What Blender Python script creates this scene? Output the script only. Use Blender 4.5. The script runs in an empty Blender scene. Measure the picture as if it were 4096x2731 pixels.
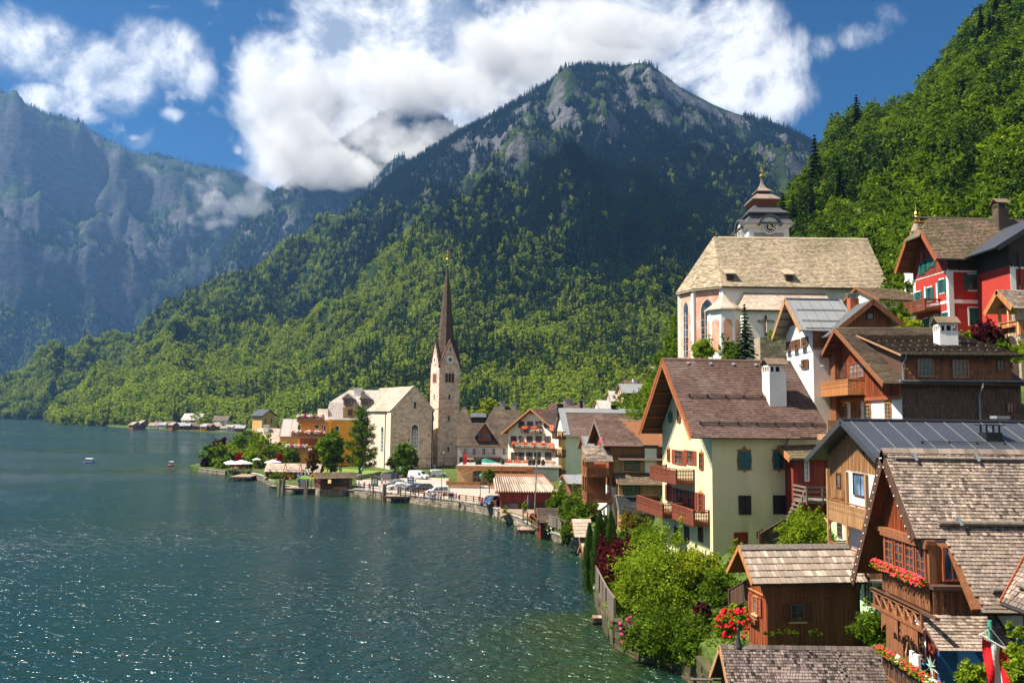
import bpy,math,random
import numpy as np
from mathutils import Vector,Matrix,Euler,noise as mnoise
R=math.radians
random.seed(7)
SC=bpy.context.scene
COL=SC.collection
# ------------------------------------------------------------------ camera, world, sun, exposure
CAM_H=17.0;F=4096*28.0/36.0
cd=bpy.data.cameras.new('camera');cam=bpy.data.objects.new('camera',cd);COL.objects.link(cam)
cd.lens=28;cd.sensor_width=36;cd.clip_start=0.5;cd.clip_end=40000
CROT=Euler((R(90+5.3),0,0)).to_matrix()@Matrix.Rotation(R(0.7),3,'Z')
cam.matrix_world=Matrix.Translation((0,0,CAM_H))@CROT.to_4x4()
SC.camera=cam
SUN_EL,SUN_AZ=54.0,-7.0
sdir=Vector((-math.cos(R(SUN_AZ))*math.cos(R(SUN_EL)),math.sin(R(SUN_AZ))*math.cos(R(SUN_EL)),math.sin(R(SUN_EL))))
sl=bpy.data.lights.new('sun','SUN');sl.energy=4.6;sl.angle=R(0.53);sl.color=(1.0,0.90,0.76)
so=bpy.data.objects.new('sun',sl);COL.objects.link(so);so.rotation_euler=sdir.to_track_quat('Z','Y').to_euler()
SC.view_settings.view_transform='Standard';SC.view_settings.look='None'
SC.view_settings.gamma=1.0;SC.view_settings.use_curve_mapping=False
SC.view_settings.exposure=1.45
SC.cycles.use_denoising=True
SC.cycles.max_bounces=5;SC.cycles.diffuse_bounces=3;SC.cycles.glossy_bounces=3
SC.cycles.transparent_max_bounces=10;SC.cycles.volume_bounces=1;SC.cycles.transmission_bounces=3
SC.cycles.sample_clamp_indirect=6.0;SC.cycles.caustics_reflective=False;SC.cycles.caustics_refractive=False
def ray(u,v):
 """direction (y = 1) of the photo pixel u, v"""
 d=CROT@Vector(((u-2048)/F,-(v-1365.5)/F,-1.0))
 return d/d.y
def at(u,v,d):
 r=ray(u,v);return Vector((r.x*d,d,CAM_H+r.z*d))
def atz(u,v,z=0.0):
 r=ray(u,v);d=(z-CAM_H)/r.z;return Vector((r.x*d,d,z))
def proj(p):
 q=CROT.transposed()@(Vector(p)-Vector((0,0,CAM_H)))
 return(2048-F*q.x/q.z,1365.5+F*q.y/q.z)
KX=4096/2352.0
def rk(u,v):return ray(u*KX,v*KX)
# ------------------------------------------------------------------ node helpers
class NT:
 def __init__(s,nt):s.nt=nt;s.N=nt.nodes;s.L=nt.links
 def put(s,sock,v):
  if v is None:return
  if hasattr(v,'node'):s.L.new(v,sock)
  elif isinstance(v,(tuple,list))and sock.type=='RGBA' and len(v)==3:sock.default_value=(*v,1)
  else:sock.default_value=v
 def node(s,t,**kw):
  n=s.N.new(t)
  for k,v in kw.items():setattr(n,k,v)
  return n
 def m(s,op,a,b=None,c=None,clamp=False):
  n=s.node('ShaderNodeMath',operation=op);n.use_clamp=clamp
  for i,x in enumerate((a,b,c)):
   if x is not None:s.put(n.inputs[i],x)
  return n.outputs[0]
 def vm(s,op,a,b=None,c=None):
  n=s.node('ShaderNodeVectorMath',operation=op)
  s.put(n.inputs[0],a)
  if b is not None:s.put(n.inputs[3]if op=='SCALE' else n.inputs[1],b)
  return n.outputs[1]if op in('LENGTH','DISTANCE','DOT_PRODUCT')else n.outputs[0]
 def mix(s,f,a,b,mode='MIX'):
  n=s.node('ShaderNodeMix',data_type='RGBA',blend_type=mode)
  s.put(n.inputs[0],f);s.put(n.inputs[6],a);s.put(n.inputs[7],b);return n.outputs[2]
 def mapr(s,v,a,b,c=0.0,d=1.0,smooth=False):
  n=s.node('ShaderNodeMapRange',interpolation_type='SMOOTHSTEP' if smooth else 'LINEAR')
  s.put(n.inputs[0],v)
  for i,x in zip((1,2,3,4),(a,b,c,d)):s.put(n.inputs[i],x)
  return n.outputs[0]
 def noise(s,vec=None,scale=1.0,detail=4.0,rough=0.5,dist=0.0,color=False):
  n=s.node('ShaderNodeTexNoise')
  if vec is not None:s.L.new(vec,n.inputs['Vector'])
  n.inputs['Scale'].default_value=scale;n.inputs['Detail'].default_value=detail
  n.inputs['Roughness'].default_value=rough;n.inputs['Distortion'].default_value=dist
  return n.outputs[1 if color else 0]
 def coord(s,which='Object',sc=None):
  o=s.node('ShaderNodeTexCoord').outputs[which]
  if sc is not None:o=s.vm('MULTIPLY',o,sc)
  return o
def world_sky():
 w=bpy.data.worlds.new('World');SC.world=w;w.use_nodes=True
 nt=NT(w.node_tree);nt.N.clear()
 out=nt.node('ShaderNodeOutputWorld');bg=nt.node('ShaderNodeBackground')
 sky=nt.node('ShaderNodeTexSky',sky_type='NISHITA');sky.sun_disc=False
 sky.sun_elevation=R(SUN_EL);sky.sun_rotation=R(-90+SUN_AZ);sky.altitude=900;sky.dust_density=0.3;sky.ozone_density=3.0;sky.air_density=1.0
 hs=nt.node('ShaderNodeHueSaturation');hs.inputs['Saturation'].default_value=2.15;hs.inputs['Value'].default_value=0.31
 nt.L.new(sky.outputs[0],hs.inputs['Color'])
 d=nt.coord('Generated')
 # clouds: soft lumps at fixed directions, broken up by noise
 blobs=[(60,110,170,95,1),(210,165,170,85,1),(380,120,110,85,1),(120,225,160,48,.95),(450,160,50,70,.8),(10,60,80,70,.9),(395,262,34,20,.6),(180,262,120,28,.6),(640,170,105,105,1),(690,330,115,120,1),(620,200,80,100,.9),(800,130,190,150,1),(860,280,150,120,1),(1010,140,230,180,1),(1200,110,230,140,1),(1390,90,230,95,1),(1580,125,150,100,1),(1490,10,120,60,1),(1700,205,150,75,1),(1690,60,110,90,.85),(1800,140,70,80,.6),(1000,-60,420,80,.8),(760,400,170,80,1),(950,310,200,110,1),(1240,200,150,70,1),(1660,260,140,40,.7),(1980,85,110,42,.55),(2050,40,60,40,.42),(1900,110,60,40,.45),(310,318,26,12,.5),(545,345,14,14,.5)]
 tot=None
 for(x,y,rx,rz,s_)in blobs:
  c=rk(x,y);k=KX/F
  nrm=c.length
  c=c/nrm
  v=nt.vm('MULTIPLY',nt.vm('SUBTRACT',d,tuple(c)),(nrm/(rx*k*1.15),nrm/(rz*k*1.6),nrm/(rz*k*1.15)))
  g=nt.mapr(nt.vm('LENGTH',v),0.1,1.5,s_,0.0,True)
  tot=g if tot is None else nt.m('MAXIMUM',tot,g)
  # elsewhere: unseen cloud, thickened so the fill light turns neutral
 fy=nt.node('ShaderNodeSeparateXYZ');nt.L.new(d,fy.inputs[0])
 far=nt.mapr(fy.outputs[1],0.62,0.2,0.0,1.0,True)
 wide=nt.mapr(nt.noise(d,1.6,3),0.36,0.6,0.0,0.95)
 tot=nt.m('MAXIMUM',tot,nt.m('MULTIPLY',wide,far))
 n1=nt.noise(d,6.0,12,0.66,0.35)
 ds=nt.vm('ADD',d,(-0.022,0.0,0.03))
 n2=nt.noise(ds,6.0,12,0.62,0.35)
 n3=nt.noise(d,3.2,2,0.5)
 dens=nt.m('ADD',nt.m('MULTIPLY',tot,1.15),nt.m('MULTIPLY',nt.m('SUBTRACT',n1,0.5),2.0))
 a=nt.mapr(dens,0.30,0.95,0.0,1.0,True)
 lit=nt.m('ADD',nt.m('MULTIPLY',nt.m('SUBTRACT',n1,n2),5.0),nt.mapr(n3,0.35,0.72,1.02,0.6))  # sunward brightening and grey shade painted into the clouds by offset noise
 thick=nt.mapr(dens,0.75,1.5,0.04,-0.12)
 lit=nt.mapr(nt.m('ADD',lit,thick),0.3,1.05,0.0,1.0)
 ccol=nt.mix(lit,(1.9,2.2,2.7),(5.6,5.55,5.45))
 col=nt.mix(nt.m('MULTIPLY',a,0.985),hs.outputs[0],ccol)
 nt.L.new(col,bg.inputs[0]);bg.inputs[1].default_value=0.08
 nt.L.new(bg.outputs[0],out.inputs[0])
world_sky()
# ------------------------------------------------------------------ materials
MATS={}
def newmat(name):
 m=bpy.data.materials.new(name);m.use_nodes=True
 nt=NT(m.node_tree);nt.N.clear()
 out=nt.node('ShaderNodeOutputMaterial');b=nt.node('ShaderNodeBsdfPrincipled');nt.L.new(b.outputs[0],out.inputs[0])
 MATS[name]=m
 return m,nt,b,out
def tintmul(nt,col,amp):
 t=nt.node('ShaderNodeAttribute',attribute_name='tint').outputs['Fac']
 f=nt.m('ADD',nt.m('MULTIPLY',t,amp),1.0)
 n=nt.node('ShaderNodeVectorMath',operation='SCALE');nt.L.new(col,n.inputs[0]);nt.L.new(f,n.inputs[3]);return n.outputs[0]
def M(name,col,rough=0.8,var=0.25,scale=1.5,tint=0.4,stretch=(1,1,1),bump=0.0,bscale=20,metal=0.0,col2=None,spec=0.3,c2scale=0.5,c2at=(0.45,0.65)):
 """plain surface: base colour broken up by noise, an optional second colour in patches, per-piece tint"""
 m,nt,b,out=newmat(name)
 co=nt.coord('Object',stretch)
 n=nt.noise(co,scale,6,0.6)
 c=nt.mix(1.0,(*col,1),nt.mapr(n,0.25,0.75,1-var,1+var),'MULTIPLY')
 if col2 is not None:
  c=nt.mix(nt.mapr(nt.noise(co,c2scale,5,0.6),c2at[0],c2at[1]),c,(*col2,1))
 c=tintmul(nt,c,tint)
 nt.L.new(c,b.inputs['Base Color'])
 b.inputs['Roughness'].default_value=rough;b.inputs['Metallic'].default_value=metal
 b.inputs['Specular IOR Level'].default_value=spec
 if bump:
  bn=nt.node('ShaderNodeBump');bn.inputs['Strength'].default_value=bump;bn.inputs['Distance'].default_value=0.02
  nt.L.new(nt.noise(co,bscale,4,0.6),bn.inputs['Height']);nt.L.new(bn.outputs[0],b.inputs['Normal'])
 return m
def MW(name,col,var=0.45,tint=0.35,axis='z',col2=None,rough=0.75):
 """timber: grain drawn out along one axis"""
 st={'z':(1,1,0.06),'x':(0.06,1,1),'y':(1,0.06,1)}[axis]
 return M(name,col,rough,var,9.0,tint,st,0.25,14,col2=col2,c2scale=2.5)
def ML(name,col,tr=0.35,var=0.3,amp=0.55):
 """leaves: diffuse with some light let through"""
 m,nt,b,out=newmat(name)
 n=nt.noise(nt.coord('Object'),0.45,3,0.6)
 c=nt.mix(1.0,(*col,1),nt.mapr(n,0.3,0.7,1-var,1+var),'MULTIPLY')
 c=tintmul(nt,c,amp)
 df=nt.node('ShaderNodeBsdfDiffuse');tl=nt.node('ShaderNodeBsdfTranslucent');mx=nt.node('ShaderNodeMixShader')
 nt.L.new(c,df.inputs[0])
 c2=nt.mix(1.0,c,(1.25,1.3,0.55,1),'MULTIPLY');nt.L.new(c2,tl.inputs[0])
 mx.inputs[0].default_value=tr;nt.L.new(df.outputs[0],mx.inputs[1]);nt.L.new(tl.outputs[0],mx.inputs[2])
 nt.N.remove(b);nt.L.new(mx.outputs[0],out.inputs[0])
 return m
def glassm(name,col=(0.02,0.03,0.035),rough=0.06):
 m,nt,b,out=newmat(name)
 c=nt.mix(nt.mapr(nt.noise(nt.coord('Object'),1.1,2),0.4,0.7),(*col,1),tuple(x*3+0.02 for x in col)+(1,))
 nt.L.new(c,b.inputs['Base Color']);b.inputs['Roughness'].default_value=rough;b.inputs['Specular IOR Level'].default_value=0.9
 return m
 # ------------------------------------------------------------------ mesh builder
class MB:
 def __init__(s):s.v=[];s.f=[];s.t=[];s.mi=[];s.cur=0.0;s.cm=0
 def quad(s,*p):
  i=len(s.v);s.v+=[tuple(x)for x in p];s.f.append(tuple(range(i,i+len(p))));s.t.append(s.cur);s.mi.append(s.cm)
 def solid(s,pts,faces):
  i=len(s.v);s.v+=[tuple(x)for x in pts]
  for f in faces:s.f.append(tuple(i+k for k in f));s.t.append(s.cur);s.mi.append(s.cm)
 HEX=((0,3,2,1),(4,5,6,7),(0,1,5,4),(1,2,6,5),(2,3,7,6),(3,0,4,7))
 def hexa(s,p):s.solid(p,MB.HEX)
 def box(s,x0,x1,y0,y1,z0,z1):
  s.hexa([(x0,y0,z0),(x1,y0,z0),(x1,y1,z0),(x0,y1,z0),(x0,y0,z1),(x1,y0,z1),(x1,y1,z1),(x0,y1,z1)])
 def boxm(s,fn,a0,a1,b0,b1,c0,c1):
  s.hexa([fn(*p)for p in((a0,b0,c0),(a1,b0,c0),(a1,b1,c0),(a0,b1,c0),(a0,b0,c1),(a1,b0,c1),(a1,b1,c1),(a0,b1,c1))])
 def prism(s,poly,fn,n0,n1):
  """poly in (a, b); fn(a, b, n)"""
  k=len(poly);i=len(s.v)
  s.v+=[tuple(fn(a,b,n0))for a,b in poly]+[tuple(fn(a,b,n1))for a,b in poly]
  fs=[tuple(range(i+k-1,i-1,-1)),tuple(range(i+k,i+2*k))]+[(i+j,i+(j+1)%k,i+k+(j+1)%k,i+k+j)for j in range(k)]
  for f in fs:s.f.append(f);s.t.append(s.cur);s.mi.append(s.cm)
 def tube(s,pts,r,n=6,caps=True):
  pts=[Vector(p)for p in pts];rs=r if isinstance(r,(list,tuple))else[r]*len(pts)
  i=len(s.v)
  for k,p in enumerate(pts):
   a=pts[min(k+1,len(pts)-1)]-pts[max(k-1,0)]
   a.normalize();up=Vector((0,0,1))if abs(a.z)<0.9 else Vector((1,0,0))
   x=a.cross(up).normalized();y=a.cross(x)
   for j in range(n):
    an=2*math.pi*j/n
    s.v.append(tuple(p+(x*math.cos(an)+y*math.sin(an))*rs[k]))
  for k in range(len(pts)-1):
   for j in range(n):
    s.f.append((i+k*n+j,i+k*n+(j+1)%n,i+(k+1)*n+(j+1)%n,i+(k+1)*n+j));s.t.append(s.cur);s.mi.append(s.cm)
  if caps:
   s.f.append(tuple(range(i+n-1,i-1,-1)));s.t.append(s.cur);s.mi.append(s.cm)
   e=i+(len(pts)-1)*n;s.f.append(tuple(range(e,e+n)));s.t.append(s.cur);s.mi.append(s.cm)
 def lathe(s,prof,n=10,c=(0,0,0),sq=None):
  """prof (r, z) bottom to top"""
  i=len(s.v)
  for r,z in prof:
   for j in range(n):
    an=2*math.pi*(j+0.5)/n
    s.v.append((c[0]+r*math.cos(an),c[1]+r*math.sin(an),c[2]+z))
  for k in range(len(prof)-1):
   for j in range(n):
    s.f.append((i+k*n+j,i+k*n+(j+1)%n,i+(k+1)*n+(j+1)%n,i+(k+1)*n+j));s.t.append(s.cur);s.mi.append(s.cm)
  s.f.append(tuple(range(i+n-1,i-1,-1)));s.t.append(s.cur);s.mi.append(s.cm)
  e=i+(len(prof)-1)*n;s.f.append(tuple(range(e,e+n)));s.t.append(s.cur);s.mi.append(s.cm)
 def mesh(s,name,mats,smooth=False):
  me=bpy.data.meshes.new(name);me.from_pydata(s.v,[],s.f)
  at_=me.attributes.new('tint','FLOAT','FACE');at_.data.foreach_set('value',s.t)
  if not isinstance(mats,(list,tuple)):mats=[mats]
  for m in mats:me.materials.append(MATS[m]if isinstance(m,str)else m)
  if len(mats)>1:me.polygons.foreach_set('material_index',s.mi)
  if smooth:me.polygons.foreach_set('use_smooth',[True]*len(me.polygons))
  me.update();return me
 def build(s,name,mats,parent=None,smooth=False,loc=None,**props):
  o=bpy.data.objects.new(name,s.mesh(name,mats,smooth));COL.objects.link(o)
  if parent is not None:o.parent=parent
  if loc is not None:o.location=loc
  for k,v in props.items():o[k]=v
  return o
def tagged(o,label,cat,group=None):
 o['label']=label;o['category']=cat
 if group:o['group']=group
 return o
def thing(name,label,cat,loc=(0,0,0),rz=0.0,group=None):
 o=bpy.data.objects.new(name,None);o.empty_display_size=0.3;COL.objects.link(o)
 o.location=loc;o.rotation_euler=(0,0,rz);return tagged(o,label,cat,group)
def kids(o):return[c for c in o.children]
def dup(root,loc=None,rz=None,label=None,group=None,scale=None,parent=None):
 r=root.copy();COL.objects.link(r)
 if parent is not None:r.parent=parent
 if loc is not None:r.location=loc
 if rz is not None:r.rotation_euler=(0,0,rz)
 if scale is not None:r.scale=(scale,)*3 if not isinstance(scale,tuple)else scale
 if label:r['label']=label
 if group:r['group']=group
 for ch in root.children:
  dup(ch,parent=r)
 return r
def inst(name,mesh,parent,loc,rot=(0,0,0),scale=None,**props):
 o=bpy.data.objects.new(name,mesh);COL.objects.link(o);o.parent=parent;o.location=loc;o.rotation_euler=rot
 if scale:o.scale=scale
 for k,v in props.items():o[k]=v
 return o
FOREST=True
# ------------------------------------------------------------------ terrain, water, haze
def interp(x,tab):
 xs=[t[0]for t in tab];ys=[t[1]for t in tab]
 return float(np.interp(x,xs,ys))
def fbm(x,y,z=0.0,o=6,H=0.9):return mnoise.fractal(Vector((x,y,z)),H,2.1,o)
def ridged(x,y,z=0.0,o=6):return mnoise.ridged_multi_fractal(Vector((x,y,z)),0.85,2.1,o,1.0,2.0)
def mountain_material(name,rock,green,green2,rockamt,sc):
 m,nt,b,out=newmat(name)
 g=nt.node('ShaderNodeNewGeometry');co=nt.coord('Object')
 sep=nt.node('ShaderNodeSeparateXYZ');nt.L.new(g.outputs['Normal'],sep.inputs[0])
 n1=nt.noise(co,0.0022*sc,10,0.62);n2=nt.noise(nt.vm('MULTIPLY',co,(1,1,0.35)),0.02*sc,8,0.62);n3=nt.noise(co,0.06*sc,4,0.6)
 f=nt.m('ADD',nt.m('MULTIPLY',sep.outputs[2],1.0),nt.m('MULTIPLY',nt.m('SUBTRACT',n2,0.5),1.1))
 f=nt.m('ADD',f,nt.m('MULTIPLY',nt.m('SUBTRACT',n1,0.5),1.2))
 zz=nt.node('ShaderNodeSeparateXYZ');nt.L.new(co,zz.inputs[0])
 f=nt.m('ADD',f,nt.mapr(zz.outputs[2],250,750,0.55,0.0))
 f=nt.m('SUBTRACT',f,nt.mapr(nt.noise(nt.vm('MULTIPLY',co,(1,1,0.12)),0.011*sc,5,0.6),0.5,0.68,0.0,0.5))
 rk_=nt.mapr(f,rockamt-0.06,rockamt+0.08,1.0,0.0)
 gr=nt.mix(nt.mapr(n1,0.4,0.62),(*green,1),(*green2,1))
 gr=nt.mix(1.0,gr,nt.mapr(n3,0.3,0.7,0.6,1.35),'MULTIPLY')
 rc=nt.mix(1.0,(*rock,1),nt.mapr(nt.noise(nt.vm('MULTIPLY',co,(1,1,2.2)),0.03*sc,9,0.7),0.28,0.72,0.35,1.5),'MULTIPLY')
 nt.L.new(nt.mix(rk_,gr,rc),b.inputs['Base Color'])
 b.inputs['Roughness'].default_value=0.95;b.inputs['Specular IOR Level'].default_value=0.05
 bn=nt.node('ShaderNodeBump');bn.inputs['Strength'].default_value=0.9;bn.inputs['Distance'].default_value=14
 nt.L.new(nt.m('ADD',n2,nt.m('MULTIPLY',n3,0.5)),bn.inputs['Height']);nt.L.new(bn.outputs[0],b.inputs['Normal'])
 return m
mountain_material('mountain_rock',(0.095,0.097,0.10),(0.012,0.024,0.009),(0.026,0.042,0.012),0.56,1.0)
mountain_material('massif_rock',(0.062,0.064,0.066),(0.016,0.032,0.012),(0.03,0.05,0.016),0.50,0.7)
class Terrain:pass
def polar(name,u0,u1,nu,d0,d1,vr,p,nd,back,amp,nsc,mat,rough=1.0,prof=None,under=True):
 """ground seen from the lake: columns of bearing u, rising from distance d0 to the ridge d1 whose skyline is vr; falls away behind"""
 T=Terrain();T.pts=np.zeros((nu,nd,3))
 v=[];f=[]
 for i in range(nu):
  u=u0+(u1-u0)*i/(nu-1)
  a,b_=interp(u,d0),interp(u,d1);r=ray(u,interp(u,vr));zr=CAM_H+r.z*b_
  pp=interp(u,p)if not isinstance(p,(int,float))else p
  rx=r.x
  for j in range(nd):
   t=(j/(nd-1))*(1+back);d=a+(b_-a)*t
   x=rx*d
   if t<=1:
    z=-4+(zr+4)*(interp(t,prof)if prof else t**pp)
    w=min(1,t*2.5)*(0.07+0.93*min(1,(1-t)*5))
   else:
    z=zr*(1-(t-1)*0.9);w=0.07+0.4*(t-1)
   h=ridged(x/nsc,d/nsc,1.3,7)-1.15
   h2=fbm(x/nsc*3.1,d/nsc*3.1,7.7,5)
   z+=amp*w*(h+0.35*h2)
   v.append((x,d,z));T.pts[i,j]=(x,d,z)
 for i in range(nu-1):
  for j in range(nd-1):
   q=i*nd+j;f.append((q,q+nd,q+nd+1,q+1))
 me=bpy.data.meshes.new(name);me.from_pydata(v,[],f);me.materials.append(MATS[mat])
 me.polygons.foreach_set('use_smooth',[True]*len(me.polygons));me.update()
 o=bpy.data.objects.new(name,me);COL.objects.link(o);o['kind']='structure'
 T.o=o;T.nu,T.nd=nu,nd;T.u0,T.u1=u0,u1
 return T
def K(*a):return[(x*KX,y*KX)for x,y in a]
# the far left massif
TA=polar('mountain',-900,1500,230,[(-900,2300),(1500,3000)],[(-900,4200),(0,4300),(1500,5200)],K((-500,225),(-200,225),(0,237),(60,250),(130,285),(200,315),(265,330),(300,348),(440,378),(500,388),(560,400),(640,440),(800,480)),1.0,100,0.5,260,900,'massif_rock',prof=[(0,0),(0.2,.1),(0.42,.27),(0.5,.42),(0.7,.62),(0.8,.86),(1,1)])
# the summit half lost in cloud
TB=polar('mountain',780,2600,190,[(780,1900),(2600,2100)],[(780,3600),(2600,3900)],K((440,700),(500,600),(545,530),(600,470),(660,420),(760,340),(870,262),(940,244),(1000,255),(1070,300),(1200,330),(1500,400)),1.0,90,0.5,170,600,'mountain_rock')
# the big wooded peak
TC=polar('mountain',-900,3700,420,[(-900,1050),(0,900),(500,860),(1000,800),(1400,650),(2000,560),(2600,520),(3700,600)],[(-900,1500),(0,1650),(700,1900),(1500,2300),(2500,2500),(3700,2600)],K((-500,980),(-200,975),(0,952),(150,898),(300,828),(400,772),(480,724),(560,668),(640,608),(760,520),(860,445),(900,410),(1000,345),(1100,285),(1180,235),(1245,192),(1275,180),(1300,156),(1330,148),(1400,152),(1460,150),(1500,156),(1530,178),(1560,202),(1640,238),(1700,262),(1760,272),(1800,290),(1850,322),(1950,400),(2150,520)),1.0,190,0.35,150,520,'mountain_rock',prof=[(0,0),(0.25,.13),(0.5,.36),(0.7,.6),(0.85,.82),(1,1)])
# the near bank and the village slope: profiles of height against distance, by bearing
SHORE=[(770,232),(810,228),(900,219),(1000,213),(1060,200),(1130,178),(1240,171),(1400,168),(1500,163),(1600,158),(1700,153),(1800,148),(1900,143),(1960,139),(2000,134),(2100,124),(2160,116),(2240,110),(2330,103),(2370,90),(2385,74),(2420,66),(2460,61),(2560,58),(2700,56),(2830,50),(2880,38),(3000,34),(5200,30)]
FARSH=[(770,236),(850,262),(950,285),(1100,330),(1300,420),(1600,560),(5200,900)]
PROF={800:[(0,1.3),(900,1.3)],2000:[(0,1.3),(200,1.6),(260,3),(420,6),(900,12)],2300:[(0,1.3),(130,1.6),(190,4),(260,9),(420,14),(900,20)],2450:[(0,1.5),(90,2.2),(140,4),(200,9),(260,16),(420,18),(900,20)],2600:[(0,1.7),(62,2.0),(80,2.4),(108,3.2),(130,7),(150,12),(200,19),(300,22),(420,24),(900,60)],2740:[(0,1.8),(58,2.4),(72,5.5),(95,12),(118,22),(150,27),(200,36),(300,38),(420,34),(900,60)],2900:[(0,2.0),(48,2.6),(62,6),(85,12),(112,24),(140,28),(200,40),(300,60),(420,64),(900,60)],3100:[(0,3.0),(44,4.2),(60,6.3),(66,7.2),(85,16),(108,25),(135,28),(170,40),(230,68),(320,86),(420,90),(900,60)],3400:[(0,3.5),(44,4.2),(52,4.6),(60,8.5),(70,16),(84,20),(110,26),(135,30),(170,46),(230,84),(330,138),(400,142),(900,90)],3700:[(0,3.5),(44,5),(56,11),(66,17),(78,24),(95,27),(120,34),(170,60),(230,98),(330,146),(420,160),(900,120)],3900:[(0,3.5),(40,5),(56,12),(66,19),(78,25),(95,29),(120,40),(170,72),(230,114),(340,179),(420,196),(900,160)],4300:[(0,3.5),(40,6),(56,14),(66,21),(78,27),(95,34),(120,48),(170,84),(230,138),(340,226),(420,260),(900,240)],5200:[(0,4),(40,10),(56,20),(70,27),(95,40),(130,66),(170,100),(230,180),(340,300),(420,340),(900,330)]}
PK=sorted(PROF)
def ground_ud(u,d):
 if u<=PK[0]:return interp(d,PROF[PK[0]])
 if u>=PK[-1]:return interp(d,PROF[PK[-1]])
 for a,b in zip(PK,PK[1:]):
  if a<=u<=b:
   t=(u-a)/(b-a);return interp(d,PROF[a])*(1-t)+interp(d,PROF[b])*t
HZ=ray(2048,1661)
def bearing(x,y):
 return proj((x,y,CAM_H))[0]
def ground(x,y):
 d=y;u=bearing(x,y)
 return ground_ud(u,d)
def make_ground():
 us=list(np.arange(770,2400,22))+list(np.arange(2400,5200,14))+[5200]
 ts=[0,.0005,.004,.01,.02,.03,.045,.06,.08,.1,.125,.15,.18,.21,.25,.29,.33,.37,.41,.46,.52,.58,.65,.72,.8,.9,1.0]
 v=[];f=[]
 n=len(ts)
 for u in us:
  a,b=interp(u,SHORE),interp(u,FARSH)
  rx=ray(u,1661+(u-2048)*0.0122).x
  for j,t in enumerate(ts):
   d=a+(b-a)*t
   z=ground_ud(u,d)
   if d>60:z+=0.5*fbm(rx*d/9,d/9,0,3)*min(1,max(0,(z-2.5)/6))
   if d>130 and z>30:z+=3.5*fbm(rx*d/25,d/25,3,4)
   if j==0:z=-3.0
   if j==n-1 and u<2000:z=-3
   v.append((rx*d,d,z))
 for i in range(len(us)-1):
  for j in range(n-1):
   q=i*n+j;f.append((q,q+n,q+n+1,q+1))
 m,nt,b,out=newmat('ground')
 co=nt.coord('Object');g=nt.node('ShaderNodeNewGeometry')
 n1=nt.noise(co,0.25,6,0.6);n2=nt.noise(co,3.0,5,0.6)
 c=nt.mix(nt.mapr(n1,0.42,0.6),(0.05,0.085,0.018,1),(0.085,0.12,0.025,1))
 c=nt.mix(nt.mapr(nt.noise(co,0.6,5),0.58,0.68),c,(0.12,0.10,0.07,1))
 c=nt.mix(1.0,c,nt.mapr(n2,0.3,0.7,0.65,1.3),'MULTIPLY')
 nt.L.new(c,b.inputs['Base Color']);b.inputs['Roughness'].default_value=0.95;b.inputs['Specular IOR Level'].default_value=0.1
 me=bpy.data.meshes.new('ground');me.from_pydata(v,[],f);me.materials.append(m);me.update()
 o=bpy.data.objects.new('ground',me);COL.objects.link(o);o['kind']='structure'
make_ground()
def make_water():
 m,nt,b,out=newmat('lake_water')
 co=nt.coord('Object')
 # shallow, greener water along the bank (an attribute holds the depth of the bed)
 sh=nt.node('ShaderNodeAttribute',attribute_name='shallow').outputs['Fac']
 sh=nt.m('MULTIPLY',sh,nt.mapr(nt.noise(co,0.12,5,0.6),0.3,0.6,0.35,1.0))
 c=nt.mix(sh,(0.004,0.028,0.034,1),(0.020,0.042,0.006,1))
 nt.L.new(c,b.inputs['Base Color']);b.inputs['Roughness'].default_value=0.05
 b.inputs['IOR'].default_value=1.333;b.inputs['Specular IOR Level'].default_value=0.5
 calm=nt.mapr(nt.noise(nt.vm('MULTIPLY',co,(0.6,1,1)),0.012,4,0.55),0.36,0.6,0.25,1.0)
 nt.L.new(nt.mapr(nt.noise(nt.vm('MULTIPLY',co,(0.35,1,1)),0.02,5,0.6,0.6),0.4,0.62,0.10,0.22),b.inputs['Roughness'])
 w1=nt.noise(nt.vm('MULTIPLY',co,(0.75,1.1,1)),1.5,3,0.55,0.4)
 w2=nt.noise(nt.vm('MULTIPLY',co,(0.6,1.0,1)),0.55,3,0.5,0.5)
 w3=nt.noise(co,5.0,2,0.5)
 h=nt.m('ADD',nt.m('ADD',nt.m('MULTIPLY',w1,0.9),nt.m('MULTIPLY',w2,1.3)),nt.m('MULTIPLY',w3,0.06))
 h=nt.m('MULTIPLY',h,calm)
 bn=nt.node('ShaderNodeBump');bn.inputs['Strength'].default_value=1.0;bn.inputs['Distance'].default_value=1.0
 nt.L.new(h,bn.inputs['Height']);nt.L.new(bn.outputs[0],b.inputs['Normal'])
 xs=list(np.arange(-90,60,2.0));xs=[-9000,-4000,-1500,-600,-250,-130]+xs+[120,400,2000,9000]
 ys=[-3000,-200,0,20]+list(np.arange(30,260,2.5))+[300,500,900,2000,9000]
 v=[];s=[]
 for x in xs:
  for y in ys:
   v.append((x,y,0.0));q=0.0
   if 20<y<270 and-95<x<62:
    u=bearing(x,y);dd=interp(u,SHORE)-y
    dd=min(dd,max(0,(2385-u))*y/F*1.0)if y<72 and u<2385 else dd
    q=max(0.0,min(1.0,1-dd/(9+0.08*y)))if u>760 else 0.0
    if u>2385 and y<72:q=1.0
   s.append(q)
 n=len(ys);f=[(i*n+j,(i+1)*n+j,(i+1)*n+j+1,i*n+j+1)for i in range(len(xs)-1)for j in range(n-1)]
 me=bpy.data.meshes.new('lake_water');me.from_pydata(v,[],f);me.materials.append(m)
 a=me.attributes.new('shallow','FLOAT','POINT');a.data.foreach_set('value',s);me.update()
 o=bpy.data.objects.new('lake_water',me);COL.objects.link(o);o['kind']='structure'
make_water()
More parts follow.
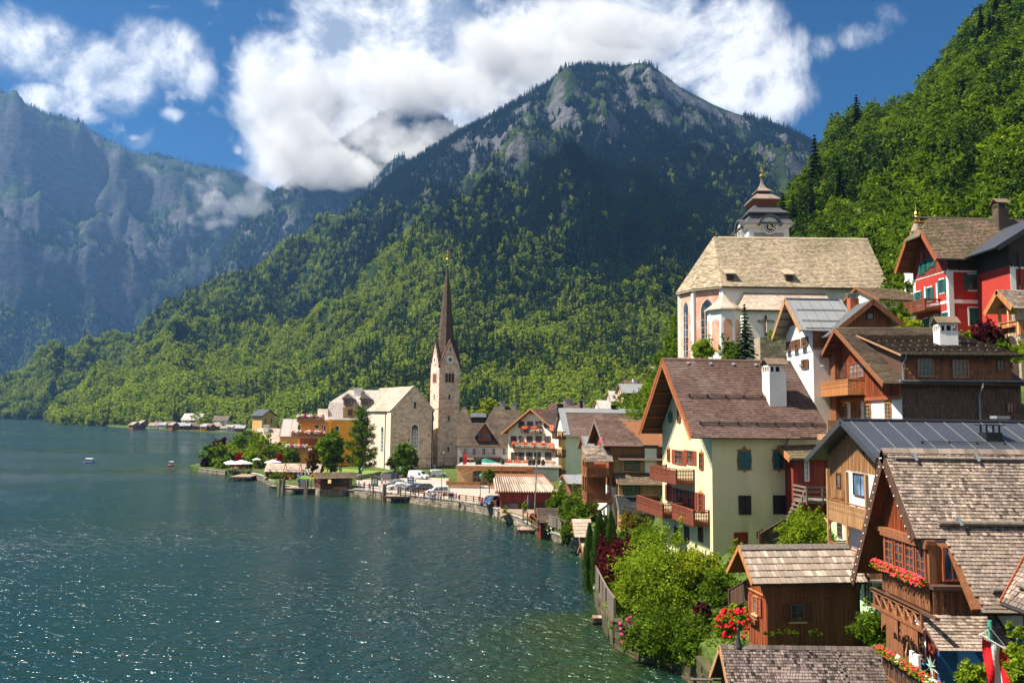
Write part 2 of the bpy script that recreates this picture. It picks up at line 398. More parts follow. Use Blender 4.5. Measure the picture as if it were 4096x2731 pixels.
def make_haze():
 mb=MB();mb.box(-7000,7000,-400,8000,-6,1900)
 m=bpy.data.materials.new('haze');m.use_nodes=True;nt=NT(m.node_tree);nt.N.clear()
 out=nt.node('ShaderNodeOutputMaterial');v=nt.node('ShaderNodeVolumePrincipled')
 v.inputs['Color'].default_value=(0.22,0.48,1.0,1);v.inputs['Density'].default_value=HAZE_D;v.inputs['Anisotropy'].default_value=0.3
 nt.L.new(v.outputs[0],out.inputs['Volume']);MATS['haze']=m
 o=mb.build('haze','haze');o['kind']='stuff'
HAZE_D=0.00006
make_haze()
# ------------------------------------------------------------------ foliage
ML('leaf_bright',(0.17,0.245,0.018),.4);ML('leaf_mid',(0.085,0.145,0.014),.38);ML('leaf_dark',(0.025,0.055,0.012),0.2)
ML('leaf_fir',(0.020,0.045,0.014),0.12);ML('leaf_purple',(0.060,0.012,0.018),0.25);ML('leaf_red',(0.25,0.012,0.015),0.3)
ML('leaf_yellow',(0.24,0.28,0.02),0.42);ML('leaf_copper',(0.10,0.035,0.02),0.25);ML('leaf_rust',(0.16,0.11,0.02),0.3)
M('bark',(0.09,0.065,0.045),0.9,0.3,6,0.3,(1,1,0.2),0.4)
# leaf materials of the far forest carry sun-catching broadleaf crowns among dark firs
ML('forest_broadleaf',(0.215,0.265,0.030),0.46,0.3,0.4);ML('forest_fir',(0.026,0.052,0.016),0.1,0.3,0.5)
def leafquad(mb,p,s,rnd):
 a=Vector((rnd.gauss(0,1),rnd.gauss(0,1),rnd.gauss(0,1)*0.7)).normalized()
 b=a.cross(Vector((rnd.gauss(0,1),rnd.gauss(0,1),rnd.gauss(0,1)))).normalized()
 k=rnd.uniform(0.55,0.9)
 mb.quad(p-a*s,p-b*s*k*0.6+a*s*0.1,p+a*s,p+b*s*k*0.6+a*s*0.1)
def crown_mesh(seed,lumps,nleaf,ls,mats,name='crown',solid=0.35,up=0.0):
 """leaves spread on the shells of overlapping lumps; lumps = (x, y, z, rx, ry, rz)"""
 rnd=random.Random(seed);mb=MB()
 tot=sum(l[3]*l[4]+l[3]*l[5]for l in lumps)
 for l in lumps:
  n=int(nleaf*(l[3]*l[4]+l[3]*l[5])/tot);base=rnd.uniform(-0.35,0.35)
  # smaller sprays over each lump
  sp=[]
  for _ in range(max(6,n//26)):
   d=Vector((rnd.gauss(0,1),rnd.gauss(0,1),rnd.gauss(0,1)+up)).normalized()
   rr=rnd.uniform(0.72,1.08)
   sp.append((d*rr,rnd.uniform(-0.4,0.4)))
  for k in range(n):
   d,t=sp[rnd.randrange(len(sp))]
   j=Vector((rnd.gauss(0,1),rnd.gauss(0,1),rnd.gauss(0,1)))*0.17
   q=(d+j)*(1 if rnd.random()>solid else rnd.uniform(0.35,0.95))
   p=Vector((l[0]+q.x*l[3],l[1]+q.y*l[4],l[2]+q.z*l[5]))
   mb.cur=max(-0.95,min(1.0,base+t+rnd.uniform(-0.3,0.3)))
   mb.cm=0 if len(mats)==1 else(1 if rnd.random()<0.12 else 0)
   leafquad(mb,p,ls*rnd.uniform(0.6,1.3),rnd)
 return mb.mesh(name,mats)
def lumpy(seed,h,r,n=9,z0=0.35,shape=1.0):
 rnd=random.Random(seed);out=[]
 for k in range(n):
  t=k/max(1,n-1);z=h*(z0+(1-z0)*(0.08+0.78*t))
  rr=r*(math.sin(math.pi*(0.22+0.66*t))**shape)*0.62
  a=k*2.4+rnd.uniform(-.4,.4)
  s=r*rnd.uniform(0.36,0.55)*(1.1-0.35*t)
  out.append((rr*math.cos(a),rr*math.sin(a),z,s,s,s*0.85))
 out.append((0,0,h*(z0+(1-z0)*0.5),r*0.6,r*0.6,h*(1-z0)*0.42))
 return out
def trunk_mb(h,r,seed,top=0.75,limbs=5,spread=1.5):
 rnd=random.Random(seed);mb=MB()
 mb.tube([(0,0,-0.6),(0.05,0,h*0.25),(-0.05,0.06,h*0.5),(0,0,h*top)],[r*1.25,r,r*0.75,r*0.25],7)
 for k in range(limbs):
  a=k*2.4+rnd.random();z=h*(0.28+0.08*k);s=spread*rnd.uniform(.7,1.1)
  mb.tube([(0,0,z),(math.cos(a)*s*0.5,math.sin(a)*s*0.5,z+s*0.45),(math.cos(a)*s,math.sin(a)*s,z+s*1.0)],[r*0.45,r*0.3,r*0.1],5)
 return mb
def fir_mesh(seed,h,r,n,ls,mats,name='crown',z0=0.1):
 rnd=random.Random(seed);mb=MB();tiers=max(16,int(h*1.1))
 for k in range(n):
  t=rnd.random()**1.25;ti=round(t*tiers)/tiers;t=ti*0.75+t*0.25
  a=rnd.random()*6.283;br=(0.75+0.25*math.sin(a*5+ti*40))
  rr=r*(1-t)**0.85*br*(rnd.random()**0.45)
  z=h*(z0+(1-z0)*t)-rr*0.28
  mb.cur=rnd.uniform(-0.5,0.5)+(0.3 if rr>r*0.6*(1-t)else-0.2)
  p=Vector((rr*math.cos(a),rr*math.sin(a),z));s=ls*rnd.uniform(.6,1.25)*(0.55+0.45*(1-t))
  o=Vector((math.cos(a),math.sin(a),-0.35))*s;w=Vector((-math.sin(a),math.cos(a),rnd.uniform(-.3,.3)))*s*0.45
  mb.quad(p-o*0.8,p+w,p+o,p-w)
 for k in range(6):
  a=k*1.05;mb.quad((0,0,h*0.86),(0.1*r*math.cos(a),0.1*r*math.sin(a),h*0.9),(0,0,h),(0.02,0,h*0.95))
 return mb.mesh(name,mats)
def forest_gn(name,protos,pts,seed=0):
 """one object of kind stuff: trees of the far woods on scattered points; pts = list of (x, y, z, scale, kind)"""
 me=bpy.data.meshes.new(name);me.from_pydata([p[:3]for p in pts],[],[])
 a=me.attributes.new('tsc','FLOAT','POINT');a.data.foreach_set('value',[p[3]for p in pts])
 a=me.attributes.new('tk','INT','POINT');a.data.foreach_set('value',[int(p[4])for p in pts])
 rnd=random.Random(seed)
 a=me.attributes.new('trz','FLOAT','POINT');a.data.foreach_set('value',[rnd.random()*6.28 for p in pts])
 me.materials.append(MATS['forest_fir'])
 o=bpy.data.objects.new(name,me);COL.objects.link(o);o['kind']='stuff'
 ng=bpy.data.node_groups.new(name,'GeometryNodeTree')
 ng.interface.new_socket('Geometry',in_out='INPUT',socket_type='NodeSocketGeometry');ng.interface.new_socket('Geometry',in_out='OUTPUT',socket_type='NodeSocketGeometry')
 N=ng.nodes;L=ng.links
 gi=N.new('NodeGroupInput');go=N.new('NodeGroupOutput');jn=N.new('GeometryNodeJoinGeometry')
 def attr(nm,ty):
  n=N.new('GeometryNodeInputNamedAttribute');n.data_type=ty;n.inputs[0].default_value=nm;return n.outputs[0]
 sc,tk,rz=attr('tsc','FLOAT'),attr('tk','INT'),attr('trz','FLOAT')
 for k,pm in enumerate(protos):
  po=bpy.data.objects.new(f'{name}_source',pm)
  oi=N.new('GeometryNodeObjectInfo');oi.inputs[0].default_value=po
  ip=N.new('GeometryNodeInstanceOnPoints');L.new(gi.outputs[0],ip.inputs['Points']);L.new(oi.outputs['Geometry'],ip.inputs['Instance'])
  cp=N.new('FunctionNodeCompare');cp.data_type='INT';cp.operation='EQUAL'
  ia=[s for s in cp.inputs if s.type=='INT'];L.new(tk,ia[0]);ia[1].default_value=k
  L.new(cp.outputs[0],ip.inputs['Selection'])
  cx=N.new('ShaderNodeCombineXYZ');L.new(rz,cx.inputs[2]);L.new(cx.outputs[0],ip.inputs['Rotation'])
  L.new(sc,ip.inputs['Scale']);L.new(ip.outputs[0],jn.inputs[0])
 L.new(jn.outputs[0],go.inputs[0])
 md=o.modifiers.new('trees','NODES');md.node_group=ng
 return o
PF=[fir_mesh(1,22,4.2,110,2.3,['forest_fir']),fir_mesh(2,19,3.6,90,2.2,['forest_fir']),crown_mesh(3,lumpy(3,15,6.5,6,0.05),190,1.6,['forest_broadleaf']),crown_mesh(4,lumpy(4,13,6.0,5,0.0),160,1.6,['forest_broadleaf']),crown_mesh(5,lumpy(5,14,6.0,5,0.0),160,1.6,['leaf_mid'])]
def normal_at(T,i,j):
 P=T.pts;a=P[min(i+1,T.nu-1),j]-P[max(i-1,0),j];b=P[i,min(j+1,T.nd-1)]-P[i,max(j-1,0)]
 n=np.cross(a,b);return n/(np.linalg.norm(n)+1e-9)
def scatter(T,count,seed,mask,sc=1.0,tmax=1.06):
 rnd=random.Random(seed);pts=[];P=T.pts
 # cells weighted by the area they show at distance
 wts=[];cells=[]
 for i in range(T.nu-1):
  for j in range(T.nd-1):
   p=P[i,j];u,v=proj(p)
   if u<-500 or u>4200:continue
   ar=np.linalg.norm(np.cross(P[i+1,j]-p,P[i,j+1]-p))
   n=normal_at(T,i,j)
   if-(n[0]*p[0]+n[1]*p[1]+n[2]*(p[2]-CAM_H))*(1 if n[2]>0 else-1)<-0.02*np.linalg.norm(p):continue
   dd=p[1]
   cells.append((i,j,abs(n[2])));wts.append(ar/dd**1.2)
 w=np.array(wts);w/=w.sum();rs=np.random.RandomState(seed)
 for c in rs.choice(len(cells),size=count,p=w):
  i,j,nz=cells[c];a,b=rnd.random(),rnd.random()
  p=P[i,j]*(1-a)*(1-b)+P[i+1,j]*a*(1-b)+P[i,j+1]*(1-a)*b+P[i+1,j+1]*a*b
  k=mask(p,nz,rnd)
  if k is None or p[2]<0.5:continue
  pts.append((p[0],p[1],p[2]-1.0,sc*rnd.uniform(0.65,1.25),k))
 return pts
def mask_c(p,nz,rnd):
 zf=p[2]/1100.0
 n=fbm(p[0]/420,p[1]/420,5,5);n2=fbm(p[0]/70,p[1]/70,2,3)
 dens=nz*1.35-0.22-max(0,zf-0.5)*0.8+n*0.35+n2*0.30
 if p[0]>-250 and zf>0.3:dens-=0.15+0.4*max(0,fbm(p[0]/60,p[2]/400,3,4))
 if dens<0.08+rnd.random()*0.25:return None
 fir=-0.02+zf*1.7+n*0.9+n2*0.4+(0.12 if p[0]>100 else 0)
 return rnd.choice((0,0,1))if rnd.random()<fir else rnd.choice((2,2,3,4))
def mask_far(p,nz,rnd):
 zf=p[2]/1300.0;n=fbm(p[0]/500,p[1]/500,9,5)
 dens=nz*1.3-0.4-zf*0.45+n*0.35+(0.35 if p[2]<420 else 0)
 if dens<0.1+rnd.random()*0.2:return None
 return rnd.choice((0,1))if rnd.random()<0.45+zf else rnd.choice((2,3,4))
def mask_b(p,nz,rnd):
 if nz+fbm(p[0]/90,p[1]/90,2,4)*.4<.3:return None
 return rnd.choice((0,1,0,4))
if FOREST:
 forest_gn('forest',PF,scatter(TC,135000,11,mask_c,0.88),1)
 forest_gn('forest',PF,scatter(TB,34000,12,mask_b,1.25),2)
 forest_gn('forest',PF,scatter(TA,34000,13,mask_far,1.3),3)
 # ------------------------------------------------------------------ building kit
M('plaster_yellow',(0.66,0.60,0.37),0.9,0.12,0.5,0.1,(1,1,0.25),bump=0.2,col2=(0.52,0.49,0.28),c2scale=0.6,c2at=(0.52,0.75))
M('plaster_white',(0.72,0.70,0.66),0.9,0.09,0.8,0.1,bump=0.2,col2=(0.55,0.52,0.47),c2at=(0.6,0.8))
M('plaster_mint',(0.42,0.60,0.36),0.9,0.08,1.2,0.1,bump=0.3)
M('plaster_red',(0.38,0.036,0.024),0.85,0.12,1.0,0.1,bump=0.2)
M('plaster_blue',(0.02,0.13,0.30),0.85,0.15,1.0,0.1,bump=0.6)
M('plaster_orange',(0.85,0.37,0.055),0.9,0.07,0.6,0.1)
M('plaster_ochre',(0.66,0.40,0.14),0.9,0.10,0.6,0.1)
M('plaster_cream',(0.82,0.70,0.56),0.9,0.06,0.6,0.1)
M('plaster_pink',(0.68,0.58,0.55),0.9,0.08,0.6,0.1,col2=(0.45,0.42,0.42))
M('plaster_grey',(0.40,0.37,0.34),0.9,0.12,0.6,0.1)
M('plaster_salmon',(0.62,0.30,0.20),0.9,0.25,0.9,0.1,col2=(0.60,0.50,0.40))
M('trim_white',(0.78,0.77,0.74),0.7,0.05);M('concrete',(0.36,0.34,0.31),0.9,0.2,1.2,bump=0.3,col2=(0.2,0.19,0.16))
M('stone_quay',(0.26,0.22,0.17),0.95,0.35,1.5,0.5,bump=0.6,bscale=6,col2=(0.10,0.09,0.05))
M('stone_mossy',(0.09,0.075,0.04),0.95,0.4,1.5,0.5,bump=0.6,bscale=6,col2=(0.04,0.05,0.018))
M('asphalt',(0.36,0.31,0.26),0.95,0.10,0.4,0.1)
M('limestone',(0.72,0.54,0.43),0.9,0.12,0.6,0.25,bump=0.3,bscale=5);M('limestone_rose',(0.60,0.37,0.28),0.9,0.15,0.6,0.25,bump=0.3)
M('mortar',(0.62,0.50,0.41),0.95,0.1)
M('tile_brown',(0.105,0.062,0.048),0.75,0.2,3,0.35,bump=0.2,col2=(0.15,0.10,0.085),c2scale=0.35)
M('tile_dark',(0.070,0.048,0.036),0.8,0.25,3,0.4,bump=0.2,col2=(0.11,0.085,0.05),c2scale=0.4)
M('tile_rust',(0.17,0.115,0.08),0.85,0.25,2,0.55,bump=0.2,col2=(0.10,0.09,0.045),c2scale=0.25)
M('shingle_grey',(0.27,0.21,0.165),0.85,0.35,4,0.65,(1,0.2,0.2),0.4,20,col2=(0.18,0.14,0.12),c2scale=0.5)
M('shingle_dark',(0.145,0.11,0.10),0.85,0.35,4,0.8,(1,0.2,0.2),0.4,20,col2=(0.10,0.08,0.07),c2scale=0.5)
M('shingle_church',(0.36,0.29,0.20),0.9,0.22,1.5,0.45,bump=0.3,col2=(0.24,0.20,0.12),c2scale=0.12)
M('shingle_pale',(0.46,0.36,0.29),0.9,0.15,1.5,0.4,bump=0.3,col2=(0.34,0.28,0.22),c2scale=0.2)
M('slate',(0.075,0.075,0.085),0.6,0.25,3,0.4)
M('shingle_spire',(0.085,0.055,0.040),0.85,0.2,2,0.45)
M('metal_dark',(0.045,0.052,0.065),0.42,0.12,0.7,0.15,metal=0.0,spec=0.5);M('metal_grey',(0.22,0.23,0.24),0.5,0.12,0.6,0.15,spec=0.5)
M('metal_seam',(0.16,0.165,0.17),0.4,0.1);M('metal_pale',(0.45,0.40,0.36),0.6,0.12,0.5,0.2,spec=0.4,col2=(0.35,0.30,0.27))
M('metal_black',(0.015,0.015,0.017),0.4,0.1);M('zinc',(0.20,0.22,0.24),0.45,0.12,metal=0.3)
M('iron',(0.03,0.03,0.032),0.6,0.1);M('gold',(0.65,0.38,0.06),0.3,0.1,metal=0.8);M('copper_green',(0.06,0.30,0.22),0.6,0.15)
MW('wood_dark',(0.085,0.045,0.028));MW('wood_brown',(0.20,0.080,0.033));MW('wood_red',(0.28,0.075,0.028));MW('wood_orange',(0.40,0.17,0.06))
MW('wood_tan',(0.38,0.21,0.095));MW('wood_grey',(0.17,0.14,0.115));MW('wood_rail',(0.19,0.055,0.028));MW('wood_pale',(0.62,0.38,0.18));MW('wood_black',(0.045,0.03,0.024));M('star_paint',(.22,.32,.26))
MW('wood_trim',(0.22,0.085,0.035));MW('wood_redpaint',(0.22,0.035,0.022));MW('deck',(0.28,0.20,0.15),axis='x')
M('shutter_teal',(0.035,0.14,0.15),0.6,0.1);M('shutter_green',(0.01,0.11,0.085),0.6,0.1);M('shutter_brown',(0.13,0.055,0.03),0.6,0.15);M('shutter_black',(0.03,0.022,0.02),0.6,0.1);M('shutter_red',(0.26,0.06,0.03),0.6,0.12)
M('ornament',(0.34,0.14,0.03),0.7,0.2);M('curtain',(0.5,0.5,0.48),0.8,0.1)
M('brick_red',(0.38,0.10,0.045),0.85,0.2,4,0.4);M('masonry',(0.33,0.28,0.2),0.9,0.35,1.4,0.4,bump=0.8,bscale=4)
M('cloth_white',(0.75,0.74,0.70),0.8,0.05);M('cloth_green',(0.01,0.16,0.12),0.8,0.1);M('paint_red',(0.60,0.015,0.02),0.5,0.1);M('paint_blue',(0.05,0.16,0.45),0.5,0.1)
M('flower_red',(0.75,0.008,0.025),0.6,0.2,tint=0.4);M('flower_pink',(0.70,0.04,0.22),0.6,0.2,tint=0.4);M('flower_white',(0.75,0.72,0.62),0.6,0.1);M('flower_orange',(0.75,0.12,0.03),0.6,0.2,tint=0.4);M('flower_magenta',(0.55,0.02,0.40),0.6,0.2,tint=0.4)
M('terracotta',(0.42,0.17,0.09),0.8,0.1)
glassm('glass');glassm('glass_pale',(0.10,0.12,0.13),0.1);glassm('glass_blue',(0.06,0.12,0.2),0.08)
M('lawn',(0.13,0.21,0.03),0.95,0.3,2.0,0.1,bump=0.5)
M('painted_grey',(0.30,0.29,0.29),0.8,0.1)
class House:
 """local axes: x along the ridge (to the right), y from the near corner back along the gable, z up; the gable at x = 0 looks left"""
 def __init__(s,name,label,cat,uC,d,r,uL,uR,z0,group=None,W=None,L=None,vC=1900):
  s.r=R(r);s.d=d
  p=at(uC,vC,d);s.o=Vector((p.x,d,0))
  s.ax=Vector((math.cos(s.r),math.sin(s.r),0));s.ay=Vector((-math.sin(s.r),math.cos(s.r),0))
  def solve(u,a):
   k=ray(u,vC).x;return(k*s.o.y-s.o.x)/(a.x-k*a.y)
  s.W=W if W else solve(uL,s.ay);s.L=L if L else solve(uR,s.ax)
  s.z0=z0;s.root=thing(name,label,cat,(s.o.x,s.o.y,z0),s.r,group)
  s.y0=0.0
 def w2l(s,p):
  q=Vector(p)-s.o;return Vector((q.dot(s.ax),q.dot(s.ay),q.z-s.z0))
 def fn(s,face,off=0.0):
  if face=='side':return lambda a,z,n:(a,-n+off,z-s.z0)
  if face=='gable':return lambda a,z,n:(off-n,a,z-s.z0)
  if face=='right':return lambda a,z,n:(s.L+n,a,z-s.z0)
 def hit(s,face,u,v,off=0.0):
  """photo pixel -> (distance along the face, world height)"""
  r=ray(u,v)
  nrm=s.ay if face=='side' else s.ax
  pl=s.o+nrm*off;t=pl.dot(nrm)/(r.x*nrm.x+r.y*nrm.y)
  p=Vector((r.x*t,r.y*t,CAM_H+r.z*t));q=p-s.o
  return(q.dot(s.ax)if face=='side' else q.dot(s.ay)),p.z
 def zat(s,lx,ly,u,v):
  """height at which pixel row v meets the vertical through local lx, ly"""
  p=s.o+s.ax*lx+s.ay*ly;return CAM_H+ray(u,v).z*p.y
  # ---- roof
 def setroof(s,zr,ze,og=0.8,oe=0.7,ogr=0.3,yr=None,yf=None):
  s.zr,s.ze,s.og,s.oe,s.ogr=zr,ze,og,oe,ogr
  s.yr=s.W/2 if yr is None else yr
  s.mn=(zr-ze)/s.yr;s.mf=(zr-(ze if yf is None else yf))/(s.W-s.yr)
  s.bn=math.hypot(1,s.mn)*(s.yr+oe);s.bf=math.hypot(1,s.mf)*(s.W-s.yr+oe)
  cn=1/math.hypot(1,s.mn);sn=s.mn*cn;cf=1/math.hypot(1,s.mf);sf=s.mf*cf
  s.fnn=lambda a,b,n:(a,s.yr-b*cn-n*sn,s.zr-s.z0-b*sn+n*cn)
  s.fnf=lambda a,b,n:(a,s.yr+b*cf+n*sf,s.zr-s.z0-b*sf+n*cf)
  s.angn=math.atan(s.mn);s.angf=math.atan(s.mf)
 def walls(s,mat,zb=None,zt=None,name='wall',depth=None):
  zb=s.z0-2.5 if zb is None else zb
  mb=MB();z=lambda q:q-s.z0
  t=0.12
  def top(y):return(s.zr-(s.yr-y)*s.mn if y<s.yr else s.zr-(y-s.yr)*s.mf)-t
  poly=[(0,zb),(s.W,zb),(s.W,top(s.W)),(s.yr,top(s.yr)),(0,top(0))]if zt is None else[(0,zb),(s.W,zb),(s.W,zt),(0,zt)]
  mb.prism(poly,lambda a,b,n:(n,a,b-s.z0),0,s.L)
  return mb.build(name,mat,s.root)
 def slab(s,mat='wood_brown',th=0.16,x1=None,barge='wood_trim',bw=0.26):
  x1=s.L+s.ogr if x1 is None else x1
  mb=MB()
  mb.boxm(s.fnn,-s.og,x1,0,s.bn,-th,0);mb.boxm(s.fnf,-s.og,x1,0,s.bf,-th,0)
  rf=mb.build('roof',mat,s.root)
  if barge:
   for f,b in((s.fnn,s.bn),(s.fnf,s.bf)):
    mb=MB();mb.boxm(f,-s.og-0.07,-s.og-0.003,0,b+0.05,-th-bw,0.06);mb.build('bargeboard',barge,s.root)
  return rf
 def gutter(s,mat='zinc',r=0.09,x0=None,x1=None):
  mb=MB();x0=-s.og if x0 is None else x0;x1=s.L+s.ogr if x1 is None else x1
  p=s.fnn(0,s.bn+r*0.6,-0.1)
  mb.tube([(x0,p[1]-r*.6,p[2]),(x1,p[1]-r*.6,p[2])],r,6)
  mb.build('gutter',mat,s.root)
 def ridgecap(s,mat,w=0.22,h=0.06,x1=None):
  x1=s.L+s.ogr if x1 is None else x1;mb=MB()
  for f in(s.fnn,s.fnf):mb.boxm(f,-s.og-0.03,x1,-0.02,w,h*0.6,h*1.3)
  mb.build('ridge_cap',mat,s.root)
 def underboards(s,mat='wood_orange',n=7):
  """rafters showing under the gable overhang"""
  for f,b in((s.fnn,s.bn),(s.fnf,s.bf)):
   for k in range(n):
    q=b*(k+0.5)/n;mb=MB();mb.boxm(f,-s.og+0.05,-0.01,q-.06,q+.06,-0.3,-0.165);mb.build('purlin',mat,s.root)
def cover(root,fn,a0,a1,b0,b1,e,w,mats,th=0.05,indiv=0,name='shingle',keep=None,seed=1,jit=0.15,order=None,gap=0.012,tamp=0.9,moss=None):
 """lay shingles on a roof plane: fn(a, b, n); b runs down the slope. The nearest `indiv` are objects, the rest one mesh"""
 rnd=random.Random(seed);nr=int(math.ceil((b1-b0)/e));nc=int(math.ceil((a1-a0)/w))
 cells=[]
 for i in range(nr):
  off=(i%2)*w*0.5;a=a0-off
  while a<a1-0.02:
   ww=w*rnd.uniform(1-jit,1+jit);x0=max(a0,a);x1=min(a1,a+ww);a+=ww
   if x1-x0<0.03:continue
   bb0=b0+i*e;bb1=min(b1,bb0+e)
   if keep and not keep((x0+x1)/2,(bb0+bb1)/2):continue
   cells.append((x0,x1,bb0,bb1))
 if indiv:
  key=order or(lambda c:-c[2])
  cells.sort(key=key)
 protos=[]
 mb=MB()
 O=Vector(fn(0,0,0));A=(Vector(fn(1,0,0))-O).normalized();B=(Vector(fn(0,1,0))-O).normalized();Nn=(Vector(fn(0,0,1))-O).normalized()
 if A.cross(B).dot(Nn)<0:sg=-1
 else:sg=1
 for k,(x0,x1,c0,c1)in enumerate(cells):
  t=max(-1,min(1,rnd.gauss(0,0.5)))*tamp
  if moss:t+=moss(x0,c0)
  lift=rnd.uniform(0,th*0.35);dl=rnd.uniform(-.06,.06)*e
  if k<indiv:
   if len(protos)<14 and(not protos or k%9==0):
    q=MB();q.cur=t
    pf=lambda a,b,n:A*a+B*b+Nn*n
    cw=w;q.hexa([tuple(pf(*z))for z in((gap,-0.02,0),(cw-gap,-0.02,0),(cw-gap,e*1.18,th*.5),(gap,e*1.18,th*.5),(gap,-0.02,0.01),(cw-gap,-0.02,0.01),(cw-gap,e*1.18,th*1.25),(gap,e*1.18,th*1.25))])
    protos.append(q.mesh(name,mats))
   pm=protos[rnd.randrange(len(protos))]
   o=inst(name,pm,root,Vector(fn(x0,c0+dl*0.3,lift)))
   o.scale=(1,1,1)
   if abs(A.x)>0.99:o.scale=((x1-x0)/w,1,1)
  else:
   mb.cur=t
   bb=c1+e*0.18+dl
   mb.hexa([fn(*z)for z in((x0+gap,c0-0.02,0),(x1-gap,c0-0.02,0),(x1-gap,bb,th*.5+lift),(x0+gap,bb,th*.5+lift),(x0+gap,c0-0.02,0.01),(x1-gap,c0-0.02,0.01),(x1-gap,bb,th*1.2+lift),(x0+gap,bb,th*1.2+lift))])
 if mb.v:mb.build(name+'_field' if indiv else 'roof_'+name+'s',mats,root,kind='stuff')
 return len(cells)
def seams(H,fn,a0,a1,b,step,mat='metal_seam',h=0.05,w=0.03,skew=0.0,indiv=True):
 n=int((a1-a0)/step)
 for k in range(n+1):
  a=a0+k*step;mb=MB();mb.boxm(fn,a-w/2,a+w/2,0,b,0.0,h);mb.build('seam',mat,H.root)
def snowrail(H,fn,a0,a1,b,mat='iron',step=1.6,h=0.28):
 mb=MB()
 for n in(0.1,h*0.6,h):mb.tube([fn(a0,b,n),fn(a1,b,n)],0.02,4)
 k=a0
 while k<a1:
  mb.tube([fn(k,b-0.3,0.03),fn(k,b,h+0.03)],0.03,4);mb.boxm(fn,k-.04,k+.04,b-.05,b+.05,0,h+.05);k+=step
 mb.build('snow_guard',mat,H.root)
def boards(root,fn,a0,a1,zb,zt,w,mats,th=0.03,name='board',seed=3,batten=False,stuff=False,tamp=0.8,n0=0.0,scallop=0):
 """upright boards side by side; zb, zt numbers or functions of the position"""
 rnd=random.Random(seed);n=max(1,int(round((a1-a0)/w)));w=(a1-a0)/n;mb=MB()
 cache={}
 for k in range(n):
  x0=a0+k*w;xm=x0+w/2
  lo=zb(xm)if callable(zb)else zb
  h0=zt(x0+0.01)if callable(zt)else zt;h1=zt(x0+w-0.01)if callable(zt)else zt
  if min(h0,h1)-lo<0.05:continue
  m=mb if stuff else MB()
  m.cur=max(-1,min(1,rnd.gauss(0,.45)))*tamp;g=0.008+w*0.03;t=th*rnd.uniform(.7,1.2)
  pts=[(x0+g,lo),(xm,lo-scallop),(x0+w-g,lo),(x0+w-g,h1),(x0+g,h0)]if scallop else[(x0+g,lo),(x0+w-g,lo),(x0+w-g,h1),(x0+g,h0)]
  m.prism(pts,fn,n0,n0+t)
  if batten:m.prism([(x0-.025,lo),(x0+.025,lo),(x0+.025,h0),(x0-.025,h0)],fn,n0,n0+th*1.9)
  if not stuff:m.build(name,mats,root)
 if stuff and mb.v:mb.build('boarding',mats,root,kind='stuff')
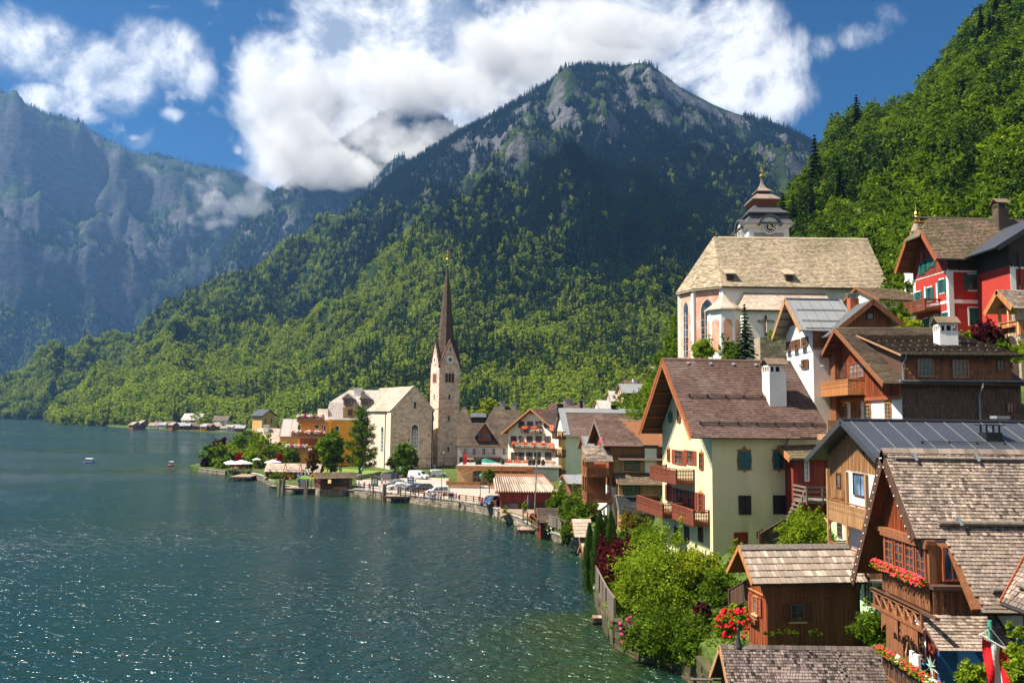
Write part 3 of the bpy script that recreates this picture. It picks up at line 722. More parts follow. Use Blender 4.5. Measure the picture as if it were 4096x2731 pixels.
def window(root,fn,s0,s1,z0,z1,frame='wood_brown',glass='glass',nx=2,ny=2,fw=0.07,shutters=None,so='open',surround=None,sill=None,orn=None,name='window',dep=0.09,slats=False,sw=None,n0=0.0,ang=0.0):
 s0,s1=min(s0,s1),max(s0,s1);z0,z1=min(z0,z1),max(z0,z1)
 mb=MB();bx=lambda a0,a1,b0,b1,c0,c1:mb.boxm(fn,a0,a1,b0,b1,c0+n0,c1+n0)
 bx(s0,s0+fw,z0,z1,-0.02,dep);bx(s1-fw,s1,z0,z1,-0.02,dep);bx(s0+fw,s1-fw,z1-fw,z1,-0.02,dep);bx(s0+fw,s1-fw,z0,z0+fw,-0.02,dep)
 b=fw*0.35
 for k in range(1,nx):
  c=s0+(s1-s0)*k/nx;bx(c-b,c+b,z0+fw,z1-fw,0,dep*0.7)
 for k in range(1,ny):
  c=z0+(z1-z0)*k/ny;bx(s0+fw,s1-fw,c-b*.8,c+b*.8,0,dep*0.62)
 W=mb.build(name,frame,root)
 mb=MB();mb.boxm(fn,s0+fw*.5,s1-fw*.5,z0+fw*.5,z1-fw*.5,n0+0.004,n0+0.025);mb.build('pane',glass,W)
 if surround:
  q=0.14;mb=MB()
  for a in((s0-q,s0,z0-q,z1+q),(s1,s1+q,z0-q,z1+q),(s0,s1,z1,z1+q),(s0,s1,z0-q,z0)):mb.boxm(fn,*a,n0,n0+0.035)
  mb.build('surround',surround,W)
 if sill:
  mb=MB();mb.boxm(fn,s0-0.1,s1+0.1,z0-0.08,z0,n0,n0+0.16);mb.build('sill',sill,W)
 if orn:
  w=s1-s0;c=(s0+s1)/2
  for up in(1,-1):
   zz=z1 if up>0 else z0;mb=MB()
   hgt=w*(0.42 if up>0 else 0.28)
   pts=[(-.62,0),(-.66,.3),(-.52,.18),(-.36,.34),(-.22,.30),(-.12,.62),(0,1.0),(.12,.62),(.22,.30),(.36,.34),(.52,.18),(.66,.3),(.62,0)]
   mb.prism([(c+a*w,zz+up*b_*hgt)for a,b_ in pts],fn,n0+0.004,n0+0.03);mb.build('ornament',orn,W)
  for sx in(-1,1):
   mb=MB();e=s0 if sx<0 else s1
   mb.prism([(e,z0),(e+sx*.05*w,z0+(z1-z0)*.1),(e+sx*.13*w,z0+(z1-z0)*.5),(e+sx*.05*w,z0+(z1-z0)*.9),(e,z1)],fn,n0+0.004,n0+0.028);mb.build('ornament',orn,W)
 if shutters:
  w=(s1-s0)/2 if sw is None else sw
  for sx in(-1,1):
   if so=='closed':a0,a1=((s0+.01,s0+w-.01)if sx<0 else(s1-w+.01,s1-.01));c0,c1=dep*0.75,dep+0.03
   else:a0,a1=((s0-w-.03,s0-.03)if sx<0 else(s1+.03,s1+w+.03));c0,c1=0.03,0.07
   if so=='half' and sx>0:continue
   if so=='half':a0,a1=s0+.01,s0+w-.01;c0,c1=dep*0.75,dep+0.03
   mb=MB();fr=0.05
   if slats:
    mb.boxm(fn,a0,a0+fr,z0,z1,n0+c0,n0+c1);mb.boxm(fn,a1-fr,a1,z0,z1,n0+c0,n0+c1)
    mb.boxm(fn,a0+fr,a1-fr,z0,z0+fr,n0+c0,n0+c1);mb.boxm(fn,a0+fr,a1-fr,z1-fr,z1,n0+c0,n0+c1)
    zm=(z0+z1)/2;mb.boxm(fn,a0+fr,a1-fr,zm-.03,zm+.03,n0+c0,n0+c1)
    k=z0+fr+0.03
    while k<z1-fr-.04:
     mb.solid([fn(a0+fr,k,n0+c0+.03),fn(a1-fr,k,n0+c0+.03),fn(a1-fr,k+.06,n0+c0),fn(a0+fr,k+.06,n0+c0)],[(0,1,2,3)]);k+=0.085
    mb.boxm(fn,a0+fr,a1-fr,z0+fr,z1-fr,n0+c0-.012,n0+c0-.004)
   else:mb.boxm(fn,a0,a1,z0,z1,n0+c0,n0+c1)
   mb.build('shutter',shutters,W)
 return W
def win(H,face,u0,v0,u1,v1,off=0.0,**kw):
 vm,um=(v0+v1)/2,(u0+u1)/2
 a=H.hit(face,u0,vm,off)[0];b=H.hit(face,u1,vm,off)[0]
 zt=H.hit(face,um,v0,off)[1];zb=H.hit(face,um,v1,off)[1]
 return window(H.root,H.fn(face,off),a,b,zb,zt,**kw)
def balcony(root,fn,s0,s1,z,depth,rail=1.0,mat='wood_rail',floor='wood_brown',panel='board',n0=0.0,cut=0.16,ends=True,stuff=True,postmat=None,slat_w=0.13,gapf=0.25):
 """floor slab, posts, top rail and upright slats; part tree: balcony > floor, rail, post, slats"""
 B=MB();B.boxm(fn,s0,s1,z-0.16,z,n0,n0+depth);B=B.build('balcony',floor,root)
 pm=postmat or mat
 def run(g,a0,a1):
  L=abs(a1-a0);lo,hi=min(a0,a1),max(a0,a1)
  n=max(1,int(round(L/1.5)))
  for k in range(n+1):
   c=lo+(hi-lo)*k/n;mb=MB();mb.boxm(g,c-.045,c+.045,z-.2,z+rail,-.045,.045);mb.build('post',pm,B)
  mb=MB();mb.boxm(g,lo-.06,hi+.06,z+rail,z+rail+.06,-.09,.09);mb.build('handrail',pm,B)
  mb=MB();mb.boxm(g,lo,hi,z+.06,z+.12,-.035,.035);mb.boxm(g,lo,hi,z+rail-.14,z+rail-.08,-.035,.035);mb.build('lower_rail',pm,B)
  m=max(1,int(L/slat_w));w=(hi-lo)/m;mb=MB();rnd=random.Random(5)
  for k in range(m):
   c=lo+(k+.5)*w;q=w*(1-gapf)/2;mb.cur=rnd.uniform(-.4,.4)
   mb.prism([(c-q,z-.2),(c,z-.27),(c+q,z-.2),(c+q,z+rail*.3),(c+q*.45,z+rail*.42),(c+q,z+rail*.55),(c+q*.6,z+rail*.72),(c+q,z+rail-.05),(c-q,z+rail-.05),(c-q*.6,z+rail*.72),(c-q,z+rail*.55),(c-q*.45,z+rail*.42),(c-q,z+rail*.3)],g,.036,.06)
  mb.build('balusters',mat,B,kind='stuff')
 run(lambda a,zz,n:fn(a,zz,n0+depth+n),s0,s1)
 if ends:
  for e in(s0,s1):run(lambda a,zz,n,e=e:fn(e+(n if e==s1 else-n),zz,n0+a),0.05,depth)
 return B
def flowerbox(root,fn,s0,s1,z,n0,mat='flower_red',seed=1,hang=0.35,h=0.3,dens=1.0,top=True,box='wood_brown',fs=0.07,part='flower_box'):
 """planter with a spill of blossom: a part of what it hangs on"""
 rnd=random.Random(seed);mb=MB();mb.boxm(fn,s0,s1,z-.2,z,n0,n0+.22);b=mb.build(part,box,root)
 L=s1-s0;mb=MB();n=int(L*60*dens)
 for k in range(n):
  a=rnd.uniform(s0-.05,s1+.05);zz=z+rnd.uniform(-hang,h*.7);nn=n0+.12+rnd.gauss(0.08,.12);mb.cur=rnd.uniform(-.6,.7)
  leafquad(mb,Vector(fn(a,zz,nn)),0.09,rnd)
 mb.build('foliage','leaf_bright',b)
 mats=mat if isinstance(mat,(list,tuple))else[mat]
 for q,mt in enumerate(mats):
  mb=MB();c0=0
  for k in range(int(L*42*dens/len(mats))):
   a=rnd.uniform(s0-.05,s1+.05)
   if len(mats)>1 and(math.sin(a*2.3+1.0)>0.55)!=(q==1):continue
   zz=z+rnd.uniform(-hang,h);nn=n0+.16+abs(rnd.gauss(.08,.10));mb.cur=rnd.uniform(-.5,.5);r=fs*rnd.uniform(.6,1.3)
   p=Vector(fn(a,zz,nn));mb.solid([p+Vector((r,0,0)),p+Vector((0,r,0)),p-Vector((r,0,0)),p-Vector((0,r,0)),p+Vector((0,0,r)),p-Vector((0,0,r*.6))],[(0,1,4),(1,2,4),(2,3,4),(3,0,4),(1,0,5),(2,1,5),(3,2,5),(0,3,5)])
  if mb.v:mb.build('blossom',mt,b)
 return b
def chimney(H,x,y,zb,zt,w=1.0,d=0.9,mat='plaster_white',cap='gable',capmat='tile_rust',name='chimney'):
 z0=H.z0;mb=MB();mb.box(x-w/2,x+w/2,y-d/2,y+d/2,zb-z0,zt-z0-(.55 if cap=='gable' else.1));c=mb.build(name,mat,H.root)
 t=zt-z0
 if cap=='gable':
  mb=MB();a=.55
  for k in range(4):
   xx=x-w/2+w*k/3;mb.box(xx-.06 if k else xx,xx+.06 if k<3 else xx,y-d/2,y-d/2+.1,t-a,t-.12);mb.box(xx-.06 if k else xx,xx+.06 if k<3 else xx,y+d/2-.1,y+d/2,t-a,t-.12)
  for k in range(4):
   yy=y-d/2+d*k/3;mb.box(x-w/2,x-w/2+.1,yy-.05,yy+.05,t-a,t-.12)
  mb.box(x-w/2,x+w/2,y-d/2,y+d/2,t-.12,t);mb.build('vent_course',mat,c)
  mb=MB();mb.box(x-w*.3,x+w*.3,y-d*.3,y+d*.3,t-a,t-.12);mb.build('flue','metal_black',c)
  mb=MB()
  mb.prism([(y-d/2-.15,t),(y,t+.55),(y+d/2+.15,t),(y+d/2+.15,t+.07),(y,t+.64),(y-d/2-.15,t+.07)],lambda a_,b_,n:(n,a_,b_),x-w/2-.2,x+w/2+.2)
  mb.build('chimney_roof',capmat,c)
 elif cap=='plate':
  mb=MB()
  for sx in(-1,1):
   for sy in(-1,1):mb.box(x+sx*(w/2-.1)-.04,x+sx*(w/2-.1)+.04,y+sy*(d/2-.1)-.04,y+sy*(d/2-.1)+.04,t-.1,t+.3)
  mb.box(x-w/2-.15,x+w/2+.15,y-d/2-.1,y+d/2+.1,t+.3,t+.36);mb.build('cowl',capmat,c)
 else:
  mb=MB();mb.box(x-w/2-.08,x+w/2+.08,y-d/2-.08,y+d/2+.08,t-.1,t+.08);mb.build('crown_course',mat,c)
 return c
def downpipe(H,x,off,zt,zb,mat='zinc',face='side'):
 f=H.fn(face);mb=MB();mb.tube([f(x,zt,off+.5),f(x,zt-.25,off+.45),f(x,zt-.9,.14),f(x,zb,.14)],.07,6);mb.build('downpipe',mat,H.root)
 # ================================================================== the near houses
def near_key(H,fn):
 """sort shingle cells by their distance from the camera"""
 def k(c):
  q=fn((c[0]+c[1])/2,(c[2]+c[3])/2,0);w=H.o+H.ax*q[0]+H.ay*q[1];return w.x*w.x*0.25+w.y*w.y+(abs(proj((w.x,w.y,q[2]+H.z0))[0]-2600)>1490)*1e5
 return k
 # ---- pale yellow house with brown tiled roof
def yellow_house():
 H=House('lake_house','pale yellow plastered house with steep brown tiled roof and carved red balconies','house',2849,64,9,2650,3168,6.2)
 W=H.W;og=2.0
 zr=H.zat(-og,W/2,2668,1433);ze_ov=H.zat(-og,-0.9,2779,1744)
 m=(zr-ze_ov)/(W/2+0.9)
 H.setroof(zr,zr-m*W/2,og=og,oe=0.9,ogr=0.2)
 L0=H.L
 H.L=H.hit('side',3300,1750,0)[0]
 H.walls('plaster_yellow',zb=1.0)
 H.slab('wood_dark',barge='wood_red',bw=0.14)
 xr=H.L+H.ogr
 # the right end of the roof is cut back towards the ridge
 cut=lambda a,b:a<xr-max(0,2.6-b*0.42)
 cover(H.root,H.fnn,-og,xr,0.05,H.bn,0.21,0.30,['tile_brown'],th=0.035,indiv=240,name='tile',order=near_key(H,H.fnn),jit=0.05,gap=0.006)
 cover(H.root,H.fnf,-og,xr,0.05,H.bf,0.42,0.6,['tile_brown'],th=0.04,name='tile',jit=0.05)
 H.ridgecap('tile_brown');H.gutter('iron')
 snowrail(H,H.fnn,-og+1.0,H.L*0.78,H.bn*0.52);snowrail(H,H.fnn,-og+1.0,H.L+.2,H.bn*0.86)
 for k in range(7):
  mb=MB();a=-og+2+k*2.1;mb.boxm(H.fnn,a,a+.22,.55,.8,.03,.16);mb.build('roof_vent','metal_grey',H.root)
  # scalloped barge trim under the gable eaves
 for f,b in((H.fnn,H.bn),(H.fnf,H.bf)):
  mb=MB();n=int(b/.22)
  for k in range(n):
   q=k*b/n;mb.prism([(q,-.42),(q+.11,-.62),(q+.22,-.42)],lambda aa,bb,nn,f=f:f(nn,aa,bb),-og-.06,-og-.02)
  mb.build('fretwork','wood_orange',H.root,kind='stuff')
 H.underboards('wood_red',6)
 # dark eaves board on the side
 mb=MB();mb.boxm(H.fn('side'),-.3,H.L,H.ze-.75,H.ze-.3,0.01,.1);mb.build('eaves_board','wood_dark',H.root)
 c0=H.hit('side',3100,1600,3)[0]
 p=H.w2l(at(3098,1610,67.2))
 chimney(H,p.x,p.y,H.zr-H.mn*(H.yr-p.y)-1.0,H.zat(p.x,p.y,3098,1462),1.5,1.3)
 W_=lambda*a,**k:win(H,'side',*a,**k)
 W_(2953,1803,3002,1876,frame='ornament',shutters='shutter_teal',so='closed',slats=True,orn='ornament',nx=1,ny=1)
 W_(3093,1803,3138,1876,frame='ornament',shutters='shutter_teal',so='half',slats=True,orn='ornament',nx=2,ny=1)
 W_(2954,1981,3003,2057,frame='shutter_black',shutters='shutter_black',so='closed',slats=True,nx=1,ny=1)
 W_(3092,1980,3141,2055,frame='shutter_black',shutters='shutter_black',so='closed',slats=True,nx=1,ny=1)
 # garden door
 win(H,'side',2935,2128,2990,2200,frame='wood_redpaint',glass='wood_redpaint',nx=1,ny=1,name='door')
 win(H,'side',3030,2130,3068,2150,frame='iron',orn='ornament',nx=3,ny=1)
 g=dict(frame='wood_red',nx=2,ny=3)
 win(H,'gable',2711,1628,2724,1688,orn='ornament',**g);win(H,'gable',2677,1652,2690,1686,orn='ornament',shutters='shutter_teal',so='closed',**g)
 win(H,'gable',2671,1795,2681,1843,orn='ornament',**g)
 win(H,'gable',2703,1800,2731,1856,shutters='shutter_red',slats=True,**g);win(H,'gable',2750,1801,2774,1856,shutters='shutter_red',slats=True,**g)
 win(H,'gable',2799,1812,2815,1876,orn='ornament',**g)
 win(H,'gable',2669,1940,2682,2000,shutters='shutter_red',slats=True,orn='ornament',**g)
 win(H,'gable',2708,1955,2738,2040,shutters='shutter_red',slats=True,**g);win(H,'gable',2752,1963,2774,2040,shutters='shutter_red',slats=True,**g)
 win(H,'gable',2797,1972,2812,2045,shutters='shutter_red',slats=True,orn='ornament',**g)
 for u in(2700,2740,2795):win(H,'gable',u,2105,u+18,2165,frame='wood_dark',nx=2,ny=3)
 f=H.fn('gable')
 s1=H.hit('gable',2778,1900)[0];s0=H.hit('gable',2650,1900)[0];z=CAM_H+ray(2700,1905).z*(H.o+H.ay*(s0+s1)/2).y
 zb=H.zat(-1.6,s1,2780,1928)
 balcony(H.root,f,s1,s0-1.2,zb,1.6)
 s1=H.hit('gable',2838,2080)[0];s0=H.W+0.6
 zb=H.zat(-1.3,s1,2841,2094);sm=s1+(s0-s1)*.42
 balcony(H.root,f,s1,sm,zb,1.3);balcony(H.root,f,sm+.1,s0+.6,zb,2.1)
 # table and chairs on the lower balcony
 downpipe(H,H.hit('side',3145,1800)[0],.3,H.ze-.4,H.ze-2.4)
 return H
HY=yellow_house()
# ---- red-brown annex between the yellow and the green house
def annex():
 H=House('timber_annex','low red-brown boarded annex wedged behind the wooden stair landing','annex',3172,63.5,5,0,3345,7.0,W=5.0,vC=1900)
 H.setroof(H.zat(0,2.5,3250,1762),H.zat(0,-.7,3230,1815),og=.5,oe=.7,ogr=1.2)
 H.ze=H.ze+.2
 H.walls('wood_redpaint',zb=9.4)
 mb=MB();mb.box(.02,H.L-.02,.05,H.W,-4,2.45);mb.build('plinth','plaster_yellow',H.root)
 boards(H.root,H.fn('side'),.02,H.L,9.4,H.ze-.15,.17,['wood_redpaint'],.035,tamp=1.2)
 H.slab('wood_dark',barge='wood_orange')
 cover(H.root,H.fnn,-.5,H.L+1.2,0.02,H.bn,.3,.3,['tile_rust'],.04,name='tile',indiv=120)
 H.gutter('zinc')
 win(H,'side',3216,1838,3234,1924,frame='trim_white',glass='glass_pale',nx=2,ny=4,n0=.04)
 win(H,'side',3173,1995,3196,2060,frame='wood_dark',nx=1,ny=1,name='door')
 # landing with plank rail and steps
 t=thing('stair_landing','wooden stair landing with plank railing in front of the red-brown annex','balcony',tuple(H.o+Vector((.1,-2.6,0))),R(5))
 zf=H.zat(3,-2.4,3280,2000)
 mb=MB();mb.box(0,2.5,0,2.3,zf-.22,zf);mb.build('deck','wood_grey',t)
 for x in(0,1.25,2.5):
  mb=MB();mb.box(x-.05,x+.05,-.05,.05,zf-.3,zf+1.05);mb.build('post','wood_grey',t)
 for z in(.3,.68,1.0):
  mb=MB();mb.box(-.05,2.55,-.09,-.05,zf+z-.08,zf+z+.06);mb.build('rail','wood_grey',t)
  mb=MB();mb.box(-.09,-.05,-.05,2.2,zf+z-.08,zf+z+.06);mb.build('rail','wood_grey',t)
 for y in(.3,1.9):
  mb=MB();mb.tube([(0,y,zf-.1),(-1.4,y-.3,zf-2.8)],.11,4);mb.build('stringer','paint_red' if y<1 else 'wood_grey',t)
 for k in range(9):
  mb=MB();q=k/9;mb.box(-1.4*q-.24,-1.4*q,.1-.3*q,1.9-.3*q,zf-.2-2.7*q,zf-.14-2.7*q);mb.build('tread','wood_grey',t)
 mb=MB();mb.tube([(0,.2,zf+.9),(-1.4,0,zf-1.9)],.05,4);mb.build('handrail','wood_grey',t)
 for k in range(3):
  mb=MB();q=.2+k*.35;mb.tube([(-1.4*q,.2-.2*q,zf-.1-2.8*q),(-1.4*q,.2-.2*q,zf+.9-2.8*q)],.04,4);mb.build('baluster','wood_grey',t)
annex()
# ---- mint green house under a dark sheet-metal roof
def mint_house():
 H=House('metal_roof_house','mint green house with brown boarded gable and long dark sheet metal roof','house',3560,46.0,0,3339,4500,4.8,vC=2100)
 yr=49.7-H.o.y
 H.W=54.6-H.o.y
 H.setroof(H.zat(-1.1,yr,3400,1678),0,og=1.1,oe=2.0,ogr=0,yr=yr)
 m=.452;H.ze=H.zr-m*yr;H.setroof(H.zr,H.ze,og=1.1,oe=1.0,ogr=0,yr=yr,yf=H.zr-m*(H.W-yr))
 H.L=24
 H.walls('plaster_mint',zt=H.hit('gable',3350,2040)[1],zb=2)
 zmid=H.hit('gable',3350,2042)[1]
 H.walls('wood_dark',zb=zmid,name='upper_wall')
 H.slab('metal_dark',barge='metal_dark',th=.14,bw=.16)
 for f,b in((H.fnn,H.bn),(H.fnf,H.bf)):
  seams(H,f,-.6,H.L,b,1.15,h=.035,w=.035)
 mb=MB();mb.boxm(H.fnn,-1.15,H.L,-.02,.22,.02,.09);mb.boxm(H.fnf,-1.15,H.L,-.02,.22,.02,.09);mb.build('ridge_cap','metal_black',H.root)
 for bb in(H.bn*.62,):
  mb=MB();mb.tube([H.fnn(2.2,bb,.12),H.fnn(H.L,bb,.12)],.025,4)
  k=2.4
  while k<H.L:mb.boxm(H.fnn,k-.03,k+.03,bb-.1,bb+.05,0,.13);k+=1.6
  mb.build('snow_guard','iron',H.root)
 g=H.fn('gable');roof=lambda y:(H.zr-(H.yr-y)*H.mn if y<H.yr else H.zr-(y-H.yr)*H.mf)-.2
 # boards, left of and above the loggia
 yl=H.hit('gable',3388,1990)[0]
 boards(H.root,g,yl,H.W,zmid,roof,.19,['wood_tan'],.05,batten=True,tamp=.7)
 zl=H.hit('gable',3420,1880)[1]
 boards(H.root,g,0.0,yl,zl,roof,.19,['wood_tan'],.05,batten=True,tamp=.7,scallop=.12)
 mb=MB();mb.boxm(g,yl,H.W,zmid-.16,zmid+.02,.0,.12);mb.build('sill_beam','wood_tan',H.root)
 win(H,'gable',3352,1890,3370,1950,frame='wood_dark',nx=1,ny=1,n0=.06)
 win(H,'gable',3459,1762,3478,1815,frame='wood_black',nx=1,ny=1,n0=.06)
 # loggia: white back wall shown as an inset panel between posts
 mb=MB();mb.boxm(g,0.1,yl,zmid-.0,zl-.05,.012,.03);mb.build('loggia_wall','plaster_white',H.root)
 win(H,'gable',3418,1893,3477,1985,frame='wood_dark',glass='glass_blue',nx=2,ny=1,n0=.03)
 zb1=H.hit('gable',3392,2062)[1]
 b=balcony(H.root,g,.2,yl,zb1,1.2,rail=1.05,mat='wood_tan',postmat='wood_trim',slat_w=.11,ends=True)
 zb2=H.hit('gable',3400,2238)[1]
 b=balcony(H.root,g,.2,yl,zb2,1.2,rail=1.1,mat='wood_tan',postmat='wood_trim',slat_w=.11,ends=True)
 mb=MB();mb.boxm(g,0,yl+.1,zb2-.3,zb2-.16,0,1.35);mb.build('balcony_kerb','concrete',H.root)
 for y in(.2,yl*.5,yl):
  mb=MB();mb.boxm(g,y-.09,y+.09,zb2,zl,1.1,1.28);mb.build('post','wood_tan',H.root)
  for sy in(-1,1):
   mb=MB();pts=[]
   for k in range(6):
    a=k/5*math.pi/2;pts.append(g(y+sy*(.09+.6*(1-math.cos(a))),zb1-.25-.6*(1-math.sin(a)),1.2))
   mb.tube(pts,.06,4);mb.build('brace','wood_tan',H.root)
 mb=MB();mb.boxm(g,0,yl,zb2+.02,zb1-.3,.012,.03);mb.build('loggia_wall','plaster_white',H.root)
 win(H,'gable',3353,2090,3372,2150,frame='wood_brown',surround='trim_white',nx=1,ny=3)
 win(H,'gable',3462,2310,3490,2400,frame='wood_brown',surround='trim_white',nx=2,ny=2,glass='glass_pale')
 win(H,'gable',3517,2350,3548,2440,frame='wood_brown',surround='trim_white',nx=2,ny=2,glass='glass_pale')
 # black chimney with raised cowl
 p=H.w2l(at(3962,1770,47.5))
 c=chimney(H,p.x,p.y,H.zr-H.mn*(H.yr-p.y)-.6,H.zat(p.x,p.y,3962,1722),.95,.8,'metal_black','plate','metal_black')
 p=H.w2l(at(4000,1670,52));c=chimney(H,p.x,p.y,H.zr-1,H.zat(p.x,p.y,3995,1668),.7,.6,'metal_grey','flat','metal_grey')
 return H
HM=mint_house()
# ---- chalet with dark shingled side
def chalet():
 H=House('chalet','large brown chalet with white ground floor, orange balcony and dark shingled side wall','house',3606,58.5,-6,3272,4085,12.0,vC=1600)
 og=1.4
 ya=H.W*.5
 def zpix(lx,ly,u,v):return H.zat(lx,ly,u,v)
 zr=zpix(-og,ya,3365,1313);ze=zpix(-og,-.5,3572,1532)
 m=(zr-ze)/(ya+.5)
 H.setroof(zr,zr-m*ya,og=og,oe=.5,ogr=.3,yr=ya)
 H.L=H.hit('side',4085,1600)[0]
 zw=H.hit('side',3606,1583)[1]
 H.walls('wood_black',zb=zw-.05,name='upper_wall');H.walls('plaster_white',zt=zw,zb=8)
 H.slab('wood_dark',barge='wood_trim',bw=.16)
 H.underboards('wood_red',8)
 # main roof: tiles only left of the broad dormer
 xd=.2
 cover(H.root,H.fnn,-og,H.L+.3,.05,H.bn,.24,.33,['tile_dark'],.045,indiv=150,name='tile',order=near_key(H,H.fnn),jit=.05,keep=lambda a,b:a<1.6-og+.42*b+.6 or b<2.4)
 cover(H.root,H.fnf,-og,H.L+.3,.05,H.bf,.5,.66,['tile_dark'],.045,name='tile',jit=.05)
 H.ridgecap('tile_dark')
 # shed dormer over nearly the whole length: wall in line with the house front, flatter roof
 x0,x1=.25,H.L-.6
 zt=H.hit('side',3800,1412)[1];z_b=H.hit('side',3800,1518)[1]
 f=H.fn('side')
 D=MB()
 yb=2.2*(H.yr/H.yr)
 sdz=zt-(-.6)*0
 top_b=2.0
 P=H.fnn(0,top_b,.06);yj,zj=P[1],P[2]
 D.prism([(0.0,z_b-H.z0),(0.0,zt-H.z0),(yj,zj-.12),(yj,z_b-H.z0)],lambda a,b,n:(n,a,b),x0,x1)
 D=D.build('dormer','wood_dark',H.root)
 L2=math.hypot(yj+.7,zj-(zt-H.z0)+.16)
 sl_=(zj-(zt-H.z0))/(yj+0.0)
 ca=1/math.hypot(1,sl_);sa=sl_*ca
 fd=lambda a,b,n:(a,yj-b*ca-n*sa,zj-b*sa+n*ca)
 bl=(yj+.7)/ca
 mb=MB();mb.boxm(fd,x0-.45,x1+.5,0,bl,-.12,.02);mb.build('dormer_roof','wood_tan',D)
 cover(H.root,fd,x0-.45,x1+.5,0,bl,.26,.34,['tile_dark'],.045,indiv=140,name='tile',order=near_key(H,fd),jit=.05)
 mb=MB();rnd=random.Random(4)
 for i in range(3):
  a=x0+(i%2)*.3
  while a<x1:mb.boxm(fd,a,a+.09,bl*(.4+.22*i),bl*(.4+.22*i)+.09,.05,.15);a+=.62
 mb.build('snow_hooks','zinc',H.root,kind='stuff')
 mb=MB();p=fd(0,bl+.05,-.06);mb.tube([(x0-.45,p[1],p[2]),(x1+.5,p[1],p[2])],.09,6);mb.build('gutter','iron',H.root)
 # shingled walls
 rf=lambda a,b,n:f(a,zt-.02-b,n)
 cover(H.root,rf,x0,x1,0,zt-z_b,.3,.28,['wood_brown'],.04,name='wall_shingle',indiv=0,seed=5)
 z2=z_b-.25
 rf2=lambda a,b,n:f(a,z2-b,n)
 cover(H.root,rf2,0.02,H.L,0,z2-8.5,.3,.28,['wood_dark'],.04,name='wall_shingle',seed=6)
 rf3=lambda a,b,n:(x0-n,a,zt-H.z0-.02-b)
 mb=MB();mb.boxm(lambda a,b,n:f(a,b,n),-.2,x1+.6,z_b-.18,z_b-.06,-.1,.5);mb.build('roof_flashing','metal_grey',H.root)
 mb=MB();mb.tube([f(-.1,z_b-.2,.55),f(H.L,z_b-.2,.55)],.09,6);mb.build('gutter','iron',H.root)
 kw=dict(frame='wood_tan',glass='glass',nx=4,ny=3,n0=.05,fw=.08)
 win(H,'side',3668,1432,3732,1508,**kw);win(H,'side',3808,1438,3872,1512,**kw);win(H,'side',3986,1440,4018,1484,frame='wood_brown',nx=2,ny=2,n0=.05)
 win(H,'side',4025,1610,4055,1650,frame='wood_redpaint',nx=2,ny=1,n0=.05)
 downpipe(H,H.hit('side',3603,1470)[0]+.1,.35,zt-.1,z_b-.1);downpipe(H,H.hit('side',3912,1560)[0],.3,z_b-.3,9)
 # gable boarding
 g=H.fn('gable');roof=lambda y:(H.zr-(H.yr-y)*H.mn if y<H.yr else H.zr-(y-H.yr)*H.mf)-.2
 boards(H.root,g,0,H.W,zw,roof,.22,['wood_red'],.05,tamp=1.1,batten=True)
 mb=MB();mb.boxm(g,0,H.W,zw-.22,zw+.05,.05,.18);mb.build('sill_beam','wood_red',H.root)
 win(H,'gable',3403,1450,3462,1512,frame='wood_trim',glass='glass_pale',nx=4,ny=3,n0=.06)
 win(H,'gable',3362,1455,3388,1512,frame='wood_dark',nx=2,ny=2,n0=.06);win(H,'gable',3505,1487,3523,1516,frame='wood_red',nx=2,ny=1,n0=.06)
 s1=H.hit('gable',3465,1560)[0];s0=H.hit('gable',3330,1560)[0]-1.2
 balcony(H.root,g,s1,s0,H.zat(-1.4,s1,3468,1568),1.4,rail=1.05,mat='wood_orange',postmat='wood_tan',floor='wood_orange',slat_w=.2,gapf=.12)
 kw=dict(frame='wood_tan',glass='glass',nx=2,ny=4,orn='ornament')
 win(H,'gable',3368,1622,3388,1678,**kw);win(H,'gable',3407,1617,3440,1680,frame='wood_brown',glass='wood_brown',nx=2,ny=2,orn='wood_red',name='door');win(H,'gable',3461,1617,3484,1678,**kw);win(H,'gable',3542,1610,3566,1675,**kw)
 # slatted terrace rail in front of the ground floor
 t=thing('terrace_railing','orange fretwork terrace railing at the foot of the white chalet wall','railing',(0,0,0))
 p0=at(3312,1735,57);p1=at(3395,1735,57);z1=at(3312,1684,57).z;z0=at(3312,1738,57).z
 mb=MB();n=13
 for k in range(n):
  x=p0 .x+(p1 .x-p0 .x)*k/n;w=(p1 .x-p0 .x)/n
  mb.prism([(x+.02,z0),(x+w-.02,z0),(x+w-.02,z0+.35),(x+w*.62,z0+.48),(x+w-.02,z0+.62),(x+w-.02,z1),(x+.02,z1),(x+.02,z0+.62),(x+w*.38,z0+.48),(x+.02,z0+.35)],lambda a,b,n_:(a,57-n_,b),0,.03)
 mb.build('slats','wood_orange',t,kind='stuff')
 mb=MB();mb.box(p0 .x-.05,p1 .x,56.93,57.07,z1,z1+.07);mb.build('handrail','wood_tan',t)
 mb=MB();mb.box(p0 .x-.05,p1 .x+1,56.9,58.9,z0-.4,z0);mb.build('deck','wood_tan',t)
 for x in(p0 .x,(p0 .x+p1 .x)/2):
  mb=MB();mb.box(x-.05,x+.05,56.94,57.06,z0-.3,z1);mb.build('post','wood_tan',t)
  # chimney with little gabled cap
 p=H.w2l(at(3783,1360,62))
 chimney(H,p.x,p.y,H.hit('side',3783,1385,p.y)[1]-.8,H.zat(p.x,p.y,3783,1298),1.35,1.2,'plaster_white')
 return H
HC=chalet()
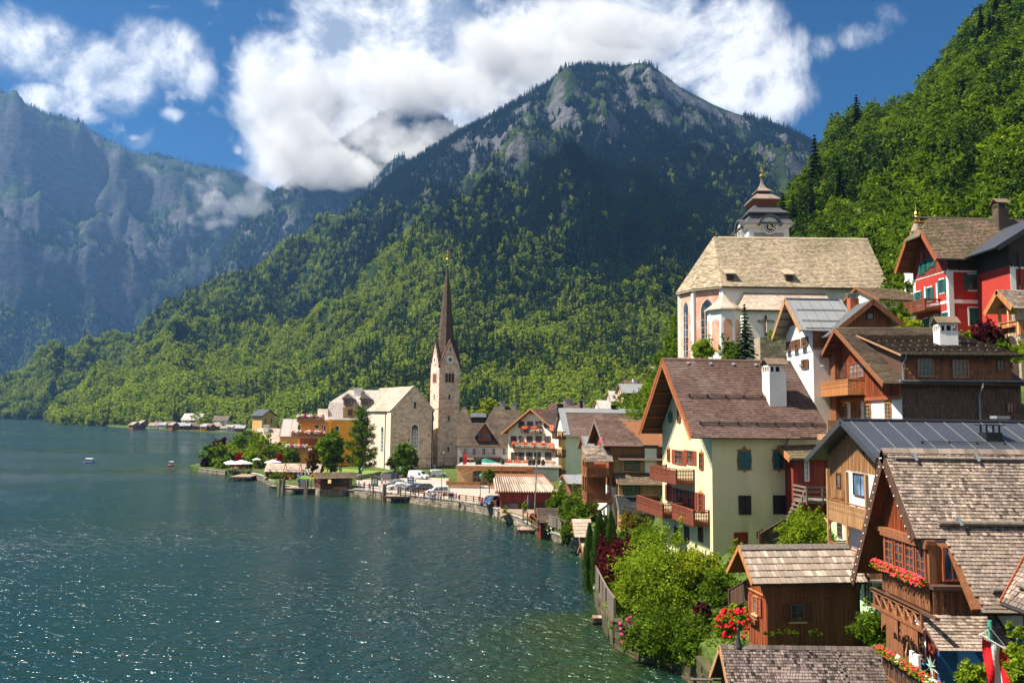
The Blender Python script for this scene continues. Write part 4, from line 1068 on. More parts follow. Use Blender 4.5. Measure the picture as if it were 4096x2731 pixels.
# ---- big shingled house in the foreground, with glazed veranda
def log(H,fn,a0,a1,b,r=.12,mat='wood_grey',n=.18):
 mb=MB();mb.tube([fn(a0,b,n),fn(a1,b,n)],r,8);o=mb.build('snow_log',mat,H.root)
 k=a0+.9
 while k<a1:
  mb=MB();mb.boxm(fn,k-.06,k+.06,b-.2,b+.2,n+r,n+r+.05);mb.boxm(fn,k-.06,k+.06,b-.22,b-.16,0,n+r+.05);mb.build('bracket','zinc',o);k+=2.9
def shingled_house():
 H=House('shingled_house','foreground timber house with silvery shingle roof, glazed veranda and blue lower walls','house',3741,35.0,0,0,0,4.0,W=4.8,L=16,vC=2200)
 H.setroof(15.6,15.6-1.29*3.0,og=.75,oe=1.8,ogr=0,yr=3.0,yf=15.6-1.75*1.8)
 zr=H.zr
 xn=0.5
 bs=math.hypot(1,1.29)*2.85
 H.walls('wood_brown',zb=8.2,name='upper_wall');H.walls('plaster_blue',zt=8.4,zb=1)
 # slabs
 mb=MB();mb.boxm(H.fnn,-H.og,xn,0,bs,-.16,0);mb.boxm(H.fnn,xn,H.L,0,H.bn,-.16,0);mb.boxm(H.fnf,-H.og,H.L,0,H.bf,-.16,0);mb.build('roof','wood_brown',H.root)
 for f,b in((H.fnn,bs),(H.fnf,H.bf+.6)):
  mb=MB();mb.boxm(f,-H.og-.07,-H.og-.003,0,b,-.42,.02);mb.build('bargeboard','wood_dark',H.root)
 cover(H.root,H.fnn,-H.og,H.L,.1,H.bn,.175,.17,['shingle_grey'],.045,indiv=300,name='shingle',order=near_key(H,H.fnn),keep=lambda a,b:b<bs or a>xn+(b-bs)*.12,jit=.3,tamp=1.0,seed=21)
 cover(H.root,H.fnf,-H.og,H.L,.1,H.bf,.35,.4,['shingle_grey'],.05,name='shingle',seed=22)
 mb=MB()
 for k in range(26):mb.cur=random.uniform(-.5,.5);mb.boxm(H.fnn,-H.og-.05+k*.65,-H.og+.58+k*.65,-.05,.24,.03,.085);mb.boxm(H.fnf,-H.og-.05+k*.65,-H.og+.58+k*.65,-.05,.24,.03,.085)
 mb.build('ridge_shingles','shingle_grey',H.root,kind='stuff')
 log(H,H.fnn,-.35,H.L,.55,.07,n=.12);log(H,H.fnn,xn-.1,H.L,bs*.86,.12);log(H,H.fnn,xn+1.0,H.L,H.bn-.75,.12)
 mb=MB();p=H.fnn(0,bs+.08,-.1);mb.tube([(-.5,p[1],p[2]),(xn+.15,p[1],p[2])],.07,6);mb.build('gutter','zinc',H.root)
 mb=MB();p=H.fnn(0,H.bn+.08,-.1);mb.tube([(xn+.3,p[1],p[2]),(3,p[1],p[2])],.09,6);mb.build('gutter','iron',H.root)
 # string of bulbs along the barge boards
 bulb=MB();bulb.lathe([(.01,-.035),(.033,-.015),(.033,.02),(.01,.04)],6);bm_=bulb.mesh('bulb','trim_white')
 for f,b,o in((H.fnn,bs,0),(H.fnf,H.bf+.5,0)):
  n=int(b/.48)
  for k in range(n):inst('bulb',bm_,H.root,Vector(f(-H.og-.12,.3+k*b/n,-.28)))
 g=H.fn('gable');f=H.fn('side')
 roof=lambda y:(H.zr-(H.yr-y)*H.mn if y<H.yr else H.zr-(y-H.yr)*H.mf)-.2
 zbt=11.85
 boards(H.root,g,-0.0,H.W,zbt,roof,.155,['wood_red'],.05,batten=True,tamp=.7,scallop=.08)
 mb=MB();mb.boxm(g,-.1,H.W,zbt-.2,zbt,.0,.42);mb.build('beam','wood_trim',H.root)
 # glazed veranda: five casements towards the lake, one to the side
 V=MB();V.boxm(g,-.05,4.2,10.0,zbt-.2,0.0,.30);V=V.build('veranda','wood_brown',H.root)
 for k in range(4):
  a=.12+k*.98
  w=window(H.root,g,a,a+.86,10.12,zbt-.22,frame='wood_red',glass='glass',nx=2,ny=4,fw=.09,n0=.31,dep=.08)
 mb=MB();mb.boxm(g,-.05,4.2,zbt-.36,zbt-.12,.3,.46);mb.build('beam','wood_trim',H.root)
 window(H.root,f,.25,1.1,10.15,11.6,frame='wood_red',glass='glass_blue',nx=2,ny=3,fw=.08,n0=.03);window(H.root,f,1.3,2.4,10.15,11.6,frame='wood_brown',glass='glass_blue',nx=2,ny=3,fw=.07,n0=.03)
 mb=MB();mb.boxm(f,-.4,3.0,9.85,10.02,0,.5);mb.build('sill_beam','wood_dark',H.root)
 # carved parapet below
 boards(H.root,g,-.1,4.3,8.85,10.0,.17,['wood_brown'],.04,n0=.32,tamp=.8,scallop=-.05)
 boards(H.root,f,-.35,3.0,8.8,9.85,.24,['wood_brown'],.04,n0=.3,tamp=.5)
 mb=MB()
 for k in range(8):
  c=-.2+k*.42
  for zz,r in((9.55,.075),(9.25,.06),(9.0,.08)):
   mb.prism([(c+r*math.cos(q*math.pi/3),zz+r*1.3*math.sin(q*math.pi/3))for q in range(6)],f,.345,.37)
 mb.build('carving','wood_dark',H.root,kind='stuff')
 flowerbox(H.root,g,-.1,4.3,10.12,.42,'flower_red',3,.22,.22,2.6,fs=.055)
 # skirt roof with strutted barge over the lower balcony
 sk=lambda a,b,n:(a,-.35-b*.82-n*.55,8.8-4.0-b*.55+n*.82)
 mb=MB();mb.boxm(sk,-1.0,2.2,0,1.75,-.1,0);S=mb.build('skirt_roof','wood_dark',H.root)
 cover(H.root,sk,-1.0,2.2,0,1.75,.17,.19,['shingle_grey'],.045,indiv=60,name='shingle',jit=.3,seed=24)
 mb=MB();mb.boxm(sk,2.2,2.3,0,1.8,-.2,.06);mb.boxm(g,-1.9,4.0,8.95,9.05,.9,1.1);mb.build('barge','wood_dark',H.root)
 for z in(8.95,8.25):
  mb=MB();mb.boxm(g,-.9 if z<8.5 else-.6,3.9,z-.07,z+.07,.98,1.1);mb.build('truss_chord','wood_brown',H.root)
 for k in range(7):
  a=-.7+k*.72
  mb=MB();mb.boxm(g,a-.05,a+.05,8.25,8.95,.99,1.08);mb.build('truss_post','wood_trim',H.root)
  if k<6:
   mb=MB();mb.tube([g(a,8.3,1.04),g(a+.72,8.9,1.04)],.05,4);mb.build('strut','wood_trim',H.root)
   mb=MB();mb.tube([g(a,8.9,1.02),g(a+.72,8.3,1.02)],.04,4);mb.build('strut','wood_tan',H.root)
   # lower balcony, fretwork arches, blue ground floor
 b=MB();b.boxm(g,-4.2,3.0,5.45,5.6,0,1.35);b=b.build('lower_balcony','wood_brown',H.root)
 boards(H.root,lambda a,z,n:g(a,z,n+1.3),-4.2,2.4,5.35,6.62,.16,['wood_dark'],.04,tamp=.8,scallop=.1)
 mb=MB();mb.boxm(g,-4.2,2.4,6.6,6.7,1.22,1.42);mb.build('handrail','wood_grey',b)
 flowerbox(H.root,g,-4.1,2.3,6.72,1.36,['flower_red','flower_white'],5,.18,.2,2.6,fs=.055)
 for zc,yc,w in((7.3,2.2,1.6),(7.3,.4,1.5)):
  mb=MB()
  for k in range(10):
   a0,a1=math.pi*k/10,math.pi*(k+1)/10
   mb.solid([g(yc+w/2*math.cos(t),zc+.55*math.sin(t)*(1)-.1,n)for t in(a0,a1)for n in(1.0,1.06)]+[g(yc+w/2*math.cos(t),8.2,n)for t in(a0,a1)for n in(1.0,1.06)],[(0,1,3,2),(4,5,7,6),(0,2,6,4),(1,3,7,5)])
  mb.build('fretwork_arch','wood_trim',H.root)
 window(H.root,g,1.1,1.8,6.6,7.9,frame='wood_trim',glass='glass',nx=2,ny=3,surround='trim_white',n0=.01)
 window(H.root,g,-.9+1.1,.9,5.6,7.7,frame='wood_redpaint',glass='wood_redpaint',nx=1,ny=1,name='door')
 mb=MB();mb.boxm(f,.9,9,8.3,8.75,0,.03);mb.build('white_band','trim_white',H.root)
 mb=MB();mb.boxm(f,2.3,9,5.4,8.3,0.005,.04);mb.boxm(f,2.3,2.6,5.4,8.3,.04,.06);mb.build('side_wall','plaster_blue',H.root)
 mb=MB();mb.boxm(g,1.95,4.8,3.5,8.25,0,.02);mb.boxm(g,-.1,1.0,7.2,8.25,0,.02);mb.build('boarded_wall','wood_brown',H.root)
 # reed-work seat hanging in the loggia, star ornament
 t=thing('hanging_seat','pale cushioned hanging seat in a cane frame on the lower balcony','seat',tuple(H.o+Vector((-.75,1.1,5.65))))
 mb=MB();mb.tube([(-.3,-.4,.1),(-.35,-.45,1.3),(0,0,1.9),(.3,.4,1.3),(.3,.45,.1)],.035,6);mb.build('frame','wood_tan',t)
 mb=MB();mb.box(-.3,.3,-.4,.4,.35,.5);mb.box(.2,.32,-.4,.4,.5,1.2);mb.build('cushion','cloth_white',t)
 t=thing('star_ornament','pale green many-pointed star hanging by the blue wall','ornament',tuple(H.o+Vector((-.9,-1.1,6.9))))
 mb=MB();
 for k in range(9):
  a=k*2*math.pi/9;d=Vector((.2*math.sin(k*3),math.cos(a),math.sin(a)));q=Vector((0,-math.sin(a),math.cos(a)))*.09
  mb.solid([q,-q,d*.48,Vector((.09,0,0)),Vector((-.09,0,0))],[(0,2,3),(3,2,1),(1,2,4),(4,2,0)])
 mb.build('rays','star_paint',t)
 return H
HS=shingled_house()
def corner_roof():
 t=thing('roof_corner','shingled roof with brown barge board cut off by the photo edge above the blue wall','roof',(19.6,32.4,4.0))
 f=lambda a,b,n:(b*.51-n*.86,-a,5.9+b*.86+n*.51)
 fd=lambda a,b,n:f(a,4.2-b,n)
 mb=MB();mb.boxm(fd,0,7,0,4.2,-.15,0);mb.build('roof_slab','wood_dark',t)
 mb=MB();mb.boxm(fd,-.08,-.003,0,4.3,-.4,.1);mb.build('bargeboard','wood_red',t)
 cover(t,fd,0,7,0,4.2,.2,.2,['shingle_grey'],.045,indiv=160,name='shingle',jit=.3,seed=31)
 mb=MB();mb.tube([fd(0,4.3,-.05),fd(7,4.3,-.05)],.1,6);mb.build('gutter','iron',t)
 mb=MB();mb.box(.5,3.5,-7,-.6,-3,5.85);mb.build('wall','wood_brown',t)
 boards(t,lambda a,z,n:(.5-n,-a,z),.6,7,3.9,6.2,.18,['wood_brown'],.05,batten=True)
 mb=MB();mb.tube([fd(.6,3.4,.15),fd(7,3.4,.15)],.11,8);mb.build('snow_log','wood_grey',t)
corner_roof()
# ---- brown garden shed with wide shakes
def shed():
 H=House('timber_shed','brown boarded lakeside hut with wide pale wooden shakes and red shutters','hut',3068,45,8,2994,3440,4.6,vC=2400)
 og=1.05
 zr=H.zat(-og,H.W/2,2980,2184);ze=H.zat(-og,-.5,3027,2332);m=(zr-ze)/(H.W/2+.5)
 H.setroof(zr,zr-m*H.W/2,og=og,oe=.5,ogr=.15)
 H.walls('wood_brown',zb=3.2)
 H.slab('wood_brown',barge='wood_orange',bw=.05,th=.1)
 cover(H.root,H.fnn,-og,H.L+.15,.28,H.bn,(H.bn-.28)/5,.27,['shingle_pale'],.05,indiv=130,name='shake',jit=.35,tamp=1.1,seed=8)
 cover(H.root,H.fnf,-og,H.L+.15,.1,H.bf,.5,.3,['shingle_pale'],.05,name='shake',seed=9)
 for f in(H.fnn,H.fnf):
  for k in range(3):
   a=-og+k*(H.L+og)/3;mb=MB();mb.boxm(f,a,a+(H.L+og+.15)/3-.02,-.03,.3,.05,.1);mb.build('ridge_board','wood_grey',H.root)
 H.gutter('iron',.06)
 zm=H.hit('side',3200,2378)[1]
 boards(H.root,H.fn('side'),0,H.L,4.3,H.ze-.1,.235,['wood_brown'],.035,batten=True,tamp=.5)
 mb=MB();mb.boxm(H.fn('side'),0,H.L,zm-.04,zm+.02,.06,.1);mb.build('rail','wood_brown',H.root)
 roof=lambda y:(H.zr-(H.yr-y)*H.mn if y<H.yr else H.zr-(y-H.yr)*H.mf)-.16
 boards(H.root,H.fn('gable'),0,H.W,4.3,roof,.2,['wood_red'],.035,batten=True,tamp=.6)
 mb=MB();z=H.hit('gable',3030,2365)[1];mb.boxm(H.fn('gable'),0,H.W,z-.05,z+.04,.06,.12);mb.build('rail','wood_orange',H.root)
 win(H,'side',3158,2410,3213,2483,frame='wood_brown',glass='glass',nx=2,ny=2,shutters='shutter_brown',slats=True,n0=.06,sw=.4,sill='wood_pale')
 win(H,'gable',3021,2382,3037,2455,frame='wood_orange',glass='glass_pale',nx=2,ny=2,shutters='shutter_red',slats=True,n0=.06,sw=.42,sill='wood_pale')
 g=H.fn('gable');a,z=H.hit('gable',3020,2465)
 mb=MB();mb.boxm(g,a-.7,a+.5,z-.28,z,.1,.34);mb.build('flower_box','wood_brown',H.root)
 mb=MB();x=H.L-.25;mb.tube([(x,-.55,H.ze-.45-H.z0),(x+.1,-.3,H.ze-.9-H.z0),(x+.1,-.12,H.ze-1.2-H.z0),(x+.1,-.12,0)],.05,6);mb.build('downpipe','iron',H.root)
 return H
HH=shed()
# ---- boathouse whose shingled roof fills the bottom edge
def boathouse():
 t=thing('boathouse','weathered boathouse with grey brown shingle roof at the bottom of the view','boathouse',(9.8,35.2,0),0)
 zr=6.5;yr=2.8
 fn=lambda a,b,n:(a,yr-b*.7071-n*.7071,zr-b*.7071+n*.7071);ff=lambda a,b,n:(a,yr+b*.7071+n*.7071,zr-b*.7071+n*.7071)
 L=7.35
 mb=MB();mb.boxm(fn,0,L,0,3.9,-.12,0);mb.boxm(ff,0,L,0,2.7,-.12,0);mb.build('roof','wood_dark',t)
 key=lambda c:-c[2]
 cover(t,fn,0,L,.08,3.9,.145,.13,['shingle_dark'],.035,indiv=300,name='shingle',jit=.35,tamp=1.15,seed=41,order=lambda c:abs(c[2]-1.3)*3+abs(c[0]-3))
 cover(t,ff,0,L,.08,2.7,.3,.3,['shingle_dark'],.04,name='shingle',seed=42)
 mb=MB()
 for k in range(24):mb.cur=random.uniform(-.6,.6);mb.boxm(fn,k*.3,k*.3+.33,-.04,.17,.02,.055);mb.boxm(ff,k*.3,k*.3+.33,-.04,.17,.02,.055)
 mb.build('ridge_shingles','shingle_dark',t,kind='stuff')
 mb=MB();mb.prism([(-.35,-1),(4.9,-1),(4.9,4.3),(yr,zr-.2),(-.2,3.6)],lambda a,b,n:(n,a,b),.55,L);mb.build('wall','wood_black',t)
 boards(t,lambda a,z,n:(.55-n,a,z),-.2,4.6,-.5,lambda y:min(zr-abs(y-yr)-.2,6.3),.2,['wood_dark'],.04)
 for f in(fn,ff):
  mb=MB();mb.boxm(f,-.05,0,0,3.9 if f is fn else 2.7,-.18,.05);mb.build('bargeboard','wood_tan',t)
 mb=MB();mb.tube([(-.9,4.85,4.35),(1.0,4.8,4.35)],.06,6);mb.build('eaves_pole','wood_grey',t)
 mb=MB();mb.tube([(-.8,5.2,1.6),(1.4,5.0,1.7)],.06,6);mb.build('mooring_pole','wood_tan',t)
 mb=MB();mb.cur=.4
 for k in range(24):mb.boxm(fn,5.2+.1*(k%2),5.32+.1*(k%2),.1+k*.16,.25+k*.16,.04,.1)
 mb.build('hip_shingles','shingle_dark',t,kind='stuff')
 q=thing('roof_finial','small black turned finial on the boathouse ridge','finial',(9.8+.85,38.0,6.42))
 mb=MB();mb.lathe([(.2,0),(.16,.08),(.11,.3),(.06,.6),(.045,.75),(.085,.8),(.07,.88),(.02,.95)],12);mb.build('shaft','iron',q,smooth=True)
 mb=MB();mb.lathe([(.02,.92),(.06,.98),(.07,1.04),(.02,1.12)],10);mb.build('knob','iron',q,smooth=True)
boathouse()
def flag_etc():
 p=at(3955,2500,30)
 t=thing('flag','red white red banner hanging from a short crossbar on a green pole','flag',tuple(p))
 mb=MB();n=14;W_=.85;x0=-.25
 cols=('paint_red','cloth_white','paint_red')
 for c in range(3):
  mb=MB()
  for i in range(16):
   for j in range(4):
    def P_(ii,jj):
     s=(c+jj/4)/3;z=-.45-ii*.2
     return(x0+s*W_*(1-.012*ii)+.03*ii*.4,.06*math.sin(s*9+ii*.5)+.05*math.sin(ii*.8)-s*.12,z-.42*s)
    mb.quad(P_(i,j),P_(i,j+1),P_(i+1,j+1),P_(i+1,j))
  mb.build('stripe',cols[c],t,smooth=True)
 mb=MB();mb.tube([(-.35,0,-.32),(.75,-.14,-.95)],.035,8);mb.build('crossbar','trim_white',t)
 mb=MB();mb.tube([(-.3,0,-.3),(.1,.05,-.12),(.62,-.1,-.85)],.008,4);mb.build('cord','trim_white',t)
 mb=MB();mb.tube([(.12,.12,-6),(.12,.12,.15)],.07,8);mb.build('pole','copper_green',t)
 mb=MB();mb.tube([(.12,.12,-.1),(-.05,.04,-.05),(-.05,.04,-.3)],.03,6);mb.build('bracket','copper_green',t)
flag_etc()
# ---- red house on the hill
def red_house():
 H=House('red_house','red plastered hillside house with white painted bands, green shutters and brown shingled roof','house',3796,84,3,3657,4036,24.5,vC=1200)
 og=1.7;W=H.W
 zr=H.zat(-og,W/2,3688,868);ze=H.zat(-og,-.9,3752,1033);m=(zr-ze)/(W/2+.9)
 H.setroof(zr,zr-m*W/2,og=og,oe=.9,ogr=0)
 H.L=11
 zp=H.hit('side',3796,1075)[1]
 H.walls('wood_black',zb=zp,name='upper_wall');H.walls('plaster_red',zt=zp,zb=18)
 hb=H.bn*.38;xh=.1
 # jerkinhead: slopes cut back at the top, small hip over the gable
 for f,b in((H.fnn,H.bn),(H.fnf,H.bf)):
  mb=MB();mb.prism([(xh,0),(H.L,0),(H.L,b),(-og,b),(-og,hb)],lambda a,b_,n,f=f:f(a,b_,n),-.16,0);mb.build('roof','wood_brown',H.root)
  cover(H.root,f,-og,H.L,.02,b,.24,.26,['tile_rust'],.05,indiv=150 if f is H.fnn else 0,name='tile',jit=.2,keep=lambda a,c:c>hb or a>xh-(xh+og)*c/hb,order=lambda c:c[0]*.3+abs(c[2]-4),seed=3)
  mb=MB();mb.boxm(f,-og-.07,-og-.003,hb,b+.05,-.42,.06);mb.build('bargeboard','wood_red',H.root)
 a,b_,c=Vector(H.fnn(xh,0,.03)),Vector(H.fnn(-og,hb,.03)),Vector(H.fnf(-og,hb,.03))
 mb=MB();mb.solid([a,b_+Vector((-.3,0,-.35)),c+Vector((-.3,0,-.35)),b_,c,b_+Vector((-.3,0,-.5)),c+Vector((-.3,0,-.5))],[(0,1,2),(1,5,6,2)]);mb.build('hip','tile_rust',H.root)
 H.ridgecap('tile_dark');H.gutter('iron');H.underboards('wood_red',6)
 g,f=H.fn('gable'),H.fn('side')
 roof=lambda y:(H.zr-(H.yr-y)*H.mn if y<H.yr else H.zr-(y-H.yr)*H.mf)-.2
 boards(H.root,g,0,W,lambda y:zp-.1,roof,.28,['wood_redpaint'],.05,scallop=.12)
 boards(H.root,f,0,H.L,zp-.1,H.ze-.2,.28,['wood_black'],.05,scallop=.12)
 # white painted frames
 def band(fc,s0,s1,z0,z1):
  mb=MB();mb.boxm(H.fn(fc),s0,s1,z0,z1,0.002,.03);mb.build('painted_band','trim_white',H.root)
 z2=H.hit('side',3900,1207)[1];z3=H.hit('side',3900,1335)[1];x2=H.hit('side',4032,1200)[0]
 band('side',0,.55,z3,zp);band('side',x2-.1,x2+.5,z3,zp);band('side',.55,x2-.1,zp-.32,zp-.12);band('side',.55,x2-.1,z2-.2,z2+.2);band('side',.55,H.L,z3-.6,z3)
 band('gable',0,.35,22,zp);band('gable',W-.4,W,22,zp);band('gable',.35,W-.4,z2-.15,z2+.15);band('gable',.35,W-.4,zp-.25,zp-.12)
 for u in(3700,3748):
  s=H.hit('gable',u,1170)[0];band('gable',s-.12,s+.12,z2,z2+2.3)
 kw=dict(frame='shutter_green',surround='trim_white',nx=2,ny=2)
 win(H,'side',3875,1098,3910,1160,shutters='shutter_green',**kw);win(H,'side',3877,1232,3921,1298,frame='shutter_green',glass='shutter_green',surround='trim_white',nx=2,ny=1)
 win(H,'side',4008,1098,4028,1155,shutters='shutter_green',**kw)
 for u,v in((3766,1118),(3718,1150),(3672,1168)):win(H,'gable',u-6,v,u+9,v+52,shutters='shutter_green',sw=.35,**kw)
 for u,v in((3779,1250),(3743,1262),(3703,1275),(3680,1295)):win(H,'gable',u-5,v,u+8,v+55,shutters='shutter_green',sw=.3,**kw)
 for u,v in((3728,1030),(3705,1045),(3690,1060)):win(H,'gable',u-6,v-5,u+6,v+38,frame='shutter_green',shutters='shutter_green',sw=.3,nx=1,ny=2,n0=.05)
 s,z=H.hit('gable',3728,1297);mb=MB();mb.prism([(s+.5*math.cos(k*math.pi/6),z+.95*math.sin(k*math.pi/6))for k in range(12)],g,0.005,.04);W2=mb.build('oval_medallion','trim_white',H.root)
 mb=MB();mb.prism([(s+.33*math.cos(k*math.pi/6),z+.7*math.sin(k*math.pi/6))for k in range(12)],g,0.04,.06);mb.build('painting','plaster_ochre',W2)
 s1=H.hit('gable',3762,1230)[0];s0=W-.2
 zb=H.zat(-1.6,s1,3765,1232)
 balcony(H.root,g,s1,s0,zb,1.7,mat='wood_rail',postmat='wood_trim')
 chimney(H,H.hit('side',4005,800,W/2-1)[0],W/2-.8,zr-2,H.zat(8,W/2,4005,825),1.2,1.0,'tile_dark','gable','tile_rust')
 # cross wing at the right edge with its own black gable
 H2=House('red_house_wing','red wing with black gable roof slope cut off by the right photo edge','house',4400,78.5,90,4036,0,24.5,L=9,vC=1000)
 z_r=H2 .zat(-.8,H2 .W/2,4190,832);z_e=H2 .zat(-.8,H2 .W,3945,962)
 H2 .setroof(z_r,z_e+.5,og=.9,oe=1.8,ogr=0)
 z4=17+(1683-1052)/F*78.5
 H2 .walls('wood_black',zb=z4,name='upper_wall');H2 .walls('plaster_red',zt=z4,zb=18);H2 .slab('metal_dark',barge='metal_black')
 boards(H2 .root,H2 .fn('gable'),0,H2 .W,z4-.1,z4+.6,.3,['wood_black'],.05,scallop=.12)
 mb=MB();mb.boxm(H2 .fn('gable'),H2 .W-.55,H2 .W,22,z4-.1,0.003,.03);mb.boxm(H2 .fn('gable'),0,H2 .W-.55,z4-.36,z4-.16,0.003,.03);mb.build('painted_band','trim_white',H2 .root)
 mb=MB();gg=H2 .fn('gable');s=H2 .W-.9;mb.tube([gg(s+1.5,z_e-.1,.9),gg(s+.6,z_e-.8,.3),gg(s,z_e-1.2,.12),gg(s,22,.12)],.07,6);mb.build('downpipe','iron',H2 .root)
red_house()
# ---- loggia pavilion at the right edge
def loggia():
 H=House('loggia_pavilion','small stone pavilion with orange wooden loggia under a pale shingled gable roof','pavilion',4078,66,0,3997,0,17.5,L=5,vC=1300)
 W=H.W;og=.9
 zr=H.zat(-og,W/2,3996,1160);ze=H.zat(-og,-.4,4050,1220);m=(zr-ze)/(W/2+.4)
 H.setroof(zr,zr-m*W/2,og=og,oe=.6,ogr=.3)
 g,f=H.fn('gable'),H.fn('side')
 zt=H.hit('gable',4070,1340)[1]
 H.walls('masonry',zt=zt,zb=12)
 H.slab('wood_pale',barge='wood_orange',bw=.2)
 cover(H.root,H.fnn,-og,H.L,0,H.bn,.2,.25,['shingle_grey'],.05,name='shingle',indiv=100,seed=77);cover(H.root,H.fnf,-og,H.L,0,H.bf,.3,.4,['shingle_grey'],.05,name='shingle',seed=78)
 mb=MB();mb.boxm(f,1.2,H.L,zt,H.ze-.2,-W+.3,-.9);mb.build('back_wall','plaster_white',H.root)
 for s,fc in((.1,g),(W/2,g),(W-.1,g),(H.L-.2,f),(2.2,f)):
  mb=MB();mb.boxm(fc,s-.1,s+.1,zt,H.ze+.1,-.1,.08);mb.build('post','wood_pale',H.root)
 mb=MB();mb.boxm(g,0,W,H.ze-.25,H.ze,-.1,.06);mb.boxm(f,0,H.L,H.ze-.25,H.ze,-.1,.06);mb.build('beam','wood_trim',H.root)
 zr1=H.hit('gable',4070,1283)[1]
 boards(H.root,g,0,W,zt,zr1,.3,['wood_orange'],.06,tamp=.3);boards(H.root,f,0,H.L,zt,zr1,.3,['wood_orange'],.06,tamp=.3)
 mb=MB();mb.boxm(f,-.1,H.L,zr1,zr1+.07,-.05,.14);mb.boxm(g,-.1,W,zr1,zr1+.07,-.05,.14);mb.build('handrail','wood_tan',H.root)
 mb=MB();mb.boxm(g,.4,W-.4,zr1-.5,zr1-.35,.06,.4);mb.build('planter_shelf','wood_orange',H.root)
 s,z=H.hit('gable',4045,1385)
 mb=MB();mb.prism([(s-.9,12),(s+.9,12),(s+.9,z)]+[(s+.9*math.cos(k*math.pi/8),z+.9*math.sin(k*math.pi/8))for k in range(1,8)]+[(s-.9,z)],g,.01,.03);mb.build('archway','wood_black',H.root)
 mb=MB()
 for k in range(9):
  a0,a1=math.pi*k/9+.03,math.pi*(k+1)/9-.03
  mb=MB();mb.cur=random.uniform(-.5,.5);mb.prism([(s+r*math.cos(a),z+r*math.sin(a))for r,a in((.9,a0),(1.2,a0),(1.2,a1),(.9,a1))],g,.01,.07);mb.build('stone','masonry',H.root)
loggia()
# ---- grey metal-roofed house below the church
def grey_house():
 H=House('white_chalet','white plastered house with grey metal roof and brown shutters below the church','house',3252,74,2,3147,3420,17,vC=1400)
 og=1.3;W=H.W
 zr=H.zat(-og,W/2,3169,1194);ze=H.zat(-og,-.5,3228,1320);m=(zr-ze)/(W/2+.5)
 H.setroof(zr,zr-m*W/2,og=og,oe=.5,ogr=.3)
 g,f=H.fn('gable'),H.fn('side')
 zw=H.hit('gable',3200,1345)[1];zs=H.hit('side',3280,1391)[1]
 H.walls('wood_dark',zb=zs-.2,name='upper_wall');H.walls('plaster_white',zt=zs,zb=13)
 mb=MB();mb.prism([(0,zs-.3),(W,zs-.3),(W,H.ze-.25),(W*.82,H.ze+.55),(W*.18,H.ze+.55),(0,H.ze-.25)],g,0.0,.05);mb.build('gable_plaster','plaster_white',H.root)
 roof=lambda y:(H.zr-(H.yr-y)*H.mn if y<H.yr else H.zr-(y-H.yr)*H.mf)-.25
 boards(H.root,g,.3,W-.3,H.ze+.55,roof,.25,['wood_red'],.05,tamp=.9)
 H.slab('metal_grey',barge='wood_tan',bw=.2)
 H.underboards('wood_orange',5)
 for fc,b in((H.fnn,H.bn),(H.fnf,H.bf)):seams(H,fc,-og+.2,H.L,b,1.0,h=.04)
 mb=MB();mb.boxm(H.fnn,-og,H.L,-.02,.2,.01,.08);mb.boxm(H.fnf,-og,H.L,-.02,.2,.01,.08);mb.build('ridge_cap','metal_dark',H.root)
 for q in(.38,.72,.95):
  mb=MB();mb.tube([H.fnn(-og+.5,H.bn*q,.08),H.fnn(H.L,H.bn*q,.08)],.035,4);mb.build('snow_guard','iron',H.root)
 kw=dict(frame='wood_brown',nx=2,ny=2,shutters='shutter_brown',sw=.4,n0=.05)
 for u,v in((3222,1348),(3190,1358),(3161,1365)):win(H,'gable',u-7,v,u+7,v+38,**kw)
 win(H,'gable',3215,1437,3230,1475,**kw)
 for u,v in((3222,1393),(3189,1402),(3160,1408)):
  s,z=H.hit('gable',u,v);mb=MB();mb.boxm(g,s-.5,s+.5,z,z+.12,.05,.4);mb.build('canopy','wood_grey',H.root)
 boards(H.root,lambda a,z,n:f(z-20,a+20-20,n),0,0.1,0,1,.1,['wood_dark'])
 mb=MB()
 for k in range(int((H.ze-zs)/.22)):mb.cur=random.uniform(-.5,.5);mb.boxm(f,0,H.L,zs+k*.22+.01,zs+k*.22+.21,0,.03+.01*(k%2))
 mb.build('weatherboarding','wood_brown',H.root,kind='stuff')
 p=H.w2l(at(3412,1220,76));chimney(H,p.x,p.y,zr-3,H.zat(p.x,p.y,3412,1190),.85,.7,'brick_red','plate','metal_grey')
 H2=House('dark_gabled_house','dark brown boarded house whose gable faces the lake viewpoint under grey metal roof','house',3562,72.5,88,3335,0,17,L=7,vC=1300)
 W2=H2 .W;z_r=H2 .zat(-.8,W2/2,3492,1197);z_e=H2 .zat(-.8,W2,3322,1313)
 H2 .setroof(z_r,z_e+.3,og=.8,oe=1.0,ogr=0,yr=W2*.36);H2 .mn=H2 .mf=(z_r-z_e)/(W2*.64)
 H2 .setroof(z_r,z_r-H2 .mf*W2*.36,og=.8,oe=.8,ogr=0,yr=W2*.36,yf=z_r-H2 .mf*W2*.64)
 H2 .walls('wood_brown',zb=14);H2 .slab('metal_grey',barge='wood_brown',bw=.22)
 seams(H2,H2 .fnf,-.6,7,H2 .bf,.55,h=.05);
 g2=H2 .fn('gable');roof2=lambda y:(H2 .zr-(H2 .yr-y)*H2 .mn if y<H2 .yr else H2 .zr-(y-H2 .yr)*H2 .mf)-.25
 boards(H2 .root,g2,.05,W2-.05,H2 .hit('gable',3480,1303)[1],roof2,.25,['wood_brown'],.05,tamp=.7)
 win(H2,'gable',3466,1252,3494,1278,frame='wood_dark',nx=1,ny=1,n0=.05)
grey_house()
